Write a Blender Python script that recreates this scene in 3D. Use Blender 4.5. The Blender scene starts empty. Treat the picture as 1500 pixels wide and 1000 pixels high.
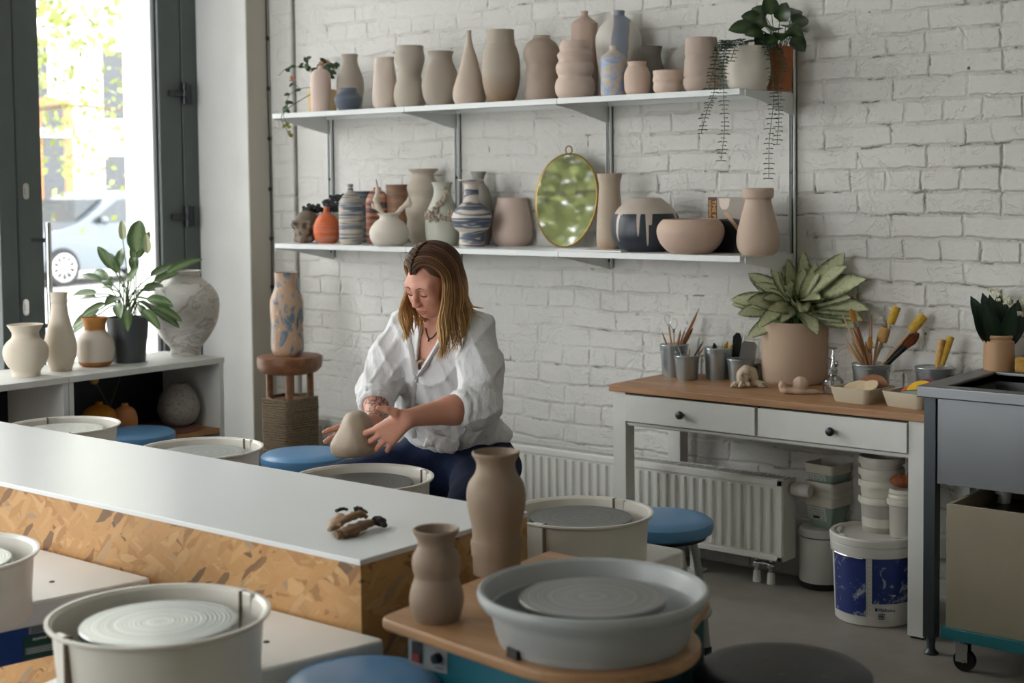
import bpy, math, random
import numpy as np
from mathutils import Vector, Matrix, Quaternion
random.seed(7); rng = np.random.default_rng(7)
S = bpy.context.scene
COL = S.collection
PI = math.pi

# ------------------------------------------------------------------ camera model
F, PPX, PPY, EYE = 2158.4, 750.0, 391.13, 1.52
def _rot(yaw, p, r):
    cy, sy = math.cos(yaw), math.sin(yaw)
    fwd = np.array([sy*math.cos(p), cy*math.cos(p), -math.sin(p)])
    right = np.array([cy, -sy, 0.0]); down = np.cross(fwd, right)
    c, s = math.cos(r), math.sin(r)
    return np.array([c*right+s*down, -s*right+c*down, fwd])
M = _rot(*[math.radians(a) for a in (-39.28484, 3.32196, 0.58888)])
C0 = np.array([0, 0, EYE])
RGT = np.array([.7741, .6331, 0.]); AWY = np.array([-.6331, .7741, 0.]); UP = np.array([0., 0., 1.])
def ray(x, y): return M.T @ np.array([(x-PPX)/F, (y-PPY)/F, 1.0])
def at_z(x, y, z): d = ray(x, y); return C0+d*(z-EYE)/d[2]
def at_y(x, y, Y): d = ray(x, y); return C0+d*Y/d[1]
def at_x(x, y, X): d = ray(x, y); return C0+d*X/d[0]
def at_d(x, y, D): return C0+ray(x, y)*D
def mpp(P): return float((M @ (np.array(P)-C0))[2])/F
cam = bpy.data.cameras.new('camera'); co = bpy.data.objects.new('camera', cam); COL.objects.link(co)
cam.sensor_width = 36; cam.lens = F*36/1500; cam.shift_y = (PPY-500)/1500
mw = Matrix.Identity(4)
for i in range(3):
    mw[i][0], mw[i][1], mw[i][2], mw[i][3] = M[0][i], -M[1][i], -M[2][i], C0[i]
co.matrix_world = mw; S.camera = co
cam.dof.use_dof = True; cam.dof.focus_distance = 4.5; cam.dof.aperture_fstop = 3.6
cam.clip_end = 200

# ------------------------------------------------------------------ materials
def lin(c):
    if isinstance(c, str):
        c = c.lstrip('#'); c = [int(c[i:i+2], 16)/255 for i in (0, 2, 4)]
    return tuple((v/12.92 if v <= .04045 else ((v+.055)/1.055)**2.4) for v in c)+(1.0,)
class NT:
    def __init__(s, name):
        s.m = bpy.data.materials.new(name); s.m.use_nodes = True; s.t = s.m.node_tree
        s.b = s.t.nodes['Principled BSDF']; s.out = s.t.nodes['Material Output']
    def n(s, typ, ins=None, **kw):
        nd = s.t.nodes.new(typ)
        for k, v in kw.items(): setattr(nd, k, v)
        for k, v in (ins or {}).items(): s.set(nd, k, v)
        return nd
    def set(s, nd, k, v):
        sock = nd.inputs[k]
        if isinstance(v, bpy.types.NodeSocket): s.t.links.new(v, sock)
        elif isinstance(v, bpy.types.Node): s.t.links.new(v.outputs[0], sock)
        else: sock.default_value = v
    def obj(s): return s.n('ShaderNodeTexCoord').outputs['Object']
    def noise(s, scale, detail=3, rough=.5, vec=None, dist=0):
        return s.n('ShaderNodeTexNoise', {'Vector': vec or s.obj(), 'Scale': scale, 'Detail': detail, 'Roughness': rough, 'Distortion': dist})
    def ramp(s, fac, stops, interp='LINEAR'):
        r = s.n('ShaderNodeValToRGB', {'Fac': fac}); r.color_ramp.interpolation = interp
        e = r.color_ramp.elements
        while len(e) < len(stops): e.new(.5)
        for el, (p, c) in zip(e, stops):
            el.position = p; el.color = (c, c, c, 1) if isinstance(c, (int, float)) else (lin(c) if isinstance(c, str) else c)
        return r
    def mix(s, fac, a, b, blend='MIX'):
        m = s.n('ShaderNodeMix', data_type='RGBA', blend_type=blend)
        s.set(m, 0, fac); s.set(m, 6, lin(a) if isinstance(a, str) else a); s.set(m, 7, lin(b) if isinstance(b, str) else b)
        return m.outputs[2]
    def math(s, op, a, b=0.0, c=0.0):
        m = s.n('ShaderNodeMath', operation=op); s.set(m, 0, a); s.set(m, 1, b); s.set(m, 2, c); return m.outputs[0]
    def mapping(s, vec, scale=(1, 1, 1), rot=(0, 0, 0), loc=(0, 0, 0)):
        return s.n('ShaderNodeMapping', {'Vector': vec, 'Scale': scale, 'Rotation': rot, 'Location': loc}).outputs[0]
    def bump(s, h, strength=.3, dist=.01):
        b = s.n('ShaderNodeBump', {'Height': h, 'Strength': strength, 'Distance': dist}); s.set(s.b, 'Normal', b.outputs[0]); return b
    def done(s, color=None, rough=None, metal=None, spec=None):
        if color is not None: s.set(s.b, 'Base Color', lin(color) if isinstance(color, str) else color)
        if rough is not None: s.set(s.b, 'Roughness', rough)
        if metal is not None: s.set(s.b, 'Metallic', metal)
        if spec is not None: s.set(s.b, 'Specular IOR Level', spec)
        return s.m
MAT = {}
def mat(name, color, rough=.6, metal=0, var=.08, scale=14, bump=0.0, bscale=60, spec=None):
    if name in MAT: return MAT[name]
    t = NT(name); c = lin(color)
    n = t.noise(scale, 4)
    lo = tuple(v*(1-var) for v in c[:3])+(1,); hi = tuple(min(1, v*(1+var)) for v in c[:3])+(1,)
    col = t.ramp(n.outputs['Fac'], [(.3, lo), (.7, hi)])
    if bump: t.bump(t.noise(bscale, 3).outputs['Fac'], bump, .004)
    MAT[name] = t.done(col.outputs[0], rough, metal, spec); return MAT[name]
def clay(name, color, rough=.75, color2=None, gradz=None):
    """bare or matt glazed clay: faint throwing rings and speckle"""
    if name in MAT: return MAT[name]
    t = NT(name); c = lin(color); o = t.obj()
    g_ = sum(c[:3])/3; c = tuple(max(.01, g_+(v-g_)*1.35) for v in c[:3])+(1,)
    sep = t.n('ShaderNodeSeparateXYZ', {0: o})
    n = t.noise(9, 5, .6)
    col = t.mix(n.outputs['Fac'], tuple(v*.93 for v in c[:3])+(1,), tuple(min(1, v*1.06) for v in c[:3])+(1,))
    if color2:
        g = t.n('ShaderNodeMapRange', {'Value': t.math('ADD', sep.outputs[2], t.math('MULTIPLY', n.outputs['Fac'], .03)), 'From Min': gradz[0], 'From Max': gradz[1]})
        col = t.mix(g.outputs[0], color2, col)
    ring = t.noise(1, 3, .6, t.mapping(o, (3, 3, 190)))
    spk = t.noise(260, 2)
    h = t.math('ADD', t.math('MULTIPLY', ring.outputs['Fac'], .8), t.math('MULTIPLY', spk.outputs['Fac'], .25))
    t.bump(h, .22, .002)
    MAT[name] = t.done(col, rough, 0, .3); return MAT[name]
def stripes(name, stops, zscale, rough=.55, dist=.5, xy=2.0):
    t = NT(name); o = t.obj()
    v = t.mapping(o, (xy, xy, zscale))
    n = t.noise(1.0, 4, .55, v, dist)
    r = t.ramp(n.outputs['Fac'], stops)
    t.bump(t.noise(1, 3, .6, t.mapping(o, (3, 3, 190))).outputs['Fac'], .15, .002)
    MAT[name] = t.done(r.outputs[0], rough); return MAT[name]

def m_brick():
    t = NT('painted_brick'); o = t.obj()
    sep = t.n('ShaderNodeSeparateXYZ', {0: o})
    v = t.n('ShaderNodeCombineXYZ', {0: sep.outputs[0], 1: sep.outputs[2], 2: 0.0}).outputs[0]
    d1 = t.noise(3.0, 3, .5, v); d2 = t.noise(22, 3, .6, v)
    off = t.n('ShaderNodeVectorMath', {0: d1.outputs['Color'], 1: (.5, .5, .5)}, operation='SUBTRACT')
    off2 = t.n('ShaderNodeVectorMath', {0: d2.outputs['Color'], 1: (.5, .5, .5)}, operation='SUBTRACT')
    a = t.n('ShaderNodeVectorMath', {0: off.outputs[0], 3: .045}, operation='SCALE')
    b = t.n('ShaderNodeVectorMath', {0: off2.outputs[0], 3: .017}, operation='SCALE')
    vv = t.n('ShaderNodeVectorMath', {0: v, 1: a.outputs[0]}, operation='ADD')
    vv = t.n('ShaderNodeVectorMath', {0: vv.outputs[0], 1: b.outputs[0]}, operation='ADD').outputs[0]
    kw = {'Vector': vv, 'Scale': 1.0, 'Brick Width': .272, 'Row Height': .0815, 'Bias': 0.0}
    br = t.n('ShaderNodeTexBrick', dict(kw, **{'Mortar Size': .011, 'Mortar Smooth': .9})); br2 = t.n('ShaderNodeTexBrick', dict(kw, **{'Mortar Size': .0042, 'Mortar Smooth': .5}))
    for b_ in (br, br2): b_.offset = .5; b_.squash = .52; b_.squash_frequency = 3
    br.inputs['Color1'].default_value = (0, 0, 0, 1); br.inputs['Color2'].default_value = (1, 1, 1, 1); br.inputs['Mortar'].default_value = (.5, .5, .5, 1)
    def nz(sc, d=3, r=.55, l=0, dist=0): return t.noise(sc, d, r, t.mapping(v, (1, 1, 1), loc=(l, l*.7, 0)), dist).outputs['Fac']
    def mr(x, a, b_, c=0.0, d=1.0): return t.n('ShaderNodeMapRange', {'Value': x, 'From Min': a, 'From Max': b_, 'To Min': c, 'To Max': d}).outputs[0]
    def mul(a, b_): return t.math('MULTIPLY', a, b_)
    def add(a, b_): return t.math('ADD', a, b_)
    mx = mr(sep.outputs[0], -5.4, -1.6, -.05, .05)
    openj = mr(add(add(mul(nz(1.3, 2, .5), .45), mul(nz(8, 3, .6, 5), .55)), mx), .40, .62)
    dark = mul(mr(br2.outputs['Fac'], .35, .9), mr(add(nz(5.5, 4, .75, 9), mx), .57, .64))
    vo = t.n('ShaderNodeTexVoronoi', {'Vector': v, 'Scale': 4.6, 'Randomness': 1.0})
    hole = mul(mr(add(vo.outputs['Distance'], mul(nz(60, 2), .03)), .046, .034), mr(t.n('ShaderNodeSeparateColor', {0: vo.outputs['Color']}).outputs[0], .58, .6))
    n3 = nz(4.2, 5, .68, 21, .8)                       # chipped edges and plaster patches
    chip = mr(n3, .545, .575); chip2 = mr(nz(9, 5, .7, 33, .6), .58, .605)
    gouge = mul(mr(nz(3.1, 6, .8, 44, 1.2), .66, .70), mr(nz(17, 3, .7, 3), .45, .6))
    base = t.mix(nz(2.5, 4, .6, 7), '#cfcfca', '#dedeD9')
    base = t.mix(mul(nz(40, 4, .75, 13), .30), base, '#b4aea4')
    mort = t.mix(mul(mul(br.outputs['Fac'], openj), .30), base, '#a8a299')
    c2 = t.mix(mul(dark, .70), mort, '#544c44')
    c3 = t.mix(mul(hole, .85), c2, '#2e2a26')
    c3 = t.mix(mul(gouge, .45), c3, '#6f675d')
    h = mul(br.outputs['Fac'], add(mul(openj, -.55), -.06))
    h = add(h, mul(nz(30, 6, .68, 2), .42)); h = add(h, mul(nz(85, 3, .6, 4), .10)); h = add(h, mul(nz(7, 3, .5, 6), .55))
    h = add(h, mul(t.n('ShaderNodeSeparateColor', {0: br.outputs['Color']}).outputs[0], .12))
    h = t.math('SUBTRACT', h, mul(chip, .16)); h = t.math('SUBTRACT', h, mul(chip2, .16))
    h = t.math('SUBTRACT', h, add(mul(dark, .6), add(hole, mul(gouge, .55))))
    t.bump(h, .8, .013)
    return t.done(c3, .62)
def m_osb():
    t = NT('osb_board'); o = t.obj(); sp = t.n('ShaderNodeSeparateXYZ', {0: o}); col = hs = None
    p2 = t.n('ShaderNodeCombineXYZ', {0: t.math('ADD', sp.outputs[0], sp.outputs[1]), 1: sp.outputs[2], 2: 0.0}).outputs[0]
    wob = t.noise(9, 3, .6, p2)
    p2 = t.n('ShaderNodeVectorMath', {0: p2, 1: t.n('ShaderNodeVectorMath', {0: wob.outputs['Color'], 3: .03}, operation='SCALE').outputs[0]}, operation='ADD').outputs[0]
    for i, (rot, sx, sy) in enumerate(((.2, 8, 34), (-.4, 9, 40), (.05, 8, 32), (.75, 12, 50), (-.15, 14, 58), (.45, 11, 46), (-.75, 16, 62))):
        v = t.mapping(t.mapping(p2, (1, 1, 1), (0, 0, rot), (i*3.1, i*1.7, 0)), (sx, sy, 1))
        vo = t.n('ShaderNodeTexVoronoi', {'Vector': v, 'Scale': 1.0}); k = t.n('ShaderNodeSeparateColor', {0: vo.outputs['Color']})
        r = t.ramp(k.outputs[0], [(0, '#544639'), (.05, '#7a5836'), (.10, '#a87a45'), (.35, '#c4985f'), (.65, '#bc8e57'), (.94, '#cfa873'), (1, '#958670')])
        gr = t.noise(1, 5, .75, t.mapping(v, (.5, 7, 1)))
        c = t.mix(t.math('MULTIPLY', gr.outputs['Fac'], .6), r.outputs[0], '#936639')
        if col is None: col, hs = c, k.outputs[1]
        else:
            msk = t.ramp(t.math('ADD', k.outputs[2], t.math('MULTIPLY', gr.outputs['Fac'], .25)), [(.68, 0.0), (.74, 1.0)]); col = t.mix(msk.outputs[0], col, c); hs = t.mix(msk.outputs[0], hs, k.outputs[1])
    t.bump(hs, .25, .003)
    return t.done(col, .55)
def m_wood(name, c1, c2, axis=0, rough=.5, sc=1.0):
    t = NT(name); o = t.obj()
    s = [26*sc]*3; s[axis] = 2.2*sc
    n = t.noise(1, 5, .6, t.mapping(o, tuple(s)), 1.2)
    n2 = t.noise(1, 3, .6, t.mapping(o, tuple(x*4 if x > 5 else x for x in s)))
    r = t.ramp(t.math('ADD', t.math('MULTIPLY', n.outputs['Fac'], .7), t.math('MULTIPLY', n2.outputs['Fac'], .3)), [(.3, c1), (.68, c2)])
    kn = t.n('ShaderNodeTexVoronoi', {'Vector': t.mapping(o, tuple(3.2*sc if i != axis else 1.4*sc for i in range(3))), 'Scale': 1.0})
    k = t.n('ShaderNodeMapRange', {'Value': kn.outputs['Distance'], 'From Min': .13, 'From Max': .03}).outputs[0]
    col = t.mix(t.math('MULTIPLY', k, .55), r.outputs[0], c1)
    t.bump(n.outputs['Fac'], .12, .002)
    return t.done(col, rough)
def m_concrete():
    t = NT('polished_concrete'); o = t.obj()
    n = t.noise(1.4, 6, .6); n2 = t.noise(14, 4, .6)
    r = t.ramp(t.math('ADD', t.math('MULTIPLY', n.outputs['Fac'], .7), t.math('MULTIPLY', n2.outputs['Fac'], .3)), [(.3, '#77736a'), (.7, '#938e84')])
    t.bump(n2.outputs['Fac'], .08, .003)
    return t.done(r.outputs[0], .42)
def m_steel(name, col='#9a9c9e', rough=.38, sc=(2, 90, 90)):
    t = NT(name); o = t.obj()
    n = t.noise(1, 4, .6, t.mapping(o, sc)); n2 = t.noise(5, 4, .6)
    c = t.mix(n2.outputs['Fac'], tuple(v*.8 for v in lin(col)[:3])+(1,), col)
    t.bump(n.outputs['Fac'], .06, .001)
    r = t.n('ShaderNodeMapRange', {'Value': n2.outputs['Fac'], 'To Min': rough-.08, 'To Max': rough+.14})
    return t.done(c, r.outputs[0], .92)
def m_glass(name, tint=(1, 1, 1, 1), rough=.0, k=.9):
    t = NT(name); t.t.nodes.remove(t.b)
    tr = t.n('ShaderNodeBsdfTransparent', {'Color': tint}); gl = t.n('ShaderNodeBsdfGlossy', {'Color': (1, 1, 1, 1), 'Roughness': rough})
    fr = t.n('ShaderNodeFresnel', {'IOR': 1.45})
    mx = t.n('ShaderNodeMixShader', {0: t.math('MULTIPLY', fr.outputs[0], k), 1: tr.outputs[0], 2: gl.outputs[0]})
    t.t.links.new(mx.outputs[0], t.out.inputs[0]); return t.m
def m_leaf(name, edge, mid, rough=.38, stops=(.15, .6), speck=0.0):
    """leaf blade: vein colour along the middle, other colour at the margin (leaf coordinate puv)"""
    t = NT(name)
    a = t.n('ShaderNodeAttribute', attribute_name='puv'); sep = t.n('ShaderNodeSeparateXYZ', {0: a.outputs['Vector']})
    n = t.noise(60, 3, .6)
    u = t.math('ADD', sep.outputs[0], t.math('MULTIPLY', t.math('SUBTRACT', n.outputs['Fac'], .5), .6))
    r = t.ramp(u, [(stops[0], mid), (stops[1], edge)])
    col = t.mix(t.math('MULTIPLY', t.noise(25, 3).outputs['Fac'], .2), r.outputs[0], tuple(v*.55 for v in lin(edge)[:3])+(1,))
    if speck:
        col = t.mix(t.math('MULTIPLY', t.ramp(t.noise(140, 2).outputs['Fac'], [(.56, 0.0), (.62, 1.0)]).outputs[0], speck), col, edge)
    t.set(t.b, 'Subsurface Weight', 0.0)
    t.set(t.b, 'Coat Weight', .1)
    return t.done(col, rough)

# ------------------------------------------------------------------ mesh builder
def catmull(P, n=6):
    P = [np.array(p, float) for p in P]
    if len(P) < 3: return P
    out = []
    Q = [2*P[0]-P[1]]+P+[2*P[-1]-P[-2]]
    for i in range(1, len(Q)-2):
        for k in range(n):
            t = k/n; a, b, c, d = Q[i-1], Q[i], Q[i+1], Q[i+2]
            out.append(.5*((2*b)+(-a+c)*t+(2*a-5*b+4*c-d)*t*t+(-a+3*b-3*c+d)*t**3))
    out.append(P[-1]); return out
class MB:
    def __init__(s): s.v = []; s.f = []; s.uv = []; s.mi = []; s.cur = 0
    def add(s, v, f, uv=None):
        b = len(s.v); s.v += [tuple(map(float, p)) for p in v]; s.f += [tuple(i+b for i in q) for q in f]
        s.uv += list(uv) if uv is not None else [(0, 0)]*len(v); s.mi += [s.cur]*len(f); return s
    def box(s, lo, hi, mtx=None):
        x0, y0, z0 = lo; x1, y1, z1 = hi
        v = [(x0, y0, z0), (x1, y0, z0), (x1, y1, z0), (x0, y1, z0), (x0, y0, z1), (x1, y0, z1), (x1, y1, z1), (x0, y1, z1)]
        if mtx is not None: v = [tuple(mtx @ Vector(p)) for p in v]
        return s.add(v, [(0, 3, 2, 1), (4, 5, 6, 7), (0, 1, 5, 4), (1, 2, 6, 5), (2, 3, 7, 6), (3, 0, 4, 7)])
    def lathe(s, prof, seg=48, c=(0, 0, 0), mtx=None, fn=None, close=False, sx=1, sy=1):
        v, f, uv = [], [], []; n = len(prof)
        for i, (r, z) in enumerate(prof):
            for k in range(seg):
                a = 2*PI*k/seg; p = (r*math.cos(a)*sx, r*math.sin(a)*sy, z)
                if fn: p = fn(p, a, i/(n-1))
                p = Vector(p)
                if mtx is not None: p = mtx @ p
                v.append((p[0]+c[0], p[1]+c[1], p[2]+c[2])); uv.append((k/seg, i/max(1, n-1)))
        for i in range(n-1):
            for k in range(seg):
                k2 = (k+1) % seg; f.append((i*seg+k, i*seg+k2, (i+1)*seg+k2, (i+1)*seg+k))
        if prof[0][0] > 1e-6 and not close: f.append(tuple(reversed(range(seg))))
        if prof[-1][0] > 1e-6 and not close: f.append(tuple((n-1)*seg+k for k in range(seg)))
        return s.add(v, f, uv)
    def cyl(s, a, b, ra, rb=None, seg=16):
        return s.tube([a, b], [ra, rb if rb is not None else ra], seg)
    def tube(s, pts, rad, seg=8, closed=False, flat=1.0, caps=True):
        P = [np.array(p, float) for p in pts]; n = len(P)
        if not hasattr(rad, '__len__'): rad = [rad]*n
        T = []
        for i in range(n):
            if closed: d = P[(i+1) % n]-P[i-1]
            else: d = P[min(i+1, n-1)]-P[max(i-1, 0)]
            T.append(d/(np.linalg.norm(d)+1e-12))
        ref = np.array([0, 0, 1.]) if abs(T[0][2]) < .9 else np.array([1., 0, 0])
        u = np.cross(T[0], ref); u /= np.linalg.norm(u); v, f, uv = [], [], []
        for i in range(n):
            u = u-T[i]*np.dot(u, T[i]); u /= np.linalg.norm(u)+1e-12; w = np.cross(T[i], u)
            for k in range(seg):
                a = 2*PI*k/seg; v.append(P[i]+rad[i]*(math.cos(a)*u+flat*math.sin(a)*w)); uv.append((k/seg, i/max(1, n-1)))
        m = n if closed else n-1
        for i in range(m):
            j = (i+1) % n
            for k in range(seg):
                k2 = (k+1) % seg; f.append((i*seg+k, i*seg+k2, j*seg+k2, j*seg+k))
        if not closed and caps: f += [tuple(reversed(range(seg))), tuple((n-1)*seg+k for k in range(seg))]
        return s.add(v, f, uv)
    def ell(s, c, r, seg=20, rings=12, mtx=None):
        prof = [(math.sin(PI*i/rings), -math.cos(PI*i/rings)) for i in range(rings+1)]
        m = (mtx or Matrix.Identity(3)) @ Matrix.Diagonal(r)
        return s.lathe(prof, seg, c, m)
    def prism(s, poly, z0, z1, mtx=None):
        n = len(poly); v = [(x, y, z0) for x, y in poly]+[(x, y, z1) for x, y in poly]
        if mtx is not None: v = [tuple(mtx @ Vector(p)) for p in v]
        return s.add(v, [tuple(reversed(range(n))), tuple(range(n, 2*n))]+[(i, (i+1) % n, n+(i+1) % n, n+i) for i in range(n)])
    def leaf(s, base, d, up, L, W, droop=.3, fold=.25, n=7, tip=1.0, wave=0.0, belly=.42, curl=0):
        """curved leaf blade with a fold along the mid vein"""
        base = np.array(base, float); d = np.array(d, float); d /= np.linalg.norm(d); up = np.array(up, float)
        side = np.cross(d, up); nn = np.linalg.norm(side)
        side = side/nn if nn > 1e-3 else np.array([1., 0, 0]); nrm = np.cross(side, d)
        v, f, uv = [], [], []; p = base.copy(); ph = random.random()*6
        for i in range(n+1):
            t = i/n
            w = W*.5*(t**.55*(1-t)**(.75*tip)/(belly**.55*(1-belly)**(.75*tip))) if 0 < t < 1 else W*.012
            dd = d*math.cos(droop*t*2)-nrm*math.sin(droop*t*2); up2 = np.cross(side, dd)
            if i: p = p+dd*L/n
            wv = math.sin(t*9+ph)*wave*W
            for q, u in ((-1, 1), (-.5, .5), (0, 0), (.5, .5), (1, 1)):
                v.append(p+side*w*q+up2*(abs(q)*w*fold+wv*abs(q)+curl*W*t*t)); uv.append((u, t))
        for i in range(n):
            for k in range(4):
                a = i*5+k; f.append((a, a+1, a+6, a+5))
        return s.add(v, f, uv)
    def build(s, name, m=None, parent=None, loc=(0, 0, 0), smooth=True, bevel=0, seg=2, angle=35, solid=0, sub=0, world=False):
        loc = tuple(map(float, loc))
        v = np.array(s.v) if s.v else np.zeros((0, 3))
        if world: v = v-np.array(loc)
        me = bpy.data.meshes.new(name); me.from_pydata([tuple(p) for p in v], [], s.f)
        if any(u != (0, 0) for u in s.uv):
            at = me.attributes.new('puv', 'FLOAT_VECTOR', 'POINT')
            at.data.foreach_set('vector', np.array([(u[0], u[1], 0) for u in s.uv], dtype=np.float32).ravel())
        ms = m if isinstance(m, (list, tuple)) else [m]
        for q in ms:
            if q: me.materials.append(q)
        if len(ms) > 1: me.polygons.foreach_set('material_index', s.mi)
        if smooth:
            me.polygons.foreach_set('use_smooth', [True]*len(me.polygons))
            me.set_sharp_from_angle(angle=math.radians(angle))
        me.update()
        o = bpy.data.objects.new(name, me); COL.objects.link(o); o.location = loc
        if parent is not None: o.parent = parent
        if bevel:
            b = o.modifiers.new('bevel', 'BEVEL'); b.width = bevel; b.segments = seg; b.limit_method = 'ANGLE'; b.angle_limit = math.radians(40)
        if solid:
            b = o.modifiers.new('solid', 'SOLIDIFY'); b.thickness = solid; b.offset = 0
        if sub:
            b = o.modifiers.new('sub', 'SUBSURF'); b.levels = sub; b.render_levels = sub
        return o
def tag(o, label, cat, group=None):
    o['label'] = label; o['category'] = cat
    if group: o['group'] = group
    return o
def thing(name, label, cat, loc=(0, 0, 0), rz=0.0, group=None):
    o = bpy.data.objects.new(name, None); COL.objects.link(o); o.location = tuple(map(float, loc)); o.rotation_euler = (0, 0, rz)
    o.empty_display_size = .05
    return tag(o, label, cat, group)
def struct(o): o['kind'] = 'structure'; return o
def dup(root, loc, label, rz=None, scale=None):
    r = root.copy(); COL.objects.link(r); r.location = tuple(map(float, loc)); r['label'] = label
    if rz is not None: r.rotation_euler = (0, 0, rz)
    for ch in [c for c in bpy.data.objects if c.parent == root]:
        c = ch.copy(); COL.objects.link(c); c.parent = r
        for g in [x for x in bpy.data.objects if x.parent == ch]:
            d = g.copy(); COL.objects.link(d); d.parent = c
    return r
def rrect(w, h, r, n=6, cx=0, cy=0):
    out = []
    for sx, sy, a0 in ((1, 1, 0), (-1, 1, 90), (-1, -1, 180), (1, -1, 270)):
        for k in range(n+1):
            a = math.radians(a0+90*k/n); out.append((cx+sx*(w/2-r)+r*math.cos(a), cy+sy*(h/2-r)+r*math.sin(a)))
    return out
def RZ(a): return Matrix.Rotation(a, 3, 'Z')

# ------------------------------------------------------------------ signed-distance modelling (organic shapes)
class SDF:
    def __init__(s, lo, hi, h):
        s.lo = np.array(lo, float); s.h = h; s.n = np.ceil((np.array(hi)-s.lo)/h).astype(int)+1
        s.F = np.full(s.n, .2, np.float32)
    def _sl(s, lo, hi):
        a = np.clip(np.floor((np.array(lo)-s.lo)/s.h).astype(int), 0, s.n); b = np.clip(np.ceil((np.array(hi)-s.lo)/s.h).astype(int)+1, 0, s.n)
        if np.any(b <= a): return None, None
        g = [(s.lo[i]+s.h*np.arange(a[i], b[i])).astype(np.float32) for i in range(3)]
        return tuple(slice(a[i], b[i]) for i in range(3)), np.meshgrid(*g, indexing='ij', sparse=True)
    def _mix(s, sl, d, k, sub):
        f = s.F[sl]
        if sub:
            a = f; b = -d
            if k > 0:
                h = np.maximum(k-np.abs(a-b), 0)/k; s.F[sl] = np.maximum(a, b)+h*h*k*.25
            else: s.F[sl] = np.maximum(a, b)
        else:
            if k > 0:
                h = np.maximum(k-np.abs(f-d), 0)/k; s.F[sl] = np.minimum(f, d)-h*h*k*.25
            else: s.F[sl] = np.minimum(f, d)
    def cap(s, a, b, ra, rb=None, k=.01, sub=False, flat=None):
        rb = ra if rb is None else rb; a = np.array(a, float); b = np.array(b, float); m = max(ra, rb)+k+3*s.h
        sl, G = s._sl(np.minimum(a, b)-m, np.maximum(a, b)+m)
        if sl is None: return s
        X, Y, Z = G; ab = b-a; L2 = max(1e-9, ab@ab)
        t = np.clip(((X-a[0])*ab[0]+(Y-a[1])*ab[1]+(Z-a[2])*ab[2])/L2, 0, 1)
        px, py, pz = X-a[0]-t*ab[0], Y-a[1]-t*ab[1], Z-a[2]-t*ab[2]
        if flat is not None:      # (direction, factor): squeeze across a direction
            n, q = np.array(flat[0], float), flat[1]; n = n/np.linalg.norm(n); w = px*n[0]+py*n[1]+pz*n[2]
            px, py, pz = px+n[0]*w*(q-1), py+n[1]*w*(q-1), pz+n[2]*w*(q-1)
        d = np.sqrt(px*px+py*py+pz*pz)-(ra+(rb-ra)*t)
        s._mix(sl, d.astype(np.float32), k, sub); return s
    def chain(s, pts, rad, k=.01, sub=False, flat=None):
        for i in range(len(pts)-1):
            s.cap(pts[i], pts[i+1], rad[i], rad[i+1], k, sub, flat)
        return s
    def ell(s, c, r, R=None, k=.01, sub=False):
        c = np.array(c, float); r = np.array(r, float); m = max(r)+k+3*s.h
        sl, G = s._sl(c-m, c+m)
        if sl is None: return s
        X, Y, Z = G[0]-c[0], G[1]-c[1], G[2]-c[2]
        if R is not None:
            R = np.array(R); X, Y, Z = (R[0, 0]*X+R[1, 0]*Y+R[2, 0]*Z, R[0, 1]*X+R[1, 1]*Y+R[2, 1]*Z, R[0, 2]*X+R[1, 2]*Y+R[2, 2]*Z)
        k0 = np.sqrt((X/r[0])**2+(Y/r[1])**2+(Z/r[2])**2); k1 = np.sqrt((X/r[0]**2)**2+(Y/r[1]**2)**2+(Z/r[2]**2)**2)+1e-6
        s._mix(sl, (k0*(k0-1)/k1).astype(np.float32), k, sub); return s
    def warp(s, fn):
        g = [(s.lo[i]+s.h*np.arange(s.n[i])).astype(np.float32) for i in range(3)]
        X, Y, Z = np.meshgrid(*g, indexing='ij', sparse=True); s.F += fn(X, Y, Z).astype(np.float32); return s
    def mesh(s):
        F = s.F; I = F < 0; n = np.array(F.shape)
        c = np.zeros(n-1, np.int8)
        for dx in (0, 1):
            for dy in (0, 1):
                for dz in (0, 1): c += I[dx:n[0]-1+dx, dy:n[1]-1+dy, dz:n[2]-1+dz]
        cells = np.argwhere((c > 0) & (c < 8)); idx = np.full(n-1, -1, np.int64); idx[tuple(cells.T)] = np.arange(len(cells))
        acc = np.zeros((len(cells), 3)); cnt = np.zeros(len(cells))
        cs = [(dx, dy, dz) for dx in (0, 1) for dy in (0, 1) for dz in (0, 1)]
        val = {q: F[cells[:, 0]+q[0], cells[:, 1]+q[1], cells[:, 2]+q[2]] for q in cs}
        for a in cs:
            for ax in range(3):
                if a[ax]: continue
                b = list(a); b[ax] = 1; b = tuple(b); fa, fb = val[a], val[b]
                m = (fa < 0) != (fb < 0); t = np.where(m, fa/(fa-fb+1e-12), 0)
                p = np.zeros((len(cells), 3)); p += np.array(a); p[:, ax] += t
                acc[m] += p[m]; cnt[m] += 1
        V = s.lo+s.h*(cells+acc/cnt[:, None]); faces = []
        for ax in range(3):
            sl0 = [slice(None)]*3; sl1 = [slice(None)]*3; sl0[ax] = slice(0, -1); sl1[ax] = slice(1, None)
            A, B = I[tuple(sl0)], I[tuple(sl1)]
            e = np.argwhere(A != B); u, w = (ax+1) % 3, (ax+2) % 3
            ok = (e[:, u] > 0) & (e[:, w] > 0) & (e[:, u] < n[u]-1) & (e[:, w] < n[w]-1); e = e[ok]
            inside = A[tuple(e.T)]
            q = []
            for du, dw in ((-1, -1), (0, -1), (0, 0), (-1, 0)):
                g = e.copy(); g[:, u] += du; g[:, w] += dw; q.append(idx[tuple(g.T)])
            q = np.stack(q, 1); q[~inside] = q[~inside][:, ::-1]; faces.append(q)
        return V, np.concatenate(faces)
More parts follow.
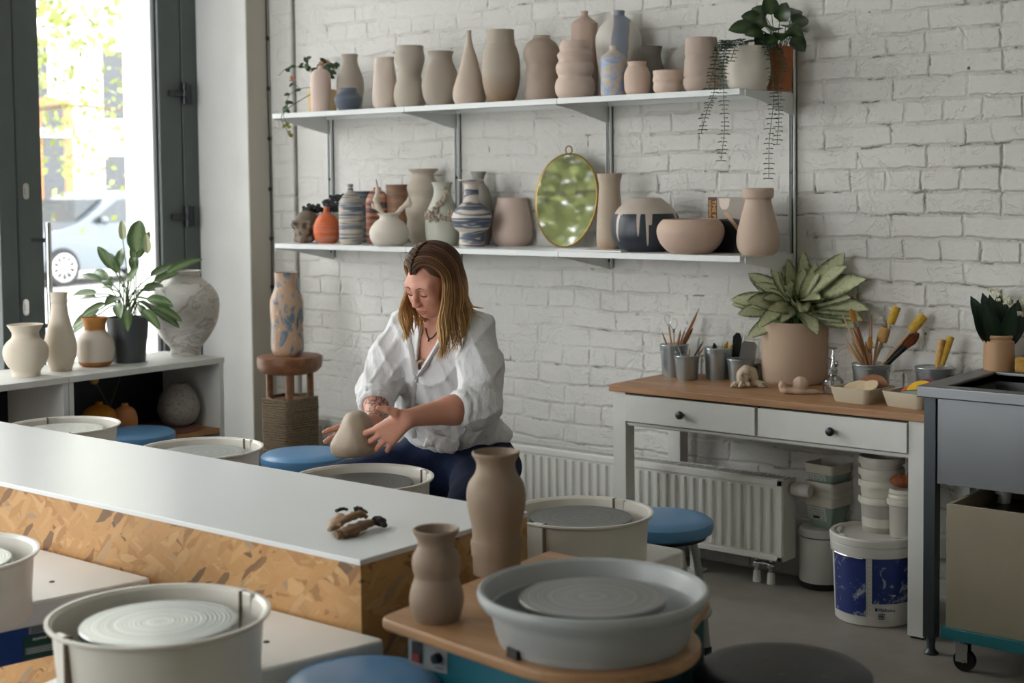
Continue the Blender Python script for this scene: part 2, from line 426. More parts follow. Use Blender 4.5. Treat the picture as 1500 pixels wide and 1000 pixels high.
    def build(s, name, m, parent=None, loc=(0, 0, 0), smooth_it=2, attr=None):
        V, Fc = s.mesh()
        if smooth_it:
            for _ in range(smooth_it):
                acc = np.zeros_like(V); cnt = np.zeros(len(V))
                for i in range(4):
                    a, b = Fc[:, i], Fc[:, (i+1) % 4]
                    for d in range(3): acc[:, d] += np.bincount(a, V[b, d], len(V))
                    cnt += np.bincount(a, minlength=len(V))
                V = .5*V+.5*acc/np.maximum(cnt, 1)[:, None]
        V = V-np.array(loc, float)
        me = bpy.data.meshes.new(name)
        me.vertices.add(len(V)); me.vertices.foreach_set('co', V.astype(np.float32).ravel())
        me.loops.add(len(Fc)*4); me.loops.foreach_set('vertex_index', Fc.astype(np.int32).ravel())
        me.polygons.add(len(Fc)); me.polygons.foreach_set('loop_start', np.arange(0, len(Fc)*4, 4, dtype=np.int32)); me.polygons.foreach_set('loop_total', np.full(len(Fc), 4, np.int32))
        me.polygons.foreach_set('use_smooth', [True]*len(Fc)); me.update(calc_edges=True); me.validate()
        if attr is not None:
            at = me.attributes.new('msk', 'FLOAT', 'POINT'); at.data.foreach_set('value', attr(V+np.array(loc, float)).astype(np.float32))
        if m: me.materials.append(m)
        o = bpy.data.objects.new(name, me); COL.objects.link(o); o.location = tuple(map(float, loc))
        if parent is not None: o.parent = parent
        return o

# ================================================================== SETTING
BRICK, OSB, CONC = m_brick(), m_osb(), m_concrete()
WHITE = mat('white_paint', '#d9dad8', .5, var=.02, bump=.05)
PLASTER = mat('white_plaster', '#d6d6d2', .7, var=.03, scale=6, bump=.12, bscale=35)
SHADEP = mat('shaded_beige_plaster', '#b3aea3', .75, var=.03, scale=6, bump=.1, bscale=40)  # room-facing wall side: beige plaster with its weaker light painted into the colour
CEIL = mat('ceiling_paint', '#cfcfcb', .8, var=.02)
BACKP = mat('room_paint', '#cdcac4', .8, var=.03)
DOORG = mat('dark_grey_frame', '#4d5654', .42, var=.04, bump=.03)
GASKET = mat('black_gasket', '#141617', .6)
GLASS = m_glass('window_glass', (.98, .985, .985, 1))
STEEL = m_steel('brushed_steel'); CHROME = mat('polished_metal', '#c4c6c8', .18, 1.0, var=.02)
DARKMET = mat('dark_metal', '#3b4042', .4, .7)
ZINC = m_steel('zinc_bucket', '#b7c0c3', .30, (60, 60, 3))
BLACK = mat('black_plastic', '#15171a', .42)
XW, XI, YB, HC = -6.06, -5.64, 5.0, 3.5
XR, YF = 1.6, -2.4

struct(MB().box((XW-.2, YF, -.12), (XR, YB+.2, 0)).build('floor', CONC, smooth=False))
struct(MB().box((XW-.5, YF-.2, HC), (XR+.2, YB+.25, HC+.15)).build('ceiling', CEIL, smooth=False))
struct(MB().box((-5.455, YB, 0), (XR+.2, YB+.25, HC)).build('wall_back', BRICK, smooth=False))
struct(MB().box((XR, YF-.2, 0), (XR+.2, YB, HC)).build('wall_right', BACKP, smooth=False))
m = MB(); m.box((XW-.2, YF-.2, 0), (-5.9, YF, HC)); m.box((-3.3, YF-.2, 0), (XR, YF, HC)); m.box((-5.9, YF-.2, 3.3), (-3.3, YF, HC)); m.box((-5.9, YF-.2, 0), (-3.3, YF, .3))
struct(m.build('wall_front', BACKP, smooth=False))
o = MB(); o.box((XW-.06, 4.84, 0), (XI, YB+.25, HC)); o.cur = 1
o.box((XI-.002, 4.842, 0), (XI+.004, YB, HC))
struct(o.build('wall_left', [PLASTER, SHADEP], smooth=False, bevel=.004))
struct(MB().box((-5.64, YB-.012, 0), (-5.475, YB+.2, HC)).build('trim_1', BRICK, smooth=False, bevel=.012))
struct(MB().box((-5.475, YB+.03, 0), (-5.455, YB+.2, HC)).build('trim_2', mat('wall_gap', '#2a2622', .9), smooth=False))
struct(MB().box((XW-.12, YF, 3.2), (XW+.06, 4.84, HC)).build('wall_left_header', PLASTER, smooth=False))
struct(MB().box((XW-.5, 4.78, -.1), (XW-.065, 5.3, 4.2)).build('wall_left_outer', mat('outer_render', '#e4e4e0', .8, var=.02), smooth=False))
struct(MB().box((XW-.12, YF, 0), (XW+.06, -1.5, 3.2)).build('wall_left_front', PLASTER, smooth=False))

# glazed door with its frame
door = bpy.data.objects.new('door_1', None); COL.objects.link(door); door.location = (XW, 3.79, 0); struct(door)
def dpart(mb, name, m, **k): return mb.build(name, m, door, loc=(0, 0, 0), **k)
dl = lambda y: y-3.79
m = MB(); m.box((-.035, dl(3.795), .02), (.035, dl(3.925), 3.16)); m.box((-.035, dl(4.605), .02), (.035, dl(4.74), 3.16))
m.box((-.034, dl(3.925), .02), (.034, dl(4.605), .16)); m.box((-.034, dl(3.925), 3.02), (.034, dl(4.605), 3.16))
leaf = dpart(m, 'door_leaf', DOORG, bevel=.004, smooth=False)
m = MB(); m.box((-.012, .135, .16), (.012, .142, 3.02)); m.box((-.012, .808, .16), (.012, .815, 3.02)); dpart(m, 'gasket', GASKET, smooth=False)
dpart(MB().box((-.005, .14, .16), (.005, .81, 3.02)), 'glass', GLASS, smooth=False)
m = MB(); m.box((-.05, dl(4.745), 0), (.04, dl(4.838), 3.2)); m.box((-.05, dl(3.79), 3.165), (.04, dl(4.838), 3.2)); dpart(m, 'door_frame', DOORG, bevel=.004, smooth=False)
for z in (.35, 1.36, 1.98, 2.75) :
    m = MB(); m.box((.036, dl(4.66), z-.016), (.05, dl(4.745), z+.016)); m.cyl((.052, dl(4.752), z-.055), (.052, dl(4.752), z-.018), .017); m.cyl((.052, dl(4.752), z+.018), (.052, dl(4.752), z+.055), .017)
    m.cyl((.052, dl(4.752), z-.017), (.052, dl(4.752), z+.017), .015); m.box((.036, dl(4.752), z-.05), (.048, dl(4.80), z+.05))
    dpart(m, 'hinge', DARKMET, bevel=.002)
for pz in (280, 450):
    p = at_x(37, pz, XW+.036)
    m = MB(); m.prism(rrect(.032, .075, .0155), 0, .006, Matrix(((0, 0, 1), (1, 0, 0), (0, 1, 0))))
    m.prism(rrect(.012, .03, .0055), .006, .009, Matrix(((0, 0, 1), (1, 0, 0), (0, 1, 0))))
    m.build('lock_plate', CHROME, door, loc=(.036, dl(p[1]), p[2]))
ha = at_x(70, 326, XW+.16); hb = at_x(71, 500, XW+.16); y0 = ha[1]
h = MB(); h.cyl((.16, dl(y0), hb[2]-.25), (.16, dl(y0), ha[2]), .014, seg=20)
for z in (at_x(70, 352, XW+.16)[2], at_x(70, 478, XW+.16)[2]): h.cyl((.165, dl(y0), z), (.03, dl(y0-.0), z), .010)
dpart(h, 'pull_handle', CHROME)

w2 = bpy.data.objects.new('window_2', None); COL.objects.link(w2); w2.location = (-5.9, YF-.1, .3); struct(w2)
m = MB()
for x in (0, 1.25, 2.52): m.box((x, -.04, 0), (x+.08, .04, 3.0))
m.box((0, -.038, 0), (2.6, .038, .08)); m.box((0, -.038, 2.92), (2.6, .038, 3.0)); m.build('window_frame', DOORG, w2, bevel=.004, smooth=False)
MB().box((.04, -.005, .05), (2.56, .005, 2.95)).build('glass', GLASS, w2, smooth=False)
win = bpy.data.objects.new('window_1', None); COL.objects.link(win); win.location = (XW, 0, 0); struct(win)
m = MB()
for y in (-1.5, -.22, 1.05, 2.38, 3.70): m.box((-.04, y, .0), (.04, y+.085, 3.2))
m.box((-.038, -1.5, 0), (.038, 3.7, .12)); m.box((-.038, -1.5, 3.1), (.038, 3.7, 3.2))
m.build('window_frame', DOORG, win, bevel=.004, smooth=False)
MB().box((-.005, -1.45, .1), (.005, 3.72, 3.12)).build('glass', GLASS, win, smooth=False)

# string of tiny lamps hanging down the wall end
lz = at_x(394, 466, XI)[2]; t = thing('light_string', 'thin black cable with small beads hanging down the shaded beige wall end', 'cable', (XI+.007, 4.972, lz))
MB().tube(catmull([(0, 0, 0), (.002, .003, .7), (0, -.003, 1.3), (0, 0, HC-lz)], 8), .0035, 6).build('cable', GASKET, t)
for pz in (-15, 57, 130, 203, 277, 349, 420, 463):
    z = at_x(396, pz, XI)[2]-lz; MB().ell((.002, 0, z), (.010, .010, .012), 12, 8).build('bead', BLACK, t)

# ================================================================== STREET OUTSIDE
STREET = mat('asphalt', '#8d8d8b', .9, var=.1, scale=3); PAVE = mat('paving', '#b9b7b2', .9, var=.06, scale=2)
struct(MB().box((-60, -40, -.3), (-6.26, 60, -.14)).build('ground', PAVE, smooth=False))
struct(MB().box((-23.6, -40, -.2), (-13.5, 60, -.10)).build('road', STREET, smooth=False))
fx = -27.0; fac = thing('street_facade', 'pale rendered town house across the street with tall dark windows', 'building', (fx, 19, -.14))
FW = mat('pale_render', '#dcdad4', .85, var=.04, scale=1.5)
MB().box((-1, -26, 0), (0, 20, 12)).build('wall', FW, fac, smooth=False)
DKW = mat('dark_window', '#2a2e31', .15); ORW = mat('orange_wood', '#a9653a', .5)
wy = float(at_x(176, 258, fx)[1])-19; wz = [float(at_x(176, y_, fx)[2])+.14 for y_ in (292, 224, 179)]
for i in range(-8, 8):
    yy = i*2.2+wy
    for z0, z1 in ((wz[0], wz[1]), (wz[2], wz[2]+1.6), (wz[2]+3.2, wz[2]+4.8)):
        f = MB().box((-.02, yy-.5, z0), (.05, yy+.5, z1)).build('window', WHITE, fac, smooth=False)
        MB().box((0, yy-.43, z0+.06), (.06, yy+.43, z1-.06)).build('pane', DKW, f, smooth=False)
for z in (wz[2]-.35, wz[2]+2.4, wz[2]+5.6): MB().box((0, -26, z), (.14, 20, z+.16)).build('cornice', FW, fac, smooth=False)
pz = at_x(74, 240, fx); f = MB().box((0, pz[1]-19-.42, .0), (.09, pz[1]-19+.5, pz[2]+1.5)).build('shop_door', ORW, fac, smooth=False)
MB().box((.03, pz[1]-19-.24, .2), (.1, pz[1]-19+.28, pz[2]+1.3)).build('pane', DKW, f, smooth=False)

def car():
    p = at_z(95, 409, -.09); p[0] = -20.6; p = np.array(at_x(96, 405, -20.6)); z0 = -.10
    t = thing('parked_car', 'silver hatchback parked on the street beyond the glass door', 'car', (p[0]-.85, p[1]-.05, z0))
    CARP = mat('silver_car_paint', '#61686d', .25, .3, var=.01); TYRE = mat('tyre', '#1c1d1f', .8); CG = mat('car_glass', '#2f3639', .06, 0)
    side = [(-.75, .35), (-.78, .62), (-.68, .80), (.30, 1.0), (1.0, 1.45), (1.5, 1.52), (2.5, 1.48), (3.2, 1.02), (3.35, .9), (3.38, .4), (3.2, .25), (-.6, .25)]
    poly = [tuple(q[:2]) for q in catmull([(a, b, 0) for a, b in side]+[(-.75, .35, 0)], 4)][:-1]
    R = Matrix(((0, 0, 1), (1, 0, 0), (0, 1, 0)))
    MB().prism(poly, -.85, .85, R).build('body', CARP, t, bevel=.06, seg=3)
    for s in (.855,):
        wp = [(.55, 1.02), (1.08, 1.38), (1.5, 1.43), (1.6, 1.43), (1.6, 1.0)]; wp2 = [(1.68, 1.0), (1.68, 1.43), (2.4, 1.39), (2.85, 1.05)]
        for w in (wp, wp2): MB().prism(w, s-.01, s+.004, R).build('side_window', CG, t, smooth=False)
    MB().box((-.7, .36, 1.03), (.7, 1.0, 1.4), Matrix.Identity(3)).build('windscreen', CG, t, smooth=False)
    for y in (0, 2.55):
        for s in (1, -1):
            w = MB().lathe([(.2, -.1), (.30, -.1), (.32, -.05), (.32, .08), (.30, .11), (.22, .11)], 32, (s*.78, y, .31), Matrix(((0, 0, s), (1, 0, 0), (0, 1, 0)))).build('wheel', TYRE, t)
            m = MB()
            for k in range(10):
                a = k*PI/5; m.tube([(s*.885, y, .31), (s*.885, y+.2*math.cos(a), .31+.2*math.sin(a))], .022, 6)
            m.lathe([(.19, 0), (.23, .0), (.23, .03), (.19, .03)], 32, (s*.87, y, .31), Matrix(((0, 0, s), (1, 0, 0), (0, 1, 0))), close=True)
            m.build('rim', CHROME, w)
    MB().ell((.95, .75, 1.05), (.09, .06, .07)).build('wing_mirror', CARP, t)
car()

def tree(x, y, h, cr, n, label, seed, dens=.1):
    r = np.random.default_rng(seed)
    t = thing('street_tree', label, 'tree', (x, y, -.14))
    m = MB(); m.tube(catmull([(0, 0, 0), (.05, .03, h*.3), (-.03, .06, h*.6), (.05, 0, h)], 5), [.16-.1*i/15 for i in range(16)], 8)
    tips = []
    for k in range(26):
        a = r.uniform(0, 6.28); z0 = h*r.uniform(.3, .9); L = cr*r.uniform(.5, 1.0); z1 = z0+r.uniform(-.3, .9)
        e = np.array([L*math.cos(a), L*math.sin(a), z1]); s = np.array([0, 0, z0]); m.tube(catmull([s, (s+e)/2+np.array([0, 0, .25]), e], 4), [.05-.04*i/8 for i in range(9)], 5); tips += [(s+e)/2, e, s*.3+e*.7]
    m.build('trunk', mat('bark', '#5a4a3b', .9), t)
    m = MB(); tips = np.array(tips)
    for k in range(n):
        p = tips[r.integers(len(tips))]+r.normal(0, .42, 3); d = r.normal(0, 1, 3); d[2] -= .5; q = np.cross(d, r.normal(0, 1, 3)); q /= np.linalg.norm(q); d /= np.linalg.norm(d); s = dens*r.uniform(.6, 1.2)
        m.add([p, p+d*s*.5+q*s*.33, p+d*s, p+d*s*.5-q*s*.33], [(0, 1, 2, 3)])
    m.build('foliage', mat('spring_leaves_%d' % (seed % 2), ('#8d9650', '#76803f')[seed % 2], .6, var=.35, scale=4), t, smooth=False)
p = at_d(95, 60, 15.5)
tree(p[0], p[1]-1.5, 6.4, 3.2, 11000, 'leafy street tree seen through the glass door', 1, .11)
tree(-13.0, -5.2, 5.0, 3.4, 5200, 'leafy street tree reflected in the round brass mirror', 2, .2)
tree(-13.4, -11.8, 6.0, 3.4, 5200, 'second leafy street tree reflected in the brass mirror', 3, .2)

# ================================================================== WALL SHELVES
SH_T, SH_B, SHX0, SHX1, SHY = 1.845, 1.243, -5.215, -2.72, 4.625
SHW = mat('shelf_white', '#dfe2e1', .4, var=.015)
UPX = [float(at_y(px, 250, YB)[0]) for px in (487, 673, 895, 1163)]
z0, z1 = [float(at_y(895, y, YB)[2]) for y in (402, -60)]
for i, x in enumerate(UPX):
    lab = ['white slotted wall upright at the left end of the shelves', 'white slotted wall upright, second from the left, above the woman', 'white slotted wall upright behind the tan cylinder vase', 'white slotted wall upright at the right end of the shelves'][i]
    zt = {0: 1.84, 1: 1.84, 2: 1.84, 3: 2.1}[i]
    t = thing('wall_upright', lab, 'shelf upright', (x, YB, 1.16), group='slotted shelf uprights')
    m = MB(); m.box((-.0125, -.022, 0), (-.009, 0, zt-1.16)); m.box((.009, -.022, 0), (.0125, 0, zt-1.16)); m.box((-.0125, -.008, 0), (.0125, 0, zt-1.16)); m.build('rail', SHW, t, smooth=False)
    m = MB(); m.box((-.004, -.010, 0), (.004, -.0075, zt-1.16)); m.build('slot_row', DARKMET, t, smooth=False)
    for z in (.03, .38): MB().cyl((0, -.0225, z), (0, -.012, z), .006, seg=10).build('screw', DARKMET, t)
# shelf boards: three bays each, every bay board is a thing
bx = [SHX0, float(at_y(592, 160, SHY)[0]), float(at_y(816, 150, SHY)[0]), SHX1]
nm = ['left', 'middle', 'right']
for zz, wh in ((SH_T, 'upper'), (SH_B, 'lower')):
    for i in range(3):
        t = thing('shelf_board', '%s bay of the %s white wall shelf' % (nm[i], wh), 'shelf', (bx[i], SHY, zz), group='white wall shelf boards')
        w = bx[i+1]-bx[i]-.002
        m = MB(); m.box((0, 0, -.022), (w, .003, 0)); m.box((0, .003, -.0035), (w, .365, 0)); m.box((0, .003, -.022), (.002, .365, -.003)); m.box((0, .34, -.02), (w, .345, -.003)); m.build('board', SHW, t, smooth=False, bevel=.0012)
    for i, x in enumerate(UPX):
        x2 = x if i == 3 else x
        lab = 'triangular white bracket under the %s shelf at the %s upright' % (wh, ['leftmost', 'second', 'third', 'rightmost'][i])
        o = MB(); poly = [(0, -.001), (0, -.022), (-.10, -.035), (-.365, -.088), (-.375, -.088), (-.375, -.001)]
        off = .004 if i == 3 else -.003
        mt = Matrix(((0, 0, 1), (-1, 0, 0), (0, 1, 0)))
        o.prism(poly, off, off+.003, mt)
        b = o.build('shelf_bracket', SHW, loc=(x2, SHY+.004, zz-.004), smooth=False); tag(b, lab, 'bracket', 'shelf brackets')

# ================================================================== POTTERY ON THE WALL SHELVES
def wallpot(prof, wall=.005):
    """outside profile (r, z) from foot to rim -> smooth closed profile with a hollow inside"""
    out = [(max(0, p[0]), p[1]) for p in catmull([(r, z, 0) for r, z in prof], 5)]
    R = [p[0] for p in out]; top = out[-1]
    inner = [(max(.002, r-wall), z) for r, z in reversed(out[int(len(out)*.35):])]
    inner = [p for p in inner if p[1] < top[1]-.002]
    return [(0, out[0][1])]+[(out[0][0]*.9, out[0][1])]+out+[(top[0]-wall*.5, top[1]+.0015)]+inner+[(inner[-1][0]*.9, inner[-1][1]-.004), (0, inner[-1][1]-.004)]
def pot(name, label, cat, cx, yb, prof, m, zs=None, Y=None, group=None, fn=None, seg=48, wall=.005, rz=0, sx=1, sy=1):
    """pot drawn from measured half-widths; it stands on the surface at height zs (or on depth plane Y)"""
    if Y is not None:
        P = at_y(cx, yb, Y); P[2] = zs
    else:
        P = at_z(cx, yb, zs); P = P+AWY*prof[0][1]*mpp(P)*1.0
        P[2] = zs
    k = mpp(P); y0 = yb
    pr = [(hw*k, (y0-y)*k) for y, hw in prof]
    o = MB().lathe(wallpot(pr, wall), seg, fn=fn, sx=sx, sy=sy).build(name, m, loc=P)
    o.rotation_euler[2] = rz
    tag(o, label, cat, group); o['h'] = pr[-1][1]; return o
PINK = clay('pale_pink_clay', '#c6b7ad'); TAUPE = clay('taupe_clay', '#a19990'); SAND = clay('sand_clay', '#b8ada2'); BEI = clay('beige_clay', '#b6aea3')
PINK2 = clay('pinkish_cream_clay', '#cbc0b7'); CREAM = clay('cream_clay', '#d1cbc2'); GREYC = clay('grey_clay', '#989590'); BROWNC = clay('brown_clay', '#77665c')
CELA = clay('celadon_glaze', '#b8b9af', .4); BLUEC = clay('slate_blue_clay', '#5e646d', .6); STONEW = clay('white_stoneware', '#d7d3cc', .6)
GU, GL = 'pots on the upper wall shelf', 'pots on the lower wall shelf'
F1, F2, F3 = 4.715, 4.80, 4.88
U = dict(zs=SH_T, group=GU); L = dict(zs=SH_B, group=GL)
pot('bottle', 'narrow pale pink bottle with a rounded shoulder, at the left end of the upper shelf', 'bottle', 470.5, 165, [(165, 14.5), (150, 15), (118, 15), (109, 14), (104, 10.5), (101, 5), (99.5, 3.6), (97.5, 4.2)], clay('blush_clay', '#cdbdb4'), Y=F1, **U)
pot('bottle', 'tall taupe bottle with a flared neck behind the small slate blue pot', 'bottle', 513.5, 161, [(161, 16), (140, 18.5), (124, 20), (110, 18.5), (97, 14), (88, 11.5), (81, 11.5), (77, 12.4)], TAUPE, Y=F2, **U)
pot('jar', 'small round slate blue pot with a straight collar on the upper shelf', 'pot', 510.5, 162, [(162, 13), (157, 17), (149, 20), (143, 20), (138, 16), (135, 12.8), (130, 12.2)], BLUEC, Y=4.665, **U)
def lug(p, a, t):
    if t > .30 and t < .62:
        q = max(0, 1-abs(t-.46)/.16); p = (p[0]*(1+.10*q*math.cos(3*a)), p[1]*(1+.1*q*math.cos(3*a)), p[2]+.010*q*math.sin(2*a+.6))
    return p
pot('vase', 'hand-built pale pink vase with a pinched wavy mouth on the upper shelf', 'vase', 564.5, 159, [(159, 15), (150, 18.5), (135, 18.8), (115, 17), (100, 15), (92, 14), (84, 14.5)], PINK2, Y=F1, fn=lug, **U)
def twist(p, a, t):
    z = p[2]; q = math.exp(-((z-.155)/.035)**2); s = 1-.10*q*(1+math.sin(2*a+1.0)); return (p[0]*s, p[1]*s, z+.012*q*math.cos(a+2.2))
pot('vase', 'twisted taupe vase pinched at its waist, beside the pinched pink vase', 'vase', 601, 157, [(157, 19), (148, 23), (133, 23.6), (118, 20), (107, 19.5), (97, 21), (85, 22.6), (73, 20.5), (67.5, 20.8)], clay('warm_grey_clay', '#aea79d'), Y=F1, fn=twist, **U)
pot('jar', 'round wide-mouthed taupe jar between the twisted vase and the gourd bottle', 'jar', 646, 155, [(155, 18), (146, 24), (132, 27.5), (118, 27.6), (104, 24), (90, 18), (82, 17.3), (76, 19.6)], TAUPE, Y=F1, **U)
def gour(p, a, t):
    q = math.exp(-((p[2]-.17)/.05)**2); return (p[0]*(1-.14*q*max(0, math.cos(a+1.3))), p[1]*(1-.14*q*max(0, math.cos(a+1.3))), p[2])
pot('bottle', 'gourd-shaped beige bottle with a thin neck on the upper shelf', 'bottle', 688, 153.5, [(153.5, 21), (144, 24.5), (132, 24), (115, 19), (98, 14.5), (84, 11), (72, 7), (62, 4.6), (52, 3.6), (46.5, 4)], SAND, Y=F1-.02, fn=gour, **U)
pot('vase', 'large tall ovoid taupe vase, browner at the base, with a short collar', 'vase', 734.5, 151.5, [(151.5, 17.5), (140, 23), (120, 27.3), (100, 28.2), (82, 26.5), (70, 22.5), (66, 20.8), (55, 19.6), (46, 19.6)], clay('taupe_to_brown_clay', '#a69d93', color2='#8a7157', gradz=(.02, .14)), Y=F1, **U)
wob = lambda k, A: (lambda p, a, t: (p[0]*(1+A*math.sin(p[2]*k)), p[1]*(1+A*math.sin(p[2]*k)), p[2]))
pot('vase', 'wavy-sided brownish vase left of the pale bubble vase', 'vase', 794, 149, [(149, 22), (138, 25), (120, 23), (108, 24.5), (96, 22.8), (86, 25.5), (74, 26), (64, 21), (58, 13), (53.5, 12)], clay('brownish_clay', '#9f9389'), Y=F2-.03, **U)
pot('vase', 'pale pink bubble vase of four stacked rounded bulges', 'vase', 842.5, 147, [(147, 23), (140, 28), (131, 29.6), (122, 28), (115.5, 24.5), (109, 27), (103, 28), (97, 26.5), (93, 23.5), (87, 25.5), (83, 25.8), (79, 22.5), (75, 22), (71, 22.4), (64.5, 20.3)], PINK, Y=F1-.03, **U)
pot('bottle', 'tall pale pink bottle with a tiny neck standing behind the bubble vase', 'bottle', 857, 146, [(146, 19.5), (100, 19.4), (40, 19.2), (33, 18.8), (29, 15), (24, 8), (20, 5), (15.5, 5.6)], clay('rose_clay', '#b7a69c'), Y=4.90, **U)
t = NT('marbled_blue_white'); sp = t.n('ShaderNodeSeparateXYZ', {0: t.obj()}); n = t.noise(9, 3, .5)
u_ = t.math('ADD', t.math('MULTIPLY', sp.outputs[0], .774), t.math('MULTIPLY', sp.outputs[1], .633))
d_ = t.math('SUBTRACT', t.math('ADD', u_, .006), t.math('MULTIPLY', t.math('SUBTRACT', sp.outputs[2], .2), .16))
d_ = t.math('ADD', t.math('ABSOLUTE', t.math('ADD', d_, t.math('MULTIPLY', t.math('SUBTRACT', n.outputs['Fac'], .5), .05))), t.math('MULTIPLY', t.math('GREATER_THAN', sp.outputs[1], .04), .2))
col = t.ramp(t.math('MULTIPLY', d_, 10.0), [(0, '#7d8594'), (.34, '#888e99'), (.36, '#b98f68'), (.385, '#cbc6be'), (1, '#c8c3bb')]); MAT['moon'] = t.done(col.outputs[0], .5)
pot('moon_jar', 'round white jar with a blue-grey marbled band, behind the blue patterned bottle', 'jar', 906.5, 140, [(140, 12), (128, 20), (108, 27), (84, 31.5), (62, 33.6), (47, 33), (34, 27), (25, 18), (19, 10), (15, 9), (11.5, 9.6)], MAT['moon'], Y=4.89, **U)
t = NT('blue_patterned_glaze'); o_ = t.obj(); n = t.noise(13, 4, .6, t.mapping(o_, (1, 1, 1.6)), 1.4); sz = t.n('ShaderNodeSeparateXYZ', {0: o_}).outputs[2]
pat = t.ramp(n.outputs['Fac'], [(.38, '#8e9cb8'), (.5, '#a9b3c4'), (.53, '#c99f70'), (.57, '#b9b49f'), (.7, '#c3bca8')])
col = t.mix(t.n('ShaderNodeMapRange', {'Value': t.math('ADD', sz, t.math('MULTIPLY', n.outputs['Fac'], .06)), 'From Min': .185, 'From Max': .2}).outputs[0], pat.outputs[0], '#bfb6a6'); MAT['bluepat'] = t.done(col, .5)
pot('bottle', 'small cylindrical bottle with a blue and ochre pattern on the upper shelf', 'bottle', 899, 143.5, [(143.5, 18), (138, 19), (100, 19), (90, 18.8), (84, 16), (79, 9), (75, 6), (70, 6.3)], MAT['bluepat'], Y=F1-.03, **U)
pot('jar', 'small pale pink jar with a short neck, right of the blue patterned bottle', 'jar', 933.5, 140, [(140, 14), (134, 18), (122, 19.3), (110, 19), (102, 16), (97, 13.2), (92, 14)], clay('peach_clay', '#c6b5aa'), Y=F1-.03, **U)
def ribs(p, a, t): s = 1+.016*math.sin(26*a+p[2]*22); return (p[0]*s, p[1]*s, p[2])
pot('vase', 'dark grey ribbed vase flaring from a narrow neck, behind the small pink jar', 'vase', 953, 140, [(140, 22), (125, 26), (108, 24), (92, 18), (80, 15), (72, 16), (66, 17.6)], clay('dark_ribbed_clay', '#6e6963'), Y=F3, fn=ribs, seg=104, **U)
pot('bowl', 'low pale pink ringed bowl on the upper shelf', 'bowl', 978, 138.5, [(138.5, 17), (134, 20.5), (129, 21.5), (124, 20.4), (119, 22), (113, 20.8), (106, 21.6)], clay('pale_peach_clay', '#cbbbb0'), Y=F1-.03, **U)
P = at_y(1008, 138, 4.93); k = mpp((P[0], P[1], SH_T)); m = MB()
m.lathe([(0, 0), (.065, .001), (.09, .005), (.105, .014), (.107, .014), (.092, .002), (.065, -.004), (0, -.005)], 48, (0, 0, .1065), Matrix.Rotation(math.radians(80), 3, 'X') )
tag(m.build('platter', clay('grey_white_glaze', '#b6b2ad', .45), loc=(P[0], 4.955, SH_T)), 'pale grey platter leaning on edge against the wall behind the pink bowl', 'plate', GU)
def tilt3(p, a, t):
    z = p[2]; s = 1
    for zc, ph in ((.062, .3), (.118, 3.6)):
        zz = z-zc-.012*math.sin(a+ph); s -= .075*math.exp(-(zz/.007)**2)
    return (p[0]*s, p[1]*s, z)
pot('vase', 'taupe cylinder vase with two slanting creases, left of the white planter', 'vase', 1027.5, 135, [(135, 19), (130, 24.5), (118, 26.6), (100, 25), (88, 24.6), (75, 24), (66, 23.6), (57.5, 22.6)], clay('rosy_taupe_clay', '#b0a39a'), Y=F1-.03, fn=tilt3, seg=64, **U)

pot('vase', 'bright orange bottle vase with thin grey lines', 'vase', 477.5, 356.5, [(356.5, 13), (350, 17.5), (338, 19.7), (328, 18.5), (318, 13), (312, 6), (309, 4.2), (304, 4.4)],
    stripes('orange_glaze', [(.3, '#c2551f'), (.49, '#cf5f26'), (.505, '#9a8a80'), (.525, '#c95a22'), (.62, '#d36a30'), (.64, '#b98b73'), (.66, '#c65a24')], 34, xy=1.0), **L)
pot('bottle', 'tall blue and cream striped bottle beside the orange vase', 'bottle', 513, 358.5, [(358.5, 14), (354, 16.8), (335, 17.4), (310, 17.5), (297, 16.6), (288, 12), (282, 6), (277, 4), (270.5, 4.4)],
    stripes('blue_cream_stripes', [(.3, '#3d5068'), (.42, '#5b6c80'), (.47, '#c0b19c'), (.52, '#a8a49a'), (.56, '#54667c'), (.66, '#bda993')], 48), **L)
pot('vase', 'dark blue striped vase standing behind the blue striped bottle', 'vase', 531, 357, [(357, 15), (340, 16), (300, 15), (290, 16), (283, 17.5)], stripes('dark_blue_stripes', [(.35, '#33454f'), (.5, '#4c606e'), (.55, '#8c8578'), (.6, '#3a4c58')], 48), Y=4.91, **L)
pot('bottle', 'orange and grey striped bottle behind the small white vase', 'bottle', 553.5, 357, [(357, 16), (350, 16.8), (310, 16.8), (295, 16.4), (284, 12), (279.5, 6), (276, 5.5)], stripes('orange_grey_stripes', [(.34, '#565458'), (.44, '#5f5b5c'), (.48, '#c0643a'), (.53, '#c9b39c'), (.57, '#bd6138'), (.66, '#b8a48f')], 44), Y=4.87, **L)
pot('vase', 'brown straight-sided vase behind the driftwood, near the wall', 'vase', 583, 356, [(356, 13), (330, 15), (300, 15.5), (280, 16), (274, 16.8), (271, 17)], stripes('brown_stripes', [(.3, '#6d5140'), (.5, '#8a6a54'), (.56, '#a0714f'), (.64, '#75604f')], 30), Y=4.92, **L)
wv = pot('vase', 'small squat white vase holding pale driftwood', 'vase', 569, 361, [(361, 19), (356, 25), (347, 28.6), (337, 28.4), (327, 22), (321, 14.5), (317, 14), (313.5, 17.5)], CREAM, **L)
DRIFT = mat('pale_driftwood', '#cdbfae', .8, var=.12, bump=.4, bscale=120)
bz = wv['h']; b = SDF((-.13, -.06, bz-.09), (.13, .06, bz+.17), .0025); kx = RGT*.001
def R3(x, z, y=0): return np.array([x*RGT[0]-y*RGT[1], x*RGT[1]+y*RGT[0], z])
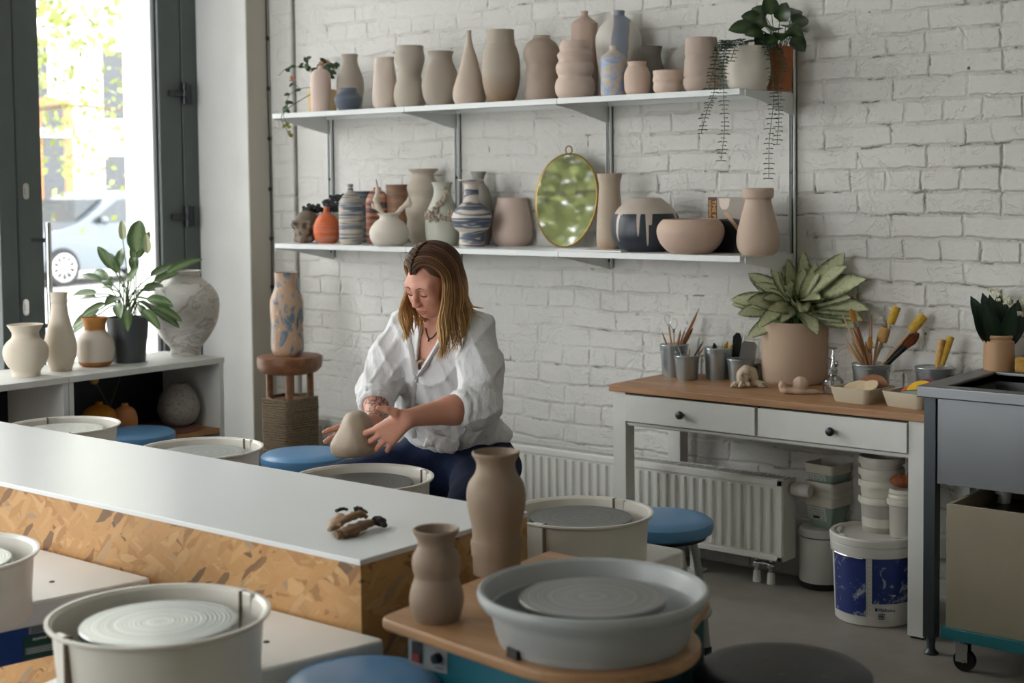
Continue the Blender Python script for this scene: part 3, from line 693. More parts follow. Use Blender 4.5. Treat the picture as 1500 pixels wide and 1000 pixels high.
b.chain([R3(.012, bz-.075), R3(-.012, bz-.02), R3(-.045, bz+.025), R3(-.055, bz+.06), R3(-.048, bz+.10), R3(-.055, bz+.15)], [.006, .008, .010, .012, .008, .003], .012)
b.chain([R3(-.045, bz+.025), R3(-.068, bz+.03), R3(-.075, bz+.045)], [.009, .007, .004], .008)
b.chain([R3(-.012, bz-.075, .01), R3(.02, bz-.01, .01), R3(.055, bz+.02), R3(.088, bz+.045), R3(.112, bz+.04)], [.006, .007, .009, .011, .005], .012)
b.chain([R3(.07, bz+.035), R3(.09, bz+.062), R3(.085, bz+.07)], [.009, .007, .004], .008); b.chain([R3(.08, bz+.04), R3(.11, bz+.02)], [.008, .004], .008)
dw = b.build('driftwood', DRIFT, loc=wv.location); dw.data.transform(Matrix.Translation(wv.location)); tag(dw, 'two pale gnarled driftwood pieces standing in the squat white vase', 'driftwood')
pot('vase', 'tall beige vase of three soft bulges and a wide flared rim', 'vase', 621.5, 358, [(358, 17), (350, 22), (338, 26), (322, 24.5), (310, 27), (300, 25), (290, 20), (280, 23.8), (272, 23.4), (263, 17), (256, 15.5), (250, 21.5), (248.5, 22)], BEI, Y=4.90, **L)
cv = pot('vase', 'grey-green vase with barnacle-like sculpted clay round its neck', 'vase', 648, 360.5, [(360.5, 19), (354, 23.5), (338, 25.6), (320, 25), (305, 21), (292, 15), (282, 12.5), (274, 13.5), (268, 15.6)], CELA, **L)
k = mpp(cv.location); q = MB(); r = random.Random(3)
path = [R3(-.060, .135, -.055), R3(-.03, .155, -.062), R3(-.01, .18, -.058), R3(.01, .215, -.05), R3(.02, .24, -.04)]
path2 = [R3(-.06, .135, -.055), R3(-.035, .12, -.068), R3(.0, .125, -.07), R3(.03, .118, -.07), R3(.045, .13, -.066), R3(.03, .15, -.066)]
for pp in (path, path2):
    for p in catmull(pp, 6):
        for _ in range(5):
            c = p+np.array([r.gauss(0, .007), r.gauss(0, .006), r.gauss(0, .006)]); s = r.uniform(.004, .008)
            d = Vector((r.gauss(.3, .5), r.gauss(-.9, .4), r.gauss(.2, .5))).normalized()
            q.lathe([(s, 0), (s*.8, s*1.0), (s*.45, s*1.2), (s*.3, s*.6)], 8, c, d.to_track_quat('Z', 'Y').to_matrix())
q.build('barnacle_relief', mat('barnacle_clay', '#b3a796', .85, var=.15, bump=.3), cv)
pot('vase', 'white vase marbled with blue bands, with a dish-like collar under its neck', 'vase', 691, 362.5, [(362.5, 18.5), (357, 19), (347, 18.2), (340, 19), (335, 25), (325, 29), (316, 28.8), (306, 23), (299, 15), (294, 11.8), (280, 10.6), (270, 11.5), (266, 18), (264, 19)],
    stripes('blue_marble', [(.3, '#c9beb2'), (.46, '#c9beb2'), (.5, '#566072'), (.56, '#434e60'), (.59, '#c4b9ad'), (.64, '#cdc2b6')], 19, xy=2.2, dist=.9), **L)
pot('vase', 'grey vase with a flared lip behind the blue marbled vase', 'vase', 702, 358, [(358, 15), (340, 19), (310, 20), (290, 19), (275, 14), (266, 8.5), (259, 8.6), (253, 11.3), (251, 11.6)], GREYC, Y=4.92, **L)
pot('vase', 'smooth pale pink tumbler-shaped vase left of the mirror', 'vase', 751, 360.5, [(360.5, 22), (354, 27), (342, 30), (328, 29.4), (312, 26), (298, 22.6), (291, 21.6)], clay('blush_pink_clay', '#c9b9af', .5), **L)
pot('vase', 'tall tan cylinder vase right of the mirror', 'vase', 893.5, 364, [(364, 16), (357, 18.5), (345, 19.6), (325, 19), (290, 16.5), (268, 15.5), (258, 17.5), (252.5, 18.6)], clay('tan_clay', '#aea295', color2='#a1805f', gradz=(.01, .07)), Y=4.80, **L)
t = NT('drip_glaze'); o_ = t.obj(); sp = t.n('ShaderNodeSeparateXYZ', {0: o_}); ang = t.math('ARCTAN2', sp.outputs[1], sp.outputs[0])
dv = t.n('ShaderNodeCombineXYZ', {0: t.math('MULTIPLY', ang, 3.0), 1: 0.0, 2: 0.0}).outputs[0]
dl_ = t.n('ShaderNodeTexVoronoi', {'Vector': dv, 'Scale': 1.35, 'Randomness': .9}, voronoi_dimensions='3D')
rnd = t.n('ShaderNodeSeparateColor', {0: dl_.outputs['Color']}).outputs[0]
core = t.n('ShaderNodeMapRange', {'Value': dl_.outputs['Distance'], 'From Min': .40, 'From Max': .24}, interpolation_type='SMOOTHSTEP').outputs[0]
lev = t.math('ADD', .148, t.math('MULTIPLY', core, t.math('MULTIPLY', t.math('POWER', rnd, .6), -.125)))
tip = t.math('GREATER_THAN', sp.outputs[2], lev)
up_ = t.math('GREATER_THAN', sp.outputs[2], t.math('ADD', .146, t.math('MULTIPLY', t.noise(9, 2).outputs['Fac'], .012)))
MAT['drip'] = t.done(t.mix(t.math('MAXIMUM', tip, up_), '#2b323a', '#b9ada0'), .42)
pot('vase', 'large round dark vase with cream glaze dripping from its shoulder', 'vase', 946, 366, [(366, 32), (358, 42), (345, 49), (330, 50), (315, 47.5), (303, 40), (295, 31), (290, 25), (288.6, 23)], MAT['drip'], Y=4.79, zs=SH_B, group=GL, seg=64, rz=.6)
pot('bowl', 'wide pale pink incurving bowl in front of the dark drip-glazed vase', 'bowl', 1015, 372.5, [(372.5, 28), (366, 37), (356, 45), (343, 49.5), (333, 48.5), (326, 44), (322.6, 40.5)], clay('pink_bowl_clay', '#bcaa9e'), **L)
pot('vase', 'large pale pink vase with a thick collar at the right end of the lower shelf', 'vase', 1110.5, 370, [(370, 23), (362, 29), (350, 31.5), (335, 30), (315, 25), (298, 20.5), (289, 19), (286, 22), (277, 23.2), (272.7, 22.6)], clay('pink_collar_clay', '#b9a99d'), Y=4.74, **L)
# thin white board under the dark vase
P = at_z(927, 364, SH_B); tag(MB().box((-.15, -.04, 0), (.15, .14, .006)).build('tile', WHITE, loc=(P[0]-.01, 4.70, SH_B), bevel=.001, smooth=False), 'thin white board lying under the dark drip-glazed vase', 'board')

# brass mirror leaning on the wall
cP = at_y(829, 294, 4.90); k = mpp(cP); t = thing('mirror', 'round brass-rimmed mirror with a hanging ring, leaning against the brick wall', 'mirror', (cP[0], 4.885, SH_B), 0)
ang = math.radians(-9); rx, ry = 50.5*k*1.12, 67.5*k; cz = ry*1.0+.002
Rm = Matrix.Rotation(math.radians(-4.5), 3, 'X')
def egg(a, s=1): 
    x = rx*s*math.cos(a)*(1+.05*math.sin(a)); z = ry*s*math.sin(a); c_, s_ = math.cos(-ang), math.sin(-ang)
    return Rm @ Vector((x*c_-z*s_*.35, 0, z+x*.13+cz))
pts = [egg(2*PI*i/64) for i in range(64)]
zmin = min(p[2] for p in pts)
for p in pts: p[2] -= zmin-.004
MB().tube(pts, .0045, 8, closed=True).build('frame', mat('brass', '#a98a4a', .3, .95, var=.05), t)
m = MB(); m.add([p+Vector((0, -.001, 0)) for p in pts]+[p+Vector((0, .003, 0)) for p in pts], [tuple(range(64))[::-1], tuple(range(64, 128))])
m.build('mirror_glass', mat('mirror_silver', '#e6e8e6', .02, 1.0, var=0), t, smooth=False)
tp = max(pts, key=lambda p: p[2]); MB().tube([tp+Vector((.017*math.cos(a), 0, .016+.017*math.sin(a))) for a in [2*PI*i/20 for i in range(20)]], .003, 6, closed=True).build('hanging_ring', MAT['brass'], t)

# book
P = at_y(1037, 368, 4.83); k = mpp(P); t = thing('book', 'dark brown book with gold spine lettering and a pottery picture on its cover', 'book', (P[0], 4.83, SH_B), math.radians(-4))
H_ = 82*k*.98; WS, WC = .042, .195
RED = mat('oxblood_cloth', '#4b2620', .6)
MB().box((0, 0, 0), (WS, .02, H_)).build('spine', RED, t, bevel=.002)
PHOTO = mat('cover_grey_picture', '#8f857b', .4, var=.1, scale=8)
cvr = MB().box((WS, .0, 0), (WS+WC, .018, H_)).build('cover', PHOTO, t, bevel=.001)
dk = mat('cover_dark_picture', '#22262b', .4); pc = mat('cover_pot_picture', '#c9bcae', .4); sk = mat('cover_tool_picture', '#b9977a', .4)
def flat(nm, poly, m_, z=-.0006): MB().add([(x, z, y) for x, y in poly], [tuple(range(len(poly)))]).build(nm, m_, cvr, smooth=False)
flat('picture_dark_cloth', [(WS, 0), (WS+WC, 0), (WS+WC, H_*.52), (WS+.08, H_*.62), (WS, H_*.6)], dk)
flat('picture_pot', [(WS+.01, H_*.98), (WS+.06, H_*.98), (WS+.056, H_*.84), (WS+.045, H_*.78), (WS+.025, H_*.78), (WS+.014, H_*.84)], pc, -.0009)
flat('picture_tool', [(WS+.03, H_*.72), (WS+.045, H_*.74), (WS+.115, H_*.40), (WS+.10, H_*.36)], sk, -.0009)
def text(s, size, m_, parent, loc, rot, name='lettering', ext=.0003, align='LEFT'):
    c = bpy.data.curves.new(name, 'FONT'); c.body = s; c.size = size; c.extrude = ext; c.align_x = align; c.resolution_u = 3
    tmp = bpy.data.objects.new(name, c); COL.objects.link(tmp); me = bpy.data.meshes.new_from_object(tmp); bpy.data.objects.remove(tmp)
    me.name = name; o = bpy.data.objects.new(name, me); COL.objects.link(o); me.materials.clear(); me.materials.append(m_); o.parent = parent; o.location = loc; o.rotation_euler = rot; return o
GOLD = mat('gold_foil', '#b98d45', .35, .6)
text('THE POTTER', .026, GOLD, t, (.021, -.0008, H_*.95), (PI/2, PI/2, 0))
text('ceramics', .020, GOLD, t, (.006, -.0008, H_*.95), (PI/2, PI/2, 0))

# skull
P = at_z(446, 356, SH_B); k = mpp(P); P = P+AWY*.055; s = SDF((-.075, -.10, -.002), (.075, .10, .155), .0022)
s.ell((0, .025, .098), (.056, .066, .050), k=.01); s.ell((0, -.03, .085), (.046, .04, .04), k=.02); s.ell((0, -.045, .045), (.034, .030, .03), k=.02)
s.chain([(-.040, -.01, .045), (-.034, -.04, .018), (0, -.064, .012), (.034, -.04, .018), (.040, -.01, .045)], [.011, .011, .012, .011, .011], .012)
s.cap((-.05, -.035, .075), (-.05, .02, .062), .008, k=.008); s.cap((.05, -.035, .075), (.05, .02, .062), .008, k=.008)
s.cap((-.038, -.062, .095), (.038, -.062, .095), .011, k=.012); s.ell((0, .03, .02), (.035, .035, .022), k=.02)
for q in (-1, 1): s.ell((q*.0225, -.072, .079), (.0165, .022, .0145), k=.006, sub=True)
s.cap((0, -.085, .058), (0, -.075, .045), .0065, .009, k=.004, sub=True)
for i in range(-4, 5): s.cap((i*.0066, -.085, .040), (i*.0066, -.075, .014), .0012, k=.003, sub=True)
s.cap((-.03, -.09, .027), (.03, -.09, .027), .0035, k=.004, sub=True); s.cap((-.04, -.03, .04), (-.028, -.062, .034), .006, k=.004, sub=True); s.cap((.04, -.03, .04), (.028, -.062, .034), .006, k=.004, sub=True)
s.F = np.maximum(s.F, (.0-(s.lo[2]+s.h*np.arange(s.n[2])))[None, None, :]).astype(np.float32)
o = s.build('skull', clay('skull_clay', '#786f65'), loc=(0, 0, 0)); o.scale = (1.0, 1.0, 1.02); o.location = (P[0], P[1], SH_B); o.rotation_euler = (0, 0, math.radians(30)); tag(o, 'brown clay human skull at the left end of the lower shelf', 'skull')

# ================================================================== LOW CABINET UNDER THE WINDOW
CT = .75; CABW = mat('cabinet_white', '#d4d5d1', .5, var=.03, scale=20, bump=.08, bscale=18)
CABD = mat('cabinet_back', '#12181e', .6); OAK = m_wood('oak_board', '#8a6038', '#b58a58', 1)
cy1 = float(at_z(321, 522, CT)[1]); cj = float(at_z(99.5, 551, CT)[1])
cx = float(at_z(321, 522, CT)[0])+.03
def cabinet(y0, y1, label):
    D = .42; H = CT; t = thing('low_cabinet', label, 'cabinet', (cx, y1, 0)); w = y1-y0; q = .018
    m = MB(); m.box((-D, -w, H-.026), (.006, .0, H)); m.build('top_board', CABW, t, smooth=False, bevel=.002)
    m = MB(); m.box((-D, -w, .0), (0, -w+.022, H-.026)); m.build('side_panel', CABW, t, smooth=False)
    m = MB(); m.box((-D, -.024, .0), (0, -.002, H-.026)); m.build('side_panel', CABW, t, smooth=False)
    MB().box((-D, -w, .0), (-D+.012, 0, H-.03)).build('back_panel', CABD, t, smooth=False)
    MB().box((-D, -w+.02, .05), (-.004, -.022, .07)).build('floor_board', CABW, t, smooth=False)
    return t
cabinet(cj, cy1, 'white open cabinet with a black back, holding the speckled egg vase and gourds')
cabinet(cj-1.35, cj-.002, 'white open cabinet with a black back, at the far left under the white vases')
bz = float(at_x(316, 628, cx)[2]); bz = max(.40, min(.52, bz))
sh = MB().box((-.39, -(cy1-cj)+.05, -.022), (-.006, 0, 0)).build('shelf_board', OAK, loc=(cx, cy1-.026, bz), smooth=False, bevel=.002); tag(sh, 'oak shelf board inside the window cabinet under the speckled egg vase', 'shelf')
sh2 = MB().box((-.39, -1.29, -.022), (-.006, 0, 0)).build('shelf_board', OAK, loc=(cx, cj-.03, bz), smooth=False, bevel=.002); tag(sh2, 'oak shelf board inside the far left window cabinet', 'shelf')
def cabpot(name, label, cat, pcx, yb, prof, m, z, xin, **k):
    P = at_x(pcx, yb, cx-xin); P[2] = z; kk = mpp(P)
    if k.get('fit'):
        v = M @ (P-C0); y2 = PPY+F*v[1]/v[2]; yt = prof[-1][0]; prof = [(yt+(y-yt)*(y2-yt)/(yb-yt), hw) for y, hw in prof]; yb = y2
    pr = [(hw*kk, (yb-y)*kk) for y, hw in prof]
    o = MB().lathe(wallpot(pr, .006), 48, fn=k.get('fn')).build(name, m, loc=P); return tag(o, label, cat)
SPK = NT('speckled_stone_glaze'); nn = SPK.noise(90, 3, .6); cc = SPK.ramp(nn.outputs['Fac'], [(.33, '#6e685f'), (.42, '#96928a'), (.7, '#a39f97')]); SPK = SPK.done(cc.outputs[0], .8)
tag(MB().lathe([(0, 0), (.16, 0), (.165, .004), (.16, .008), (0, .008)], 40).build('woven_mat', mat('reddish_mat', '#7b5344', .9, var=.25, scale=40), loc=(cx-.18, cy1-.20, bz+.0005)), 'round reddish mat under the speckled egg vase', 'mat')
cabpot('vase', 'grey speckled egg-shaped vase inside the window cabinet', 'vase', 262, 621, [(621, 17), (615, 24), (602, 30), (590, 30), (577, 26), (568, 20), (561.5, 14), (560, 13.5)], SPK, bz+.009, .18)
GO1 = clay('ochre_clay', '#a9743f'); GO2 = clay('terracotta_pink', '#a87a5d')
g1 = cabpot('bottle', 'ochre round gourd vase with a twig, inside the window cabinet', 'vase', 146, 626, [(626, 14), (618, 22), (606, 25.5), (598, 23), (593, 14), (591, 6), (588.5, 5)], GO1, bz, .16, fit=1)
g2 = cabpot('bottle', 'pinkish round gourd vase with a twig, beside the ochre one in the cabinet', 'vase', 183.5, 626, [(626, 10), (618, 16), (606, 18), (597, 14), (593, 6), (590.5, 5)], GO2, bz, .11, fit=1)
for g, e, lab in ((g1, (177, 549), 'thin dry twig rising from the ochre gourd vase'), (g2, (138, 557), 'thin dry twig with a yellow ball end rising from the pinkish gourd vase')):
    p = g.location; q = at_x(*e, p[0]); a = np.array([p[0], p[1], p[2]+.012])
    m = MB().tube([a, (a+q)/2+np.array([0, .0, .004]), q], .0017, 6).build('twig', mat('dry_twig', '#6b5a3c', .8), loc=tuple(a), world=True); tag(m, lab, 'twig')
    if e[0] == 138: MB().ell(tuple(q-a), (.018, .018, .018), 14, 10).build('ball', mat('yellow_ball', '#b98a3a', .7), m)
cabpot('bowl', 'shallow dark brown bowl inside the far left cabinet', 'bowl', 42, 606, [(606, 14), (602, 24), (596, 30), (592, 32)], clay('dark_brown_clay', '#6c5647'), bz, .2)

# pots on the cabinet
def toppot(name, label, cat, pcx, yb, prof, m, **k): return pot(name, label, cat, pcx, yb, prof, m, zs=CT, group='pots on the window cabinet', wall=.007, **k)
BIS = clay('white_bisque', '#d2cabd'); BIS2 = clay('cream_bisque', '#cec6ba')
toppot('vase', 'short white vase with a wide flared mouth, leftmost on the window cabinet', 'vase', 32.5, 553, [(553, 20), (545, 20.5), (536, 27), (524, 32), (512, 32), (503, 27), (497, 20.5), (490, 19), (484, 22), (477.6, 26)], BIS)
toppot('bottle', 'tall white bottle vase with a ring at its neck on the window cabinet', 'vase', 84.5, 544.5, [(544.5, 16), (538, 17), (525, 22), (512, 23.6), (498, 22), (480, 17), (463, 13), (450, 11.5), (446, 11), (443, 12), (437, 11.5), (430, 12.3)], BIS2)
t = NT('half_dipped_clay'); sz = t.n('ShaderNodeSeparateXYZ', {0: t.obj()}).outputs[2]
o_ = t.ramp(t.math('MULTIPLY', sz, 1.0), [(0, '#a0662e'), (.020, '#a0662e'), (.024, '#cdc3b6'), (.153, '#cfc5b8'), (.158, '#b0752f'), (.20, '#c08540')]); MAT['dip'] = t.done(o_.outputs[0], .6)
toppot('jar', 'cream jar with an unglazed orange neck and foot on the window cabinet', 'jar', 135, 538, [(538, 19), (533, 24), (520, 27), (507, 27), (497, 24.5), (490, 18.5), (486, 15.6), (478, 15.5), (471, 17.5), (467, 19.6)], MAT['dip'])
t = NT('marbled_white_glaze'); n = t.noise(3.2, 6, .62, t.mapping(t.obj(), (1, 1, 2.4), (.5, .4, 0)), 1.6)
o_ = t.ramp(n.outputs['Fac'], [(.36, '#b5aea5'), (.46, '#c9c5be'), (.505, '#9b948d'), (.53, '#cbc7c0'), (.7, '#d6d3cc')]); MAT['marb'] = t.done(o_.outputs[0], .42)
toppot('vase', 'large round-shouldered white marbled vase at the right end of the window cabinet', 'vase', 267.5, 522.5, [(522.5, 22), (516, 22), (510, 23), (495, 35), (475, 46), (455, 50), (438, 49), (424, 42), (414, 31), (409, 24), (404, 23), (399, 25)], MAT['marb'])

def planter(name, label, cat, pcx, yb, prof, m, z, wall=.008, group=None, Y=None):
    o = pot(name, label, cat, pcx, yb, prof, m, zs=z, wall=wall, group=group, Y=Y); r = prof[-1][1]*mpp(o.location)-wall
    MB().lathe([(0, o['h']-.022), (r-.002, o['h']-.022)], 24).build('soil', mat('soil', '#2a211a', .95, var=.3, bump=.6, bscale=150), o); return o
CHAR = mat('charcoal_plastic', '#474c4f', .45, var=.03)
pl = planter('potted_peace_lily', 'peace lily with arching leaves in a charcoal pot on the window cabinet', 'plant', 182, 532.5, [(532.5, 24.5), (500, 27), (498, 28), (470, 30), (467, 30)], CHAR, CT)
LILY = m_leaf('lily_leaf', '#48653a', '#7d9160', .36)
r = random.Random(5); k = mpp(pl.location); h0 = pl['h']-.02
tips = [(112, 432, .06), (128, 405, .04), (150, 375, -.05), (200, 335, .02), (214, 350, .06), (175, 372, .08), (246, 392, .10), (283, 384, .05), (235, 445, -.12), (222, 470, -.16), (247, 470, -.05), (135, 455, -.1), (120, 470, -.06), (165, 440, -.14), (192, 405, -.05), (150, 420, .12), (228, 425, .15), (172, 455, -.17), (208, 455, .14), (196, 380, .14), (140, 400, .1), (185, 470, -.17)]
tips = tips+[(x+r.uniform(-14, 14), y+r.uniform(-8, 14), z+r.uniform(-.06, .06)) for x, y, z in tips[::2]]
for i, (tx, ty, dy) in enumerate(tips):
    tip = at_d(tx, ty, (M @ (np.array(pl.location)-C0))[2]+dy)-np.array(pl.location); base = np.array([r.uniform(-.03, .03), r.uniform(-.03, .03), h0])
    v = tip-base; ht = np.array([0, 0, 1.])
    m1 = base+v*.5+np.array([0, 0, max(.02, .10-.15*abs(v[2]))]); mid = base+v*.62+np.array([0, 0, .05])
    st = MB().tube(catmull([base, base+(m1-base)*.55+np.array([0, 0, .03]), mid], 5), .0028, 6).build('stem', mat('plant_stem', '#4d6a35', .5), pl)
    d = tip-mid; L = np.linalg.norm(d)*1.05+.06; d = d/np.linalg.norm(d)+np.array([0, 0, .22])
    MB().leaf(mid, d, UP*.7-AWY*.6+RGT*.25*math.sin(i*2.1), L*.95, .047 if i != 3 else .085, droop=.30, fold=.25, n=9, wave=.03).build('leaf', LILY, st)
for (tx, ty) in ((180, 352), (216, 372)):
    tip = at_d(tx, ty, (M @ (np.array(pl.location)-C0))[2])-np.array(pl.location); b = np.array([.01, 0, h0])
    st = MB().tube(catmull([b, (b+tip)/2+np.array([.01, 0, .01]), tip], 5), .002, 6).build('stem', MAT['plant_stem'], pl)
    MB().leaf(tip, (.1, -.1, 1), (1, -.6, 0), .09, .035, droop=.15, fold=.5).build('flower', mat('pale_spathe', '#c7cfa0', .5), st)

# ================================================================== CARVED STOOL WITH ROPE BASE
Pr = at_d(424, 524, F*.305/96); zt = float(Pr[2]+.012); TW = m_wood('carved_wood', '#5f3a22', '#926341', 0, .45, .6)
t = thing('plant_stand', 'round carved wood stand on four posts with a rope-bound square base', 'stand', (Pr[0], Pr[1], 0))
MB().lathe([(0, zt), (.143, zt), (.150, zt-.004), (.152, zt-.03), (.148, zt-.055), (.13, zt-.075), (.10, zt-.083), (0, zt-.083)], 48).build('seat', TW, t)
zb = float(at_d(424, 582, F*.305/96)[2])
for sx in (-1, 1):
    for sy in (-1, 1): MB().cyl((sx*.066, sy*.066, zb-.04), (sx*.066, sy*.066, zt-.078), .0165, seg=16).build('post', TW, t)
m = MB(); ROPE = mat('rope', '#75654f', .9, var=.25, scale=90, bump=.6, bscale=260); hh = 0.0; pts = []
zz = .008
while zz < zb:
    q = [(x, y, zz+.003*math.sin(i*2.1+zz*90)) for i, (x, y) in enumerate(rrect(.195, .195, .03, 4))]; m.tube(q, .0062, 6, closed=True); zz += .0112
m.build('rope_binding', ROPE, t); MB().box((-.085, -.085, 0), (.085, .085, zb-.006)).build('core', TW, t, smooth=False)
m = MB(); m.tube(catmull([(.1*math.cos(a)*1.0, .1*math.sin(a), zb+.004*math.sin(5*a)) for a in [2*PI*i/12 for i in range(12)]]+[(.1, 0, zb)], 3), .006, 6); m.build('rope_end', ROPE, t)
tt = NT('splashed_glaze'); n1 = tt.noise(15, 4, .6, tt.mapping(tt.obj(), (1, 1, .55)), 1.6); n2 = tt.noise(11, 4, .6, tt.mapping(tt.obj(), (1, 1, .5), loc=(4, 4, 4)), 1.4)
c1 = tt.ramp(n1.outputs['Fac'], [(.40, '#66727f'), (.46, '#8d8f92'), (.48, '#b99b80'), (.62, '#bb9a7d'), (.66, '#c9bfb0')])
c2 = tt.mix(tt.ramp(n2.outputs['Fac'], [(.60, 0.0), (.63, 1.0)]).outputs[0], c1.outputs[0], '#5b3c2e'); MAT['splash'] = tt.done(c2, .45)
pr = [(19, 0), (23, 5), (24.5, 14), (24, 40), (25, 72), (23.5, 84), (19, 95), (17, 103), (17, 115), (18, 121)]; k = .305/96
tag(MB().lathe(wallpot([(a*k*.98, b*k) for a, b in pr], .006), 48).build('vase', MAT['splash'], loc=(Pr[0]-.012, Pr[1], zt+.001)), 'tall vase splashed blue, cream and brown on the carved wood stand', 'vase')

# ================================================================== WORK DESK WITH DRAWERS
DZ = .75; DX0, DX1, DY0, DY1 = -3.233, -1.965, 4.522, 4.985
DESKW = mat('desk_white', '#cfcfca', .5, var=.02, bump=.03); PINE = m_wood('pine_top', '#8d6443', '#b58a62', 0, .5)
t = thing('desk', 'white writing desk with two drawers and a pine top against the brick wall', 'desk', (DX0, DY0, 0)); w = DX1-DX0; d = DY1-DY0
MB().box((0, 0, DZ-.026), (w, d, DZ)).build('desk_top', PINE, t, smooth=False, bevel=.003)
for x in (.012, w-.012-.058):
    for y in (.012, d-.075): MB().box((x, y, 0.008), (x+.058, y+.058, DZ-.026)).build('leg', DESKW, t, smooth=False, bevel=.002)
for x in (.012, w-.07):
    for y in (.012, d-.075): MB().box((x+.008, y+.008, 0), (x+.05, y+.05, .009)).build('foot_pad', BLACK, t, smooth=False)
m = MB(); m.box((.07, .03, DZ-.155), (w-.07, .05, DZ-.132)); m.box((.07, d-.06, DZ-.15), (w-.07, d-.04, DZ-.026)); m.box((.02, .06, DZ-.15), (.04, d-.06, DZ-.026)); m.box((w-.04, .06, DZ-.15), (w-.02, d-.06, DZ-.026)); m.box((.07, .02, DZ-.15), (w-.07, .045, DZ-.14))
m.build('apron', DESKW, t, smooth=False, bevel=.0015)
MB().box((.07, .04, DZ-.135), (w-.07, .044, DZ-.028)).build('drawer_gap', GASKET, t, smooth=False)
dw_ = (w-.14-.012)/2
for i in range(2):
    x = .07+.002+i*(dw_+.010)
    dr = MB().box((x, .004, DZ-.134), (x+dw_-.002, .03, DZ-.034)).build('drawer', DESKW, t, smooth=False, bevel=.0015)
    MB().lathe([(0, -.006), (.006, -.006), (.0065, .006), (.012, .013), (.0155, .020), (.0145, .027), (.008, .031), (0, .032)], 24, (x+dw_*(.46 if i == 0 else .52), .004, DZ-.086), Matrix.Rotation(PI/2, 3, 'X')).build('knob', BLACK, dr)
GD = 'things on the desk'
def deskpot(name, label, cat, pcx, yb, prof, m, **k): return pot(name, label, cat, pcx, yb, prof, m, zs=DZ, wall=k.pop('wall', .0025), **k)
def proj(p):
    v = M @ (np.array(p)-C0); return PPX+F*v[0]/v[2], PPY+F*v[1]/v[2]
def bucket(label, pcx, yb, yt, wb, wt, Y=None):
    if Y is None: P = at_z(pcx, yb, DZ)+AWY*wb*.0023; P[2] = DZ
    else:
        lo_, hi_ = 500., 640.
        for _ in range(40):
            mid_ = (lo_+hi_)/2
            if at_z(pcx, mid_, DZ)[1] > Y: lo_ = mid_
            else: hi_ = mid_
        P = at_z(pcx, mid_, DZ); yb = mid_
    k = mpp(P); h = (yb-yt)*k; rb, rt = wb*k, wt*k
    t = thing('zinc_bucket', label, 'bucket', P, group='zinc buckets on the desk')
    MB().lathe([(0, .002), (rb-.004, .002), (rb, 0), (rb+.001, .003), (rt, h-.006)], 40).lathe([(rt+.0026*math.cos(a), h-.004+.0026*math.sin(a)) for a in [2*PI*i/8 for i in range(9)]], 40, close=True).lathe([(rt-.0015, h-.004), (rb-.001, .006), (0, .005)], 40).build('bucket', ZINC, t)
    m = MB()
    for y in (-.004, .004): m.lathe([(rb+(rt-rb)*.86+.0012, h*.86+y), (rb+(rt-rb)*.86+.002, h*.86+y+.001), (rb+(rt-rb)*.86+.0012, h*.86+y+.002)], 40, close=True)
    m.build('band', ZINC, t); return t, P, k, h, rt
bA = bucket('zinc bucket of wooden modelling tools, leftmost on the desk', 989, 552, 505, 17, 20.5)
bB = bucket('small zinc bucket of loop tools in front of the leftmost bucket', 1008, 557, 521, 15, 18)
bC = bucket('tall zinc bucket with yellow and black handled tools, in the middle of the desk group', 1054, 556, 510, 17.5, 20.5)
bD = bucket('zinc bucket holding a steel scraper behind the white creature figurine', 1087, 560, 526, 16, 19.5)
bE = bucket('wide zinc bucket full of brushes and sponge sticks right of the large plant', 1276, 565, 531, 23, 27.5, Y=4.865)
bF = bucket('zinc bucket with yellow sponges beside the steel sink', 1369, 566, 536, 23, 28, Y=4.87)
WOODS = [mat('tool_wood_a', '#b48a62', .6), mat('tool_wood_b', '#9a6b45', .6), mat('tool_wood_c', '#c8a680', .6)]
SPG = mat('yellow_sponge', '#c9a23f', .95, var=.12, scale=60, bump=.9, bscale=170); SPG2 = mat('tan_sponge', '#c0965a', .95, var=.12, scale=60, bump=.9, bscale=170)
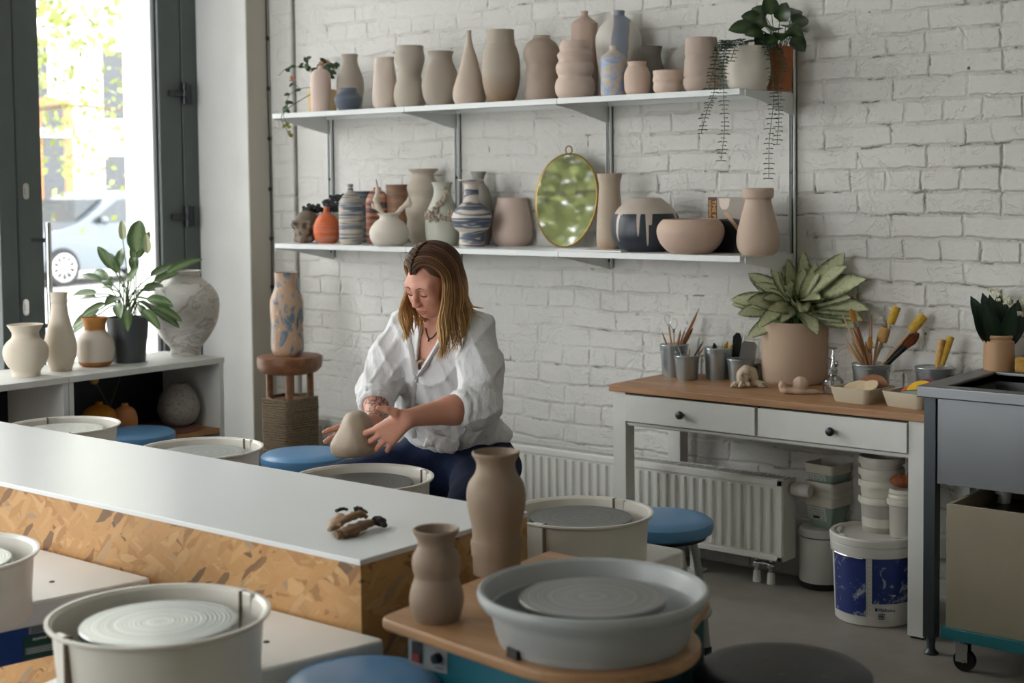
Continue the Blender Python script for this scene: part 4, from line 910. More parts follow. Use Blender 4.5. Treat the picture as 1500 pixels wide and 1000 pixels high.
def tool(bk, name, label, tx, ty, kind, mt, r0=.004, dz=0.0, head=None, hm=None, group=None):
    t0, P, k, h, rt = bk
    tip = at_d(tx, ty, (M @ (P-C0))[2]+dz)
    if tip[1] > 4.955: tip = at_y(tx, ty, 4.955)
    dx = tip-P
    base = P+np.array([max(-rt*.5, min(rt*.5, -dx[0]*.3)), max(-rt*.5, min(rt*.5, -dx[1]*.3)), .010])
    v = tip-base; L = np.linalg.norm(v); v /= L; o = thing(name, label, 'tool', base, group=group)
    q = Vector(v).to_track_quat('Z', 'Y').to_matrix()
    def P_(x, y, z): return q @ Vector((x, y, z))
    hb = L
    if kind == 'stick': MB().tube([P_(0, 0, 0), P_(0, 0, L*.5), P_(0, 0, L*.85), P_(0, 0, L)], [r0*.8, r0, r0*.9, r0*.35], 8).build('handle', mt, o)
    elif kind == 'blade': MB().tube([P_(0, 0, 0), P_(0, 0, L*.55), P_(0, 0, L*.72), P_(0, 0, L*.9), P_(0, 0, L)], [r0*.6, r0*.7, r0*1.7, r0*1.4, r0*.3], 10, flat=.4).build('handle', mt, o)
    elif kind == 'loop':
        hl = L-.04; MB().tube([P_(0, 0, 0), P_(0, 0, hl*.6), P_(0, 0, hl)], [r0*.8, r0, r0*.7], 8).build('handle', mt, o)
        MB().tube(catmull([P_(-.003, 0, hl), P_(-.013, 0, hl+.02), P_(-.010, 0, hl+.038), P_(.0, 0, hl+.044), P_(.010, 0, hl+.038), P_(.013, 0, hl+.02), P_(.003, 0, hl)], 4), .0011, 6).build('wire_loop', CHROME, o)
        MB().tube([P_(0, 0, hl-.012), P_(0, 0, hl+.003)], r0*1.05, 8).build('ferrule', CHROME, o)
    elif kind == 'sponge':
        hl, hr = head; MB().tube([P_(0, 0, 0), P_(0, 0, L-hl+.012)], r0, 8).build('handle', mt, o)
        m = MB().lathe([(0, 0), (hr*.9, 0), (hr, .004), (hr*1.02, hl*.5), (hr*.98, hl-.004), (hr*.88, hl), (0, hl)], 20); m.v = [tuple(q @ Vector(p)+q @ Vector((0, 0, L-hl))) for p in m.v]; m.build('sponge', hm or SPG, o)
    elif kind == 'brush':
        hl, hr = head; MB().tube([P_(0, 0, 0), P_(0, 0, (L-hl)*.6), P_(0, 0, L-hl-.012)], [r0*.45, r0*.9, r0*1.15], 12).build('handle', mt, o)
        MB().tube([P_(0, 0, L-hl-.014), P_(0, 0, L-hl+.006)], [r0*1.2, r0*1.25], 14).build('ferrule', CHROME if mt is not BLACK else BLACK, o)
        m = MB()
        for i in range(90):
            a, rr = rng.uniform(0, 6.28), math.sqrt(rng.uniform(0, 1)); x, y = math.cos(a)*rr, math.sin(a)*rr
            m.tube([P_(x*r0, y*r0, L-hl), P_(x*hr*1.0, y*hr, L-hl*.5), P_(x*hr*.75, y*hr*.75, L-hl*.25*rr*rr)], [.0016, .0017, .0006], 4)
        m.build('bristles', hm, o)
    return o
G1 = 'tools in the zinc buckets'
AUB = mat('auburn_bristle', '#7c4024', .7, var=.2); GLDB = mat('golden_bristle', '#b9883c', .7, var=.2)
tl = [(bA, 'wooden_tool', 'thin dark-tipped wooden tool leaning left in the leftmost zinc bucket', 970, 487, 'stick', 1, .004), (bA, 'loop_tool', 'tall wire loop tool leaning left in the leftmost bucket', 977, 462, 'loop', 0, .0045), (bA, 'loop_tool', 'wire loop tool in the middle of the leftmost bucket', 987, 468, 'loop', 2, .004),
      (bA, 'wooden_tool', 'blunt pale wooden tool in the leftmost bucket', 997, 483, 'blade', 2, .005), (bA, 'loop_tool', 'short wire loop tool at the right of the leftmost bucket', 1007, 472, 'loop', 1, .004), (bA, 'wooden_tool', 'long orange-brown wooden tool leaning right in the leftmost bucket', 1021, 460, 'blade', 1, .0065), (bA, 'wooden_tool', 'dark wooden needle rising highest from the leftmost bucket', 1024, 452, 'stick', 1, .0035), (bA, 'wooden_tool', 'wide reddish wooden blade in the leftmost bucket', 1015, 480, 'blade', 1, .007),
      (bB, 'loop_tool', 'steel loop tool leaning left out of the small front bucket', 990, 500, 'stick', 9, .0035), (bB, 'wooden_tool', 'white-handled tool in the small front bucket', 1010, 510, 'blade', 2, .004), (bB, 'wooden_tool', 'reddish tool leaning right out of the small front bucket', 1032, 508, 'stick', 1, .0035), (bB, 'trimming_tool', 'long black-ended tool leaning right above the small front bucket', 1030, 500, 'stick', 8, .004)]
for a in tl:
    mt = {8: BLACK, 9: CHROME}.get(a[6]) or WOODS[a[6]]
    tool(a[0], a[1], a[2], a[3], a[4], a[5], mt, a[7], dz=rng.uniform(-.03, .03), group=G1)
YEL = mat('yellow_plastic', '#d2a412', .4)
for nm_, lb, tx, ty, m_, r_ in (('knife', 'yellow-handled knife in the tall middle bucket', 1066, 500, YEL, .009), ('knife', 'slim yellow-handled knife beside the black scraper', 1074, 502, YEL, .006), ('scraper', 'black-handled tool at the left of the tall middle bucket', 1046, 502, BLACK, .010), ('needle_tool', 'thin upright needle at the right of the middle bucket', 1092, 474, CHROME, .0016), ('needle_tool', 'thin leaning needle right of the upright one', 1110, 482, CHROME, .0014), ('needle_tool', 'thin needle tool left of the steel scraper', 1065, 478, CHROME, .0014)):
    tool(bC if tx < 1085 else bD, nm_, lb, tx, ty, 'stick' if r_ < .004 else 'blade', m_, r_, group=G1)
def plate_tool(bk, label, poly, m_, dz):
    P = bk[1]; D = (M @ (P-C0))[2]+dz; pts = [at_d(x, y, D) for x, y in poly]; n = len(pts); b = pts[0]
    m = MB().add([p-b for p in pts]+[p-b+AWY*.0018 for p in pts], [tuple(range(n)), tuple(range(2*n-1, n-1, -1))]+[(i, (i+1) % n, n+(i+1) % n, n+i) for i in range(n)])
    tag(m.build('scraper', m_, loc=b, smooth=False), label, 'tool', G1)
plate_tool(bD, 'flat square steel scraper standing in the zinc bucket behind the creature figurine', [(1080, 545), (1086, 504), (1090, 499), (1106, 501), (1109, 506), (1103, 545)], STEEL, -.01)
plate_tool(bC, 'dark rounded steel kidney scraper standing in the tall middle bucket', [(1070, 530), (1074, 492), (1079, 487), (1084, 488), (1087, 497), (1082, 530)], DARKMET, .01)
E1 = [('wooden_tool', 'long thin stick leaning left in the brush bucket', 1233, 459, 'stick', 2, .0035, None, None), ('brush', 'golden flat brush leaning left in the brush bucket', 1246, 452, 'brush', 1, .0075, (.055, .012), GLDB), ('wooden_tool', 'short pale stick at the left of the brush bucket', 1238, 496, 'stick', 2, .005, None, None), ('wooden_tool', 'fork-like pale wooden tool at the left of the brush bucket', 1240, 505, 'blade', 2, .005, None, None),
      ('wooden_tool', 'pinkish wooden knife in the brush bucket', 1248, 494, 'blade', 2, .008, None, None), ('wooden_tool', 'pointed pink stick behind the pinkish knife', 1250, 481, 'stick', 1, .005, None, None), ('wooden_tool', 'dark stick with a black ball end in the brush bucket', 1277, 461, 'stick', 1, .003, None, None), ('wooden_tool', 'grey split stick beside the black ball stick', 1273, 470, 'stick', 0, .003, None, None),
      ('brush', 'short tan brush in the middle of the brush bucket', 1274, 492, 'brush', 1, .006, (.05, .009), GLDB), ('wooden_tool', 'plain brown stick near the middle of the brush bucket', 1260, 497, 'stick', 1, .005, None, None), ('wooden_tool', 'plain round-ended stick left of the square sponge stick', 1286, 492, 'blade', 0, .006, None, None), ('wooden_tool', 'plain short brown stick in front of the middle of the brush bucket', 1268, 500, 'stick', 1, .006, None, None),
      ('sponge_stick', 'square yellow sponge on a stick low in the brush bucket', 1297, 480, 'sponge', 2, .0045, (.052, .020), SPG2), ('sponge_stick', 'upright yellow sponge on a stick rising highest from the brush bucket', 1314, 449, 'sponge', 2, .0045, (.066, .0155), SPG), ('sponge_stick', 'yellow sponge on a stick leaning right above the big brush', 1354, 462, 'sponge', 2, .0045, (.072, .0175), SPG),
      ('brush', 'big black-handled auburn brush leaning right out of the bucket', 1346, 487, 'brush', 8, .0105, (.075, .020), AUB)]
for nm_, lb, tx, ty, kd, wm, r_, hd, hm in E1:
    o_ = tool(bE, nm_, lb, tx, ty, kd, BLACK if wm == 8 else WOODS[wm], r_, dz=rng.uniform(-.04, .04) if kd in ('stick', 'blade') else -.02, head=hd, hm=hm, group=G1)
for lb, tx, ty, hl, hr, hm in (('long yellow sponge stick leaning right in the bucket by the sink', 1393, 493, .105, .013, SPG), ('orange flat sponge standing in the bucket by the sink', 1380, 497, .09, .012, SPG2)):
    tool(bF, 'sponge_stick', lb, tx, ty, 'sponge', WOODS[2], .004, dz=0, head=(hl, hr), hm=hm, group=G1)
tool(bF, 'wooden_tool', 'thin bright yellow stick in the bucket by the sink', 1376, 504, 'stick', YEL, .004, group=G1)

# large planter with variegated plant
PLC = clay('pinkish_planter_clay', '#bdac9c')
pl = planter('potted_aglaonema', 'variegated leafy plant in a large pinkish clay planter on the desk', 'plant', 1173, 565, [(565, 44), (560, 47), (545, 48.5), (515, 49), (478, 49.2), (476, 49)], PLC, DZ, wall=.008)
AGL = m_leaf('aglaonema_leaf', '#3c4f2b', '#d0d3aa', .45, (.55, 1.0), speck=.3)
D0 = (M @ (np.array(pl.location)-C0))[2]; h0 = pl['h']-.02; r = random.Random(11)
lv = [(1075, 433, .0), (1092, 455, -.1), (1102, 398, .06), (1135, 395, -.05), (1163, 390, -.03), (1187, 382, .1), (1220, 392, .0), (1245, 406, .06), (1256, 436, .08), (1250, 455, -.06), (1115, 470, -.14), (1150, 462, -.18), (1190, 466, -.2), (1215, 462, -.15), (1130, 430, -.16), (1165, 425, -.2), (1200, 425, -.18), (1228, 430, -.12), (1150, 405, -.1), (1200, 400, -.08), (1115, 412, -.02), (1232, 418, .1), (1178, 440, -.22), (1140, 448, -.2), (1205, 446, -.21), (1105, 445, -.08), (1180, 405, .12), (1150, 395, .14), (1125, 465, .1), (1240, 468, .04), (1118, 425, .12)]
lv = lv+[(x+r.uniform(-16, 16), y+r.uniform(-4, 16), z+r.uniform(-.06, .06)) for x, y, z in lv[::2]]
for i, (tx, ty, dz) in enumerate(lv):
    tip = at_d(tx, ty, D0+dz)
    if tip[1] > 4.88: tip = at_y(tx, ty, 4.88)
    tip = tip-np.array(pl.location); b = np.array([r.uniform(-.025, .025), r.uniform(-.025, .025), h0])
    v = tip-b; L = np.linalg.norm(v); s0 = b+v*.22+np.array([0, 0, .05+.02*r.random()])
    st = MB().tube([b, b*.5+s0*.5+np.array([0, 0, .012]), s0], .0035, 6).build('stem', MAT['plant_stem'], pl)
    d = tip-s0; LL = np.linalg.norm(d)*1.07; d = d/np.linalg.norm(d)+np.array([0, 0, .06])
    MB().leaf(s0, d, UP*.55-AWY*.8+RGT*.3*math.sin(i*1.7), LL, LL*.38, droop=.24, fold=.12, n=9, wave=.02).build('leaf', AGL, st)
deskpot('pot', 'small grey stone pot between the scraper bucket and the large planter', 'pot', 1115, 557, [(557, 8.5), (545, 9), (535, 9)], mat('grey_stone', '#8d8a84', .8, var=.15, bump=.3), wall=.003)

# white creature figurine
P = at_z(1095, 568, DZ)+AWY*.03; P[2] = DZ; CW = clay('white_figurine_clay', '#c8bcad'); k = mpp(P)
s = SDF((-.1, -.09, -.001), (.1, .09, .085), .0018)
def Q(x, z, y=0): return R3(x, z, y)
s.chain([Q(-.018, .012), Q(-.012, .04), Q(.0, .062)], [.018, .022, .017], .012); s.chain([Q(.0, .062), Q(.022, .055), Q(.03, .035), Q(.034, .012)], [.017, .016, .014, .010], .01)
s.ell(Q(-.004, .05), (.026, .022, .022), k=.01)
for x, z, y in ((-.010, .045, -.022), (.012, .05, -.02)): s.ell(Q(x, z, y), (.008, .010, .008), k=.004, sub=True)
s.cap(Q(-.022, .03, -.02), Q(-.005, .022, -.024), .004, k=.003, sub=True)
for i in range(5): s.cap(Q(-.02+i*.006, .033, -.021), Q(-.02+i*.006, .026, -.022), .0022, k=.002)
s.chain([Q(-.03, .008, -.01), Q(-.045, .012, -.015), Q(-.054, .007, -.018)], [.009, .010, .006], .006); s.chain([Q(-.012, .008, -.02), Q(-.022, .013, -.03), Q(-.03, .007, -.036)], [.009, .009, .006], .006)
s.chain([Q(.03, .012), Q(.05, .010, -.01), Q(.066, .012, -.012), Q(.078, .005, -.018)], [.012, .011, .008, .004], .008); s.chain([Q(.04, .012, -.01), Q(.05, .006, -.028), Q(.06, .004, -.034)], [.009, .007, .004], .006); s.chain([Q(0, .012, -.01), Q(.006, .010, -.03)], [.012, .007], .006)
s.warp(lambda X, Y, Z: .0012*np.sin(X*420)*np.sin(Y*380+1)*np.sin(Z*400))
s.F = np.maximum(s.F, (.0004-(s.lo[2]+s.h*np.arange(s.n[2])))[None, None, :]).astype(np.float32)
o = s.build('figurine', CW); o.location = P; tag(o, 'small white clay creature figurine crouching on the front of the desk', 'figurine')
# snail
P = at_z(1172, 578, DZ)+AWY*.03; P[2] = DZ; SN = clay('pink_snail_clay', '#c4b0a1'); s = SDF((-.11, -.09, -.001), (.11, .09, .075), .0018)
s.chain([Q(-.045, .012), Q(0, .008), Q(.05, .006), Q(.082, .003)], [.022, .026, .018, .005], .01, flat=((0, 0, 1), 1.9)); s.chain([Q(-.045, .012), Q(-.058, .03), Q(-.055, .04)], [.014, .011, .010], .01)
s.cap(Q(-.06, .045, -.004), Q(-.066, .060, -.006), .003, .0022, k=.004); s.cap(Q(-.05, .045, .006), Q(-.048, .062, .008), .003, .0022, k=.004)
s.ell(Q(.008, .036), (.028, .026, .026), k=.006)
sp = [Q(.008+(.024-.0022*i)*math.cos(i*.55)*.9, .036+(.024-.0022*i)*math.sin(i*.55)*.9, -.022-.0009*i) for i in range(10)]
for i in range(9): s.cap(sp[i], sp[i+1], .0022, .002, k=.002, sub=True)
s.warp(lambda X, Y, Z: .0006*np.sin(X*260)*np.sin(Y*260))
s.F = np.maximum(s.F, (.0004-(s.lo[2]+s.h*np.arange(s.n[2])))[None, None, :]).astype(np.float32)
o = s.build('snail_figurine', SN); o.location = P; tag(o, 'pinkish clay snail figurine in front of the large planter', 'figurine')
# glass mister
BG = m_glass('bottle_glass', (.96, .97, .97, 1), .02, .8); P = at_z(1223, 577, DZ)+AWY*.03; P[2] = DZ; k = mpp(P)
t = thing('plant_mister', 'small clear glass plant mister with a chrome pump', 'spray bottle', P)
pr = [(0, .001), (.033, .001), (.038, .004), (.039, .035), (.036, .048), (.024, .058), (.014, .064), (.0125, .074)]
MB().lathe(catmull2 if False else pr+[(.011, .074), (.012, .064), (.022, .056), (.034, .047), (.037, .035), (.036, .006), (0, .004)], 32).build('bottle', BG, t)
m = MB(); m.lathe([(0, .070), (.016, .070), (.016, .086), (.010, .092), (.006, .112), (.006, .135), (.003, .14), (.003, .158), (0, .158)], 24); m.lathe([(0, .158), (.015, .160), (.016, .164), (0, .165)], 24)
m.tube([(0, 0, .118), R3(-.026, .126)], [.0045, .003], 8); m.tube([(0, 0, .01), (0, 0, .08)], .0022, 6); m.ell(R3(.012, .105), (.007, .007, .012), 12, 8); m.build('pump', CHROME, t)

# two food-tray boxes
TRY = mat('beige_metal_tray', '#b9ad97', .5, var=.03)
def tray(label, pl_, pr_, yb, ang, zk=.052):
    a, b = at_z(pl_[0], pl_[1], DZ), at_z(pr_[0], pr_[1], DZ); w = np.linalg.norm(b-a); an = math.atan2(b[1]-a[1], b[0]-a[0])
    t = thing('baking_tray', label, 'tray', (*(a+b)[:2]/2, DZ), an, group='beige trays on the desk'); d = .155; m = MB()
    def ring(w_, d_, z): return [(x, y+d/2, z) for x, y in rrect(w_, d_, .022, 5)]
    rings = [ring(w-.004, d-.004, .0), ring(w, d, .004), ring(w+.012, d+.011, zk), ring(w+.022, d+.020, zk), ring(w+.022, d+.020, zk-.003), ring(w+.008, d+.008, zk-.002), ring(w-.004, d-.004, .005)]
    n = len(rings[0]); v = sum(rings, []); f = [tuple(reversed(range(n)))]+[tuple(6*n+i for i in range(n))]
    rr = [rings[0], rings[1], rings[4], rings[3], rings[2], rings[5], rings[6]]; v = sum(rr, [])
    for j in range(6):
        for i in range(n): f.append((j*n+i, j*n+(i+1) % n, (j+1)*n+(i+1) % n, (j+1)*n+i))
    m.add(v, f).build('tray', TRY, t); return t, w, d, an
t1, w1, d1, a1 = tray('beige tray holding clay slabs and wooden ribs, right of the glass mister', (1219, 587), (1269, 593.5), 590, 0)
t2, w2, d2, a2 = tray('beige tray holding coloured scrapers, beside the steel sink', (1295, 594), (1348, 601), 598, 0)
def inset(tr, an, x, y, z): c, s_ = math.cos(an), math.sin(an); p = tr.location; return (p[0]+c*x-s_*y, p[1]+s_*x+c*y, p[2]+z)
def kidney(w, d, th): return [(w*math.cos(a)*(1 if math.sin(a) > 0 else .9), d*math.sin(a)*(1 if math.sin(a) > 0 else .35)) for a in [2*PI*i/24 for i in range(24)]], th
def rib(lab, m_, tr, an, x, y, z, w, d, th, rx, rz, ry=0, group='ribs and scrapers in the trays'):
    p, th = kidney(w, d, th); o = MB().prism(p, -th/2, th/2).build('rib', m_, loc=inset(tr, an, x, y, z), bevel=.001); o.rotation_euler = (rx, ry, an+rz); tag(o, lab, 'rib', group)
SLAB = mat('pale_wood_rib', '#c7b291', .65, var=.1); BRN = m_wood('brown_rib', '#6f452a', '#94623c', 0)
rib('large brown wooden rib standing at the back of the left tray', BRN, t1, a1, .02, .10, .042, .062, .055, .005, math.radians(55), .15)
rib('pale wooden rib lying in front in the left tray', SLAB, t1, a1, -.015, .055, .042, .055, .05, .005, math.radians(28), -.1)
rib('pale wooden rib lying at the right of the left tray', SLAB, t1, a1, .030, .062, .05, .045, .04, .005, math.radians(35), -.35)
rib('pale wooden slat at the left edge of the left tray', SLAB, t1, a1, -.055, .09, .045, .04, .02, .005, math.radians(15), -.5)
for lab, c_, x, y, z, rx, rz in (('dark red rubber rib at the back of the right tray', '#6d2436', .02, .11, .052, 60, .1), ('bright yellow rubber rib standing in the right tray', '#d5a51c', .012, .085, .050, 50, .05), ('orange-red rubber rib under the yellow one', '#b5482a', -.01, .075, .042, 40, -.1), ('dark green rubber rib in the right tray', '#2f4a44', .0, .055, .040, 22, -.2), ('pale green rubber rib in the front of the right tray', '#93a596', .015, .035, .042, 10, .2)):
    rib(lab, mat('rubber_'+lab.split()[0]+lab.split()[1], c_, .5), t2, a2, x, y, z, .052, .042, .004, math.radians(rx), rz)

# ================================================================== RADIATOR AND THINGS UNDER THE DESK
RADW = mat('radiator_white', '#d2d2cc', .42, var=.015)
rx0, rx1, ry, rz0, rz1 = -5.16, float(at_y(1146, 704, 4.785)[0]), 4.785, .105, .408
t = thing('radiator', 'long white ribbed panel radiator low along the brick wall', 'radiator', (rx0, ry, 0)); w = rx1-rx0; m = MB()
m.box((0, .004, rz0), (w, .012, rz1)); x = .035
while x < w-.04:
    m.prism([(x, .004), (x+.006, -.005), (x+.020, -.005), (x+.026, .004)], rz0+.028, rz1-.032); x += .0417
m.box((0, -.004, rz1-.022), (w, .006, rz1)); m.box((0, -.004, rz0), (w, .006, rz0+.018)); m.box((0, -.004, rz0), (.02, .006, rz1)); m.box((w-.022, -.004, rz0), (w, .006, rz1))
m.build('front_panel', RADW, t, smooth=False, bevel=.002)
MB().box((0, .085, rz0), (w, .095, rz1-.01)).build('rear_panel', RADW, t, smooth=False)
MB().box((w-.002, .0, rz0), (w+.004, .095, rz1+.002)).build('side_panel', RADW, t, smooth=False, bevel=.001)
m = MB(); x = 0
m.box((0, .008, rz1-.002), (w, .014, rz1+.004)); m.box((0, .084, rz1-.002), (w, .09, rz1+.004))
while x < w-.01: m.box((x, .012, rz1-.004), (x+.009, .086, rz1+.002)); x += .02
m.build('top_grille', RADW, t, smooth=False)
for x in (.5, 1.45, w-.42, w-.95):
    m = MB(); m.box((x, .03, .006), (x+.028, .06, rz0+.02)); m.box((x-.02, .015, 0), (x+.05, .075, .008)); m.build('foot', RADW, t, smooth=False)
m = MB(); m.lathe([(0, 0), (.021, 0), (.024, .006), (.024, .03), (.022, .032), (.022, .036), (.025, .040), (.025, .066), (.021, .074), (0, .074)], 28, (w+.012, .055, rz1-.035), Matrix.Rotation(PI/2, 3, 'Y')); m.build('thermostat_valve', RADW, t)
for x in (w-.135, w-.075):
    m = MB(); m.cyl((x, .05, .0), (x, .05, rz0+.01), .009); m.ell((x, .05, .07), (.016, .016, .018), 14, 8); m.build('pipe', CHROME, t)
    MB().lathe([(.012, 0), (.016, .002), (.0135, .04), (.011, .045)], 16, (x, .05, 0)).build('pipe_sleeve', RADW, t)
MB().cyl((w-.14, .05, .075), (w-.07, .05, .075), .007).build('pipe', CHROME, t)

# pedal bin, stacked planters
BINW = mat('bin_white', '#c9c8c2', .45, var=.02)
P = at_z(1212, 866, 0)+AWY*.085; P[2] = 0; k = mpp(P); t = thing('waste_bin', 'small white round waste bin beside the radiator valve', 'bin', P); zr = 88*k
MB().lathe([(0, 0), (.084, 0), (.086, .004), (.086, .022), (.084, .024)], 40).build('base_ring', BLACK, t)
MB().lathe([(.084, .022), (.0865, .026), (.0865, zr-.035)], 40).build('body', BINW, t)
MB().lathe([(.083, zr-.036), (.085, zr-.034), (.085, zr-.031), (.083, zr-.03)], 40).build('seam', GASKET, t)
MB().lathe([(.086, zr-.031), (.0875, zr-.027), (.0865, zr-.010), (.080, zr-.002), (.06, zr), (0, zr)], 40).build('lid', BINW, t)
MINT = mat('mint_plastic', '#8fa496', .45, var=.02); CRM = mat('cream_plastic', '#d0cbbd', .45, var=.02); LBL = mat('paper_label', '#c5c5c0', .6, var=.03)
zc = zr; Pst = np.array([P[0]+.018, P[1]+.01, 0]); k = mpp(Pst)
def sqpot(z, hgt, label):
    t = thing('square_planter', label, 'planter', (Pst[0], Pst[1], z), math.radians(-8), 'square planters nested on the waste bin')
    def rg(w, zz): return [(x, y, zz) for x, y in rrect(w, w, .014, 4)]
    def loft(rs, nm, mt):
        n = len(rs[0]); v = sum(rs, []); f = [(j*n+i, j*n+(i+1) % n, (j+1)*n+(i+1) % n, (j+1)*n+i) for j in range(len(rs)-1) for i in range(n)]
        m = MB().add(v, f); m.f.append(tuple(reversed(range(n)))); m.mi.append(0)
        return m.build(nm, mt, t)
    loft([rg(.088, 0), rg(.09, .002), rg(.122, hgt-.034)], 'body', MINT)
    loft([rg(.122, hgt-.036), rg(.127, hgt-.034), rg(.133, hgt-.002), rg(.131, hgt), rg(.127, hgt), rg(.122, hgt-.03), rg(.09, .02)], 'rim', CRM)
    return t
HP = .118
for i in range(4):
    sp = sqpot(zc+[0, .022, .055, .122][i], HP, ['lowest mint and cream square planter of the nested stack on the bin', 'second from bottom of the nested square planters on the bin', 'third from bottom of the nested square planters on the bin', 'topmost mint and cream square planter of the stack on the bin'][i])
    if i in (0, 3):
        lb = MB(); y_ = -.0632
        zt_, zb_ = (.080, .030) if i == 0 else (.081, .058)
        ya = lambda z: -(.045+(z/(HP-.034))*.016)-.0012
        lb.add([(-.056+.009*(1-z/.12), ya(z), z) if s < 0 else (.030, ya(z), z) for z, s in ((zb_, -1), (zb_, 1), (zt_, 1), (zt_, -1))], [(0, 1, 2, 3)])
        L_ = lb.build('paper_label', LBL, sp, smooth=False)
        q = MB()
        for r_ in range(5 if i == 0 else 2):
            zz = zt_-.008-r_*.009
            for s in range(6):
                xx = -.046+s*.012; ww = .004+.006*((s*7+r_*3) % 5)/5; q.add([(xx, ya(zz)-.0006, zz), (xx+ww, ya(zz)-.0006, zz), (xx+ww, ya(zz-.003)-.0006, zz-.003), (xx, ya(zz-.003)-.0006, zz-.003)], [(0, 1, 2, 3)])
        q.build('label_print', mat('print_grey', '#6c7074', .7), L_, smooth=False)
        if i == 0: q = MB(); zz = .046; q.add([(-.028, ya(zz)-.0008, zz), (0, ya(zz)-.0008, zz), (0, ya(zz-.009)-.0008, zz-.009), (-.028, ya(zz-.009)-.0008, zz-.009)], [(0, 1, 2, 3)]); q.build('barcode', BLACK, L_, smooth=False)

# big blue plaster bucket with lid
P = at_z(1296, 921, 0)+AWY*.145; P[2] = 0; k = mpp(P); hb_ = .30
t = thing('plaster_bucket', 'large white bucket with worn dark blue print and a white lid under the desk', 'bucket', P)
BKW = mat('bucket_white', '#c6c4bd', .5, var=.05, scale=9, bump=.05); tb = NT('worn_blue_print'); nb = tb.noise(26, 5, .75, None, 1.2); nb2 = tb.noise(7, 3, .6)
msk = tb.ramp(tb.math('ADD', tb.math('MULTIPLY', nb.outputs['Fac'], .75), tb.math('MULTIPLY', nb2.outputs['Fac'], .3)), [(.57, 0.0), (.63, 1.0)])
BLU = tb.done(tb.mix(msk.outputs[0], '#122a6c', '#a3a8b4'), .5)
rb_, rt_ = .133, .143; rr_ = lambda z: rb_+(rt_-rb_)*z/hb_
MB().lathe([(0, 0), (rb_-.004, 0), (rb_, .004), (rt_, hb_-.05), (rt_, hb_-.012), (rt_-.01, hb_-.012)], 56).build('body', BKW, t)
def band(a0, a1, z0, z1, nm, mt, off=.0012, n=24):
    m = MB(); 
    for i in range(n+1):
        a = a0+(a1-a0)*i/n
        for z in (z0, z1): r_ = rr_(z*1.0)*1.004+off; m.v.append((r_*math.cos(a), r_*math.sin(a), z)); m.uv.append((0, 0))
    for i in range(n): m.f.append((2*i, 2*i+2, 2*i+3, 2*i+1)); m.mi.append(0)
    return m.build(nm, mt, t)
ac = math.atan2(-P[1], -P[0])     # towards the room
band(ac-1.25, ac-.20, .036, .236, 'blue_print', BLU); band(ac-.055, ac+1.25, .082, .236, 'blue_print', BLU)
m = MB()
for i in range(26):
    z = .045+i*.0073; a = ac-.17 if i % 2 else ac-.175
    for q in (range(1) if i % 2 else range(2)):
        a_ = ac-.165+q*.055; r_ = rr_(z)*1.004+.0012; da = .02 if q == 0 else .012
        m.add([(r_*math.cos(a_+s*da/2), r_*math.sin(a_+s*da/2), z+e) for s, e in ((-1, 0), (1, 0), (1, .002 if q == 0 else .0035), (-1, .002 if q == 0 else .0035))], [(0, 1, 2, 3)])
m.build('scale_marks', mat('print_navy', '#27345c', .6), t, smooth=False)
a_ = ac+.20; r_ = rr_(.06)*1.004+.0016
ROT = Matrix.Rotation(a_+PI/2, 4, 'Z') @ Matrix.Rotation(PI/2, 4, 'X')
lt = text('Malbuku', .0165, MAT['print_navy'], t, (r_*math.cos(ac+.10), r_*math.sin(ac+.10), .056), (PI/2, 0, a_+PI/2), 'bucket_lettering')
m = MB()
m.add([((rr_(z)*1.004+.0014)*math.cos(ac+q), (rr_(z)*1.004+.0014)*math.sin(ac+q), z) for q, z in ((.02, .057), (.08, .057), (.08, .068), (.02, .068))], [(0, 1, 2, 3)])
for i in range(4):
    z = .045-i*.0055
    m.add([((rr_(z)*1.004+.0014)*math.cos(ac+.10+q), (rr_(z)*1.004+.0014)*math.sin(ac+.10+q), z+e) for q, e in ((0, 0), (.17-.03*(i % 2), 0), (.17-.03*(i % 2), .003), (0, .003))], [(0, 1, 2, 3)])
m.build('small_print', MAT['print_navy'], t, smooth=False)
ld = MB().lathe([(rt_+.001, hb_-.062), (rt_+.006, hb_-.060), (rt_+.007, hb_-.03), (rt_+.005, hb_-.027), (rt_+.009, hb_-.024), (rt_+.010, hb_-.004), (rt_+.006, hb_+.002), (rt_-.006, hb_+.002), (rt_-.012, hb_-.008), (0, hb_-.008)], 56).build('lid', BKW, t)
for a in (ac-1.9, ac-1.5, ac-1.0): MB().box((-.006, -.014, hb_-.008), (.006, .014, hb_+.001), Matrix.Translation(((rt_-.02)*math.cos(a), (rt_-.02)*math.sin(a), 0)) @ Matrix.Rotation(a, 4, 'Z')).build('lid_tab', BKW, ld, smooth=False, bevel=.001)
pts = [((rt_+.012)*math.cos(ac+a), (rt_+.012)*math.sin(ac+a), hb_-.052-.01*math.cos(a)) for a in np.linspace(-1.5, -.25, 14)]
MB().tube(pts, .0025, 6).build('wire_handle', CHROME, t)
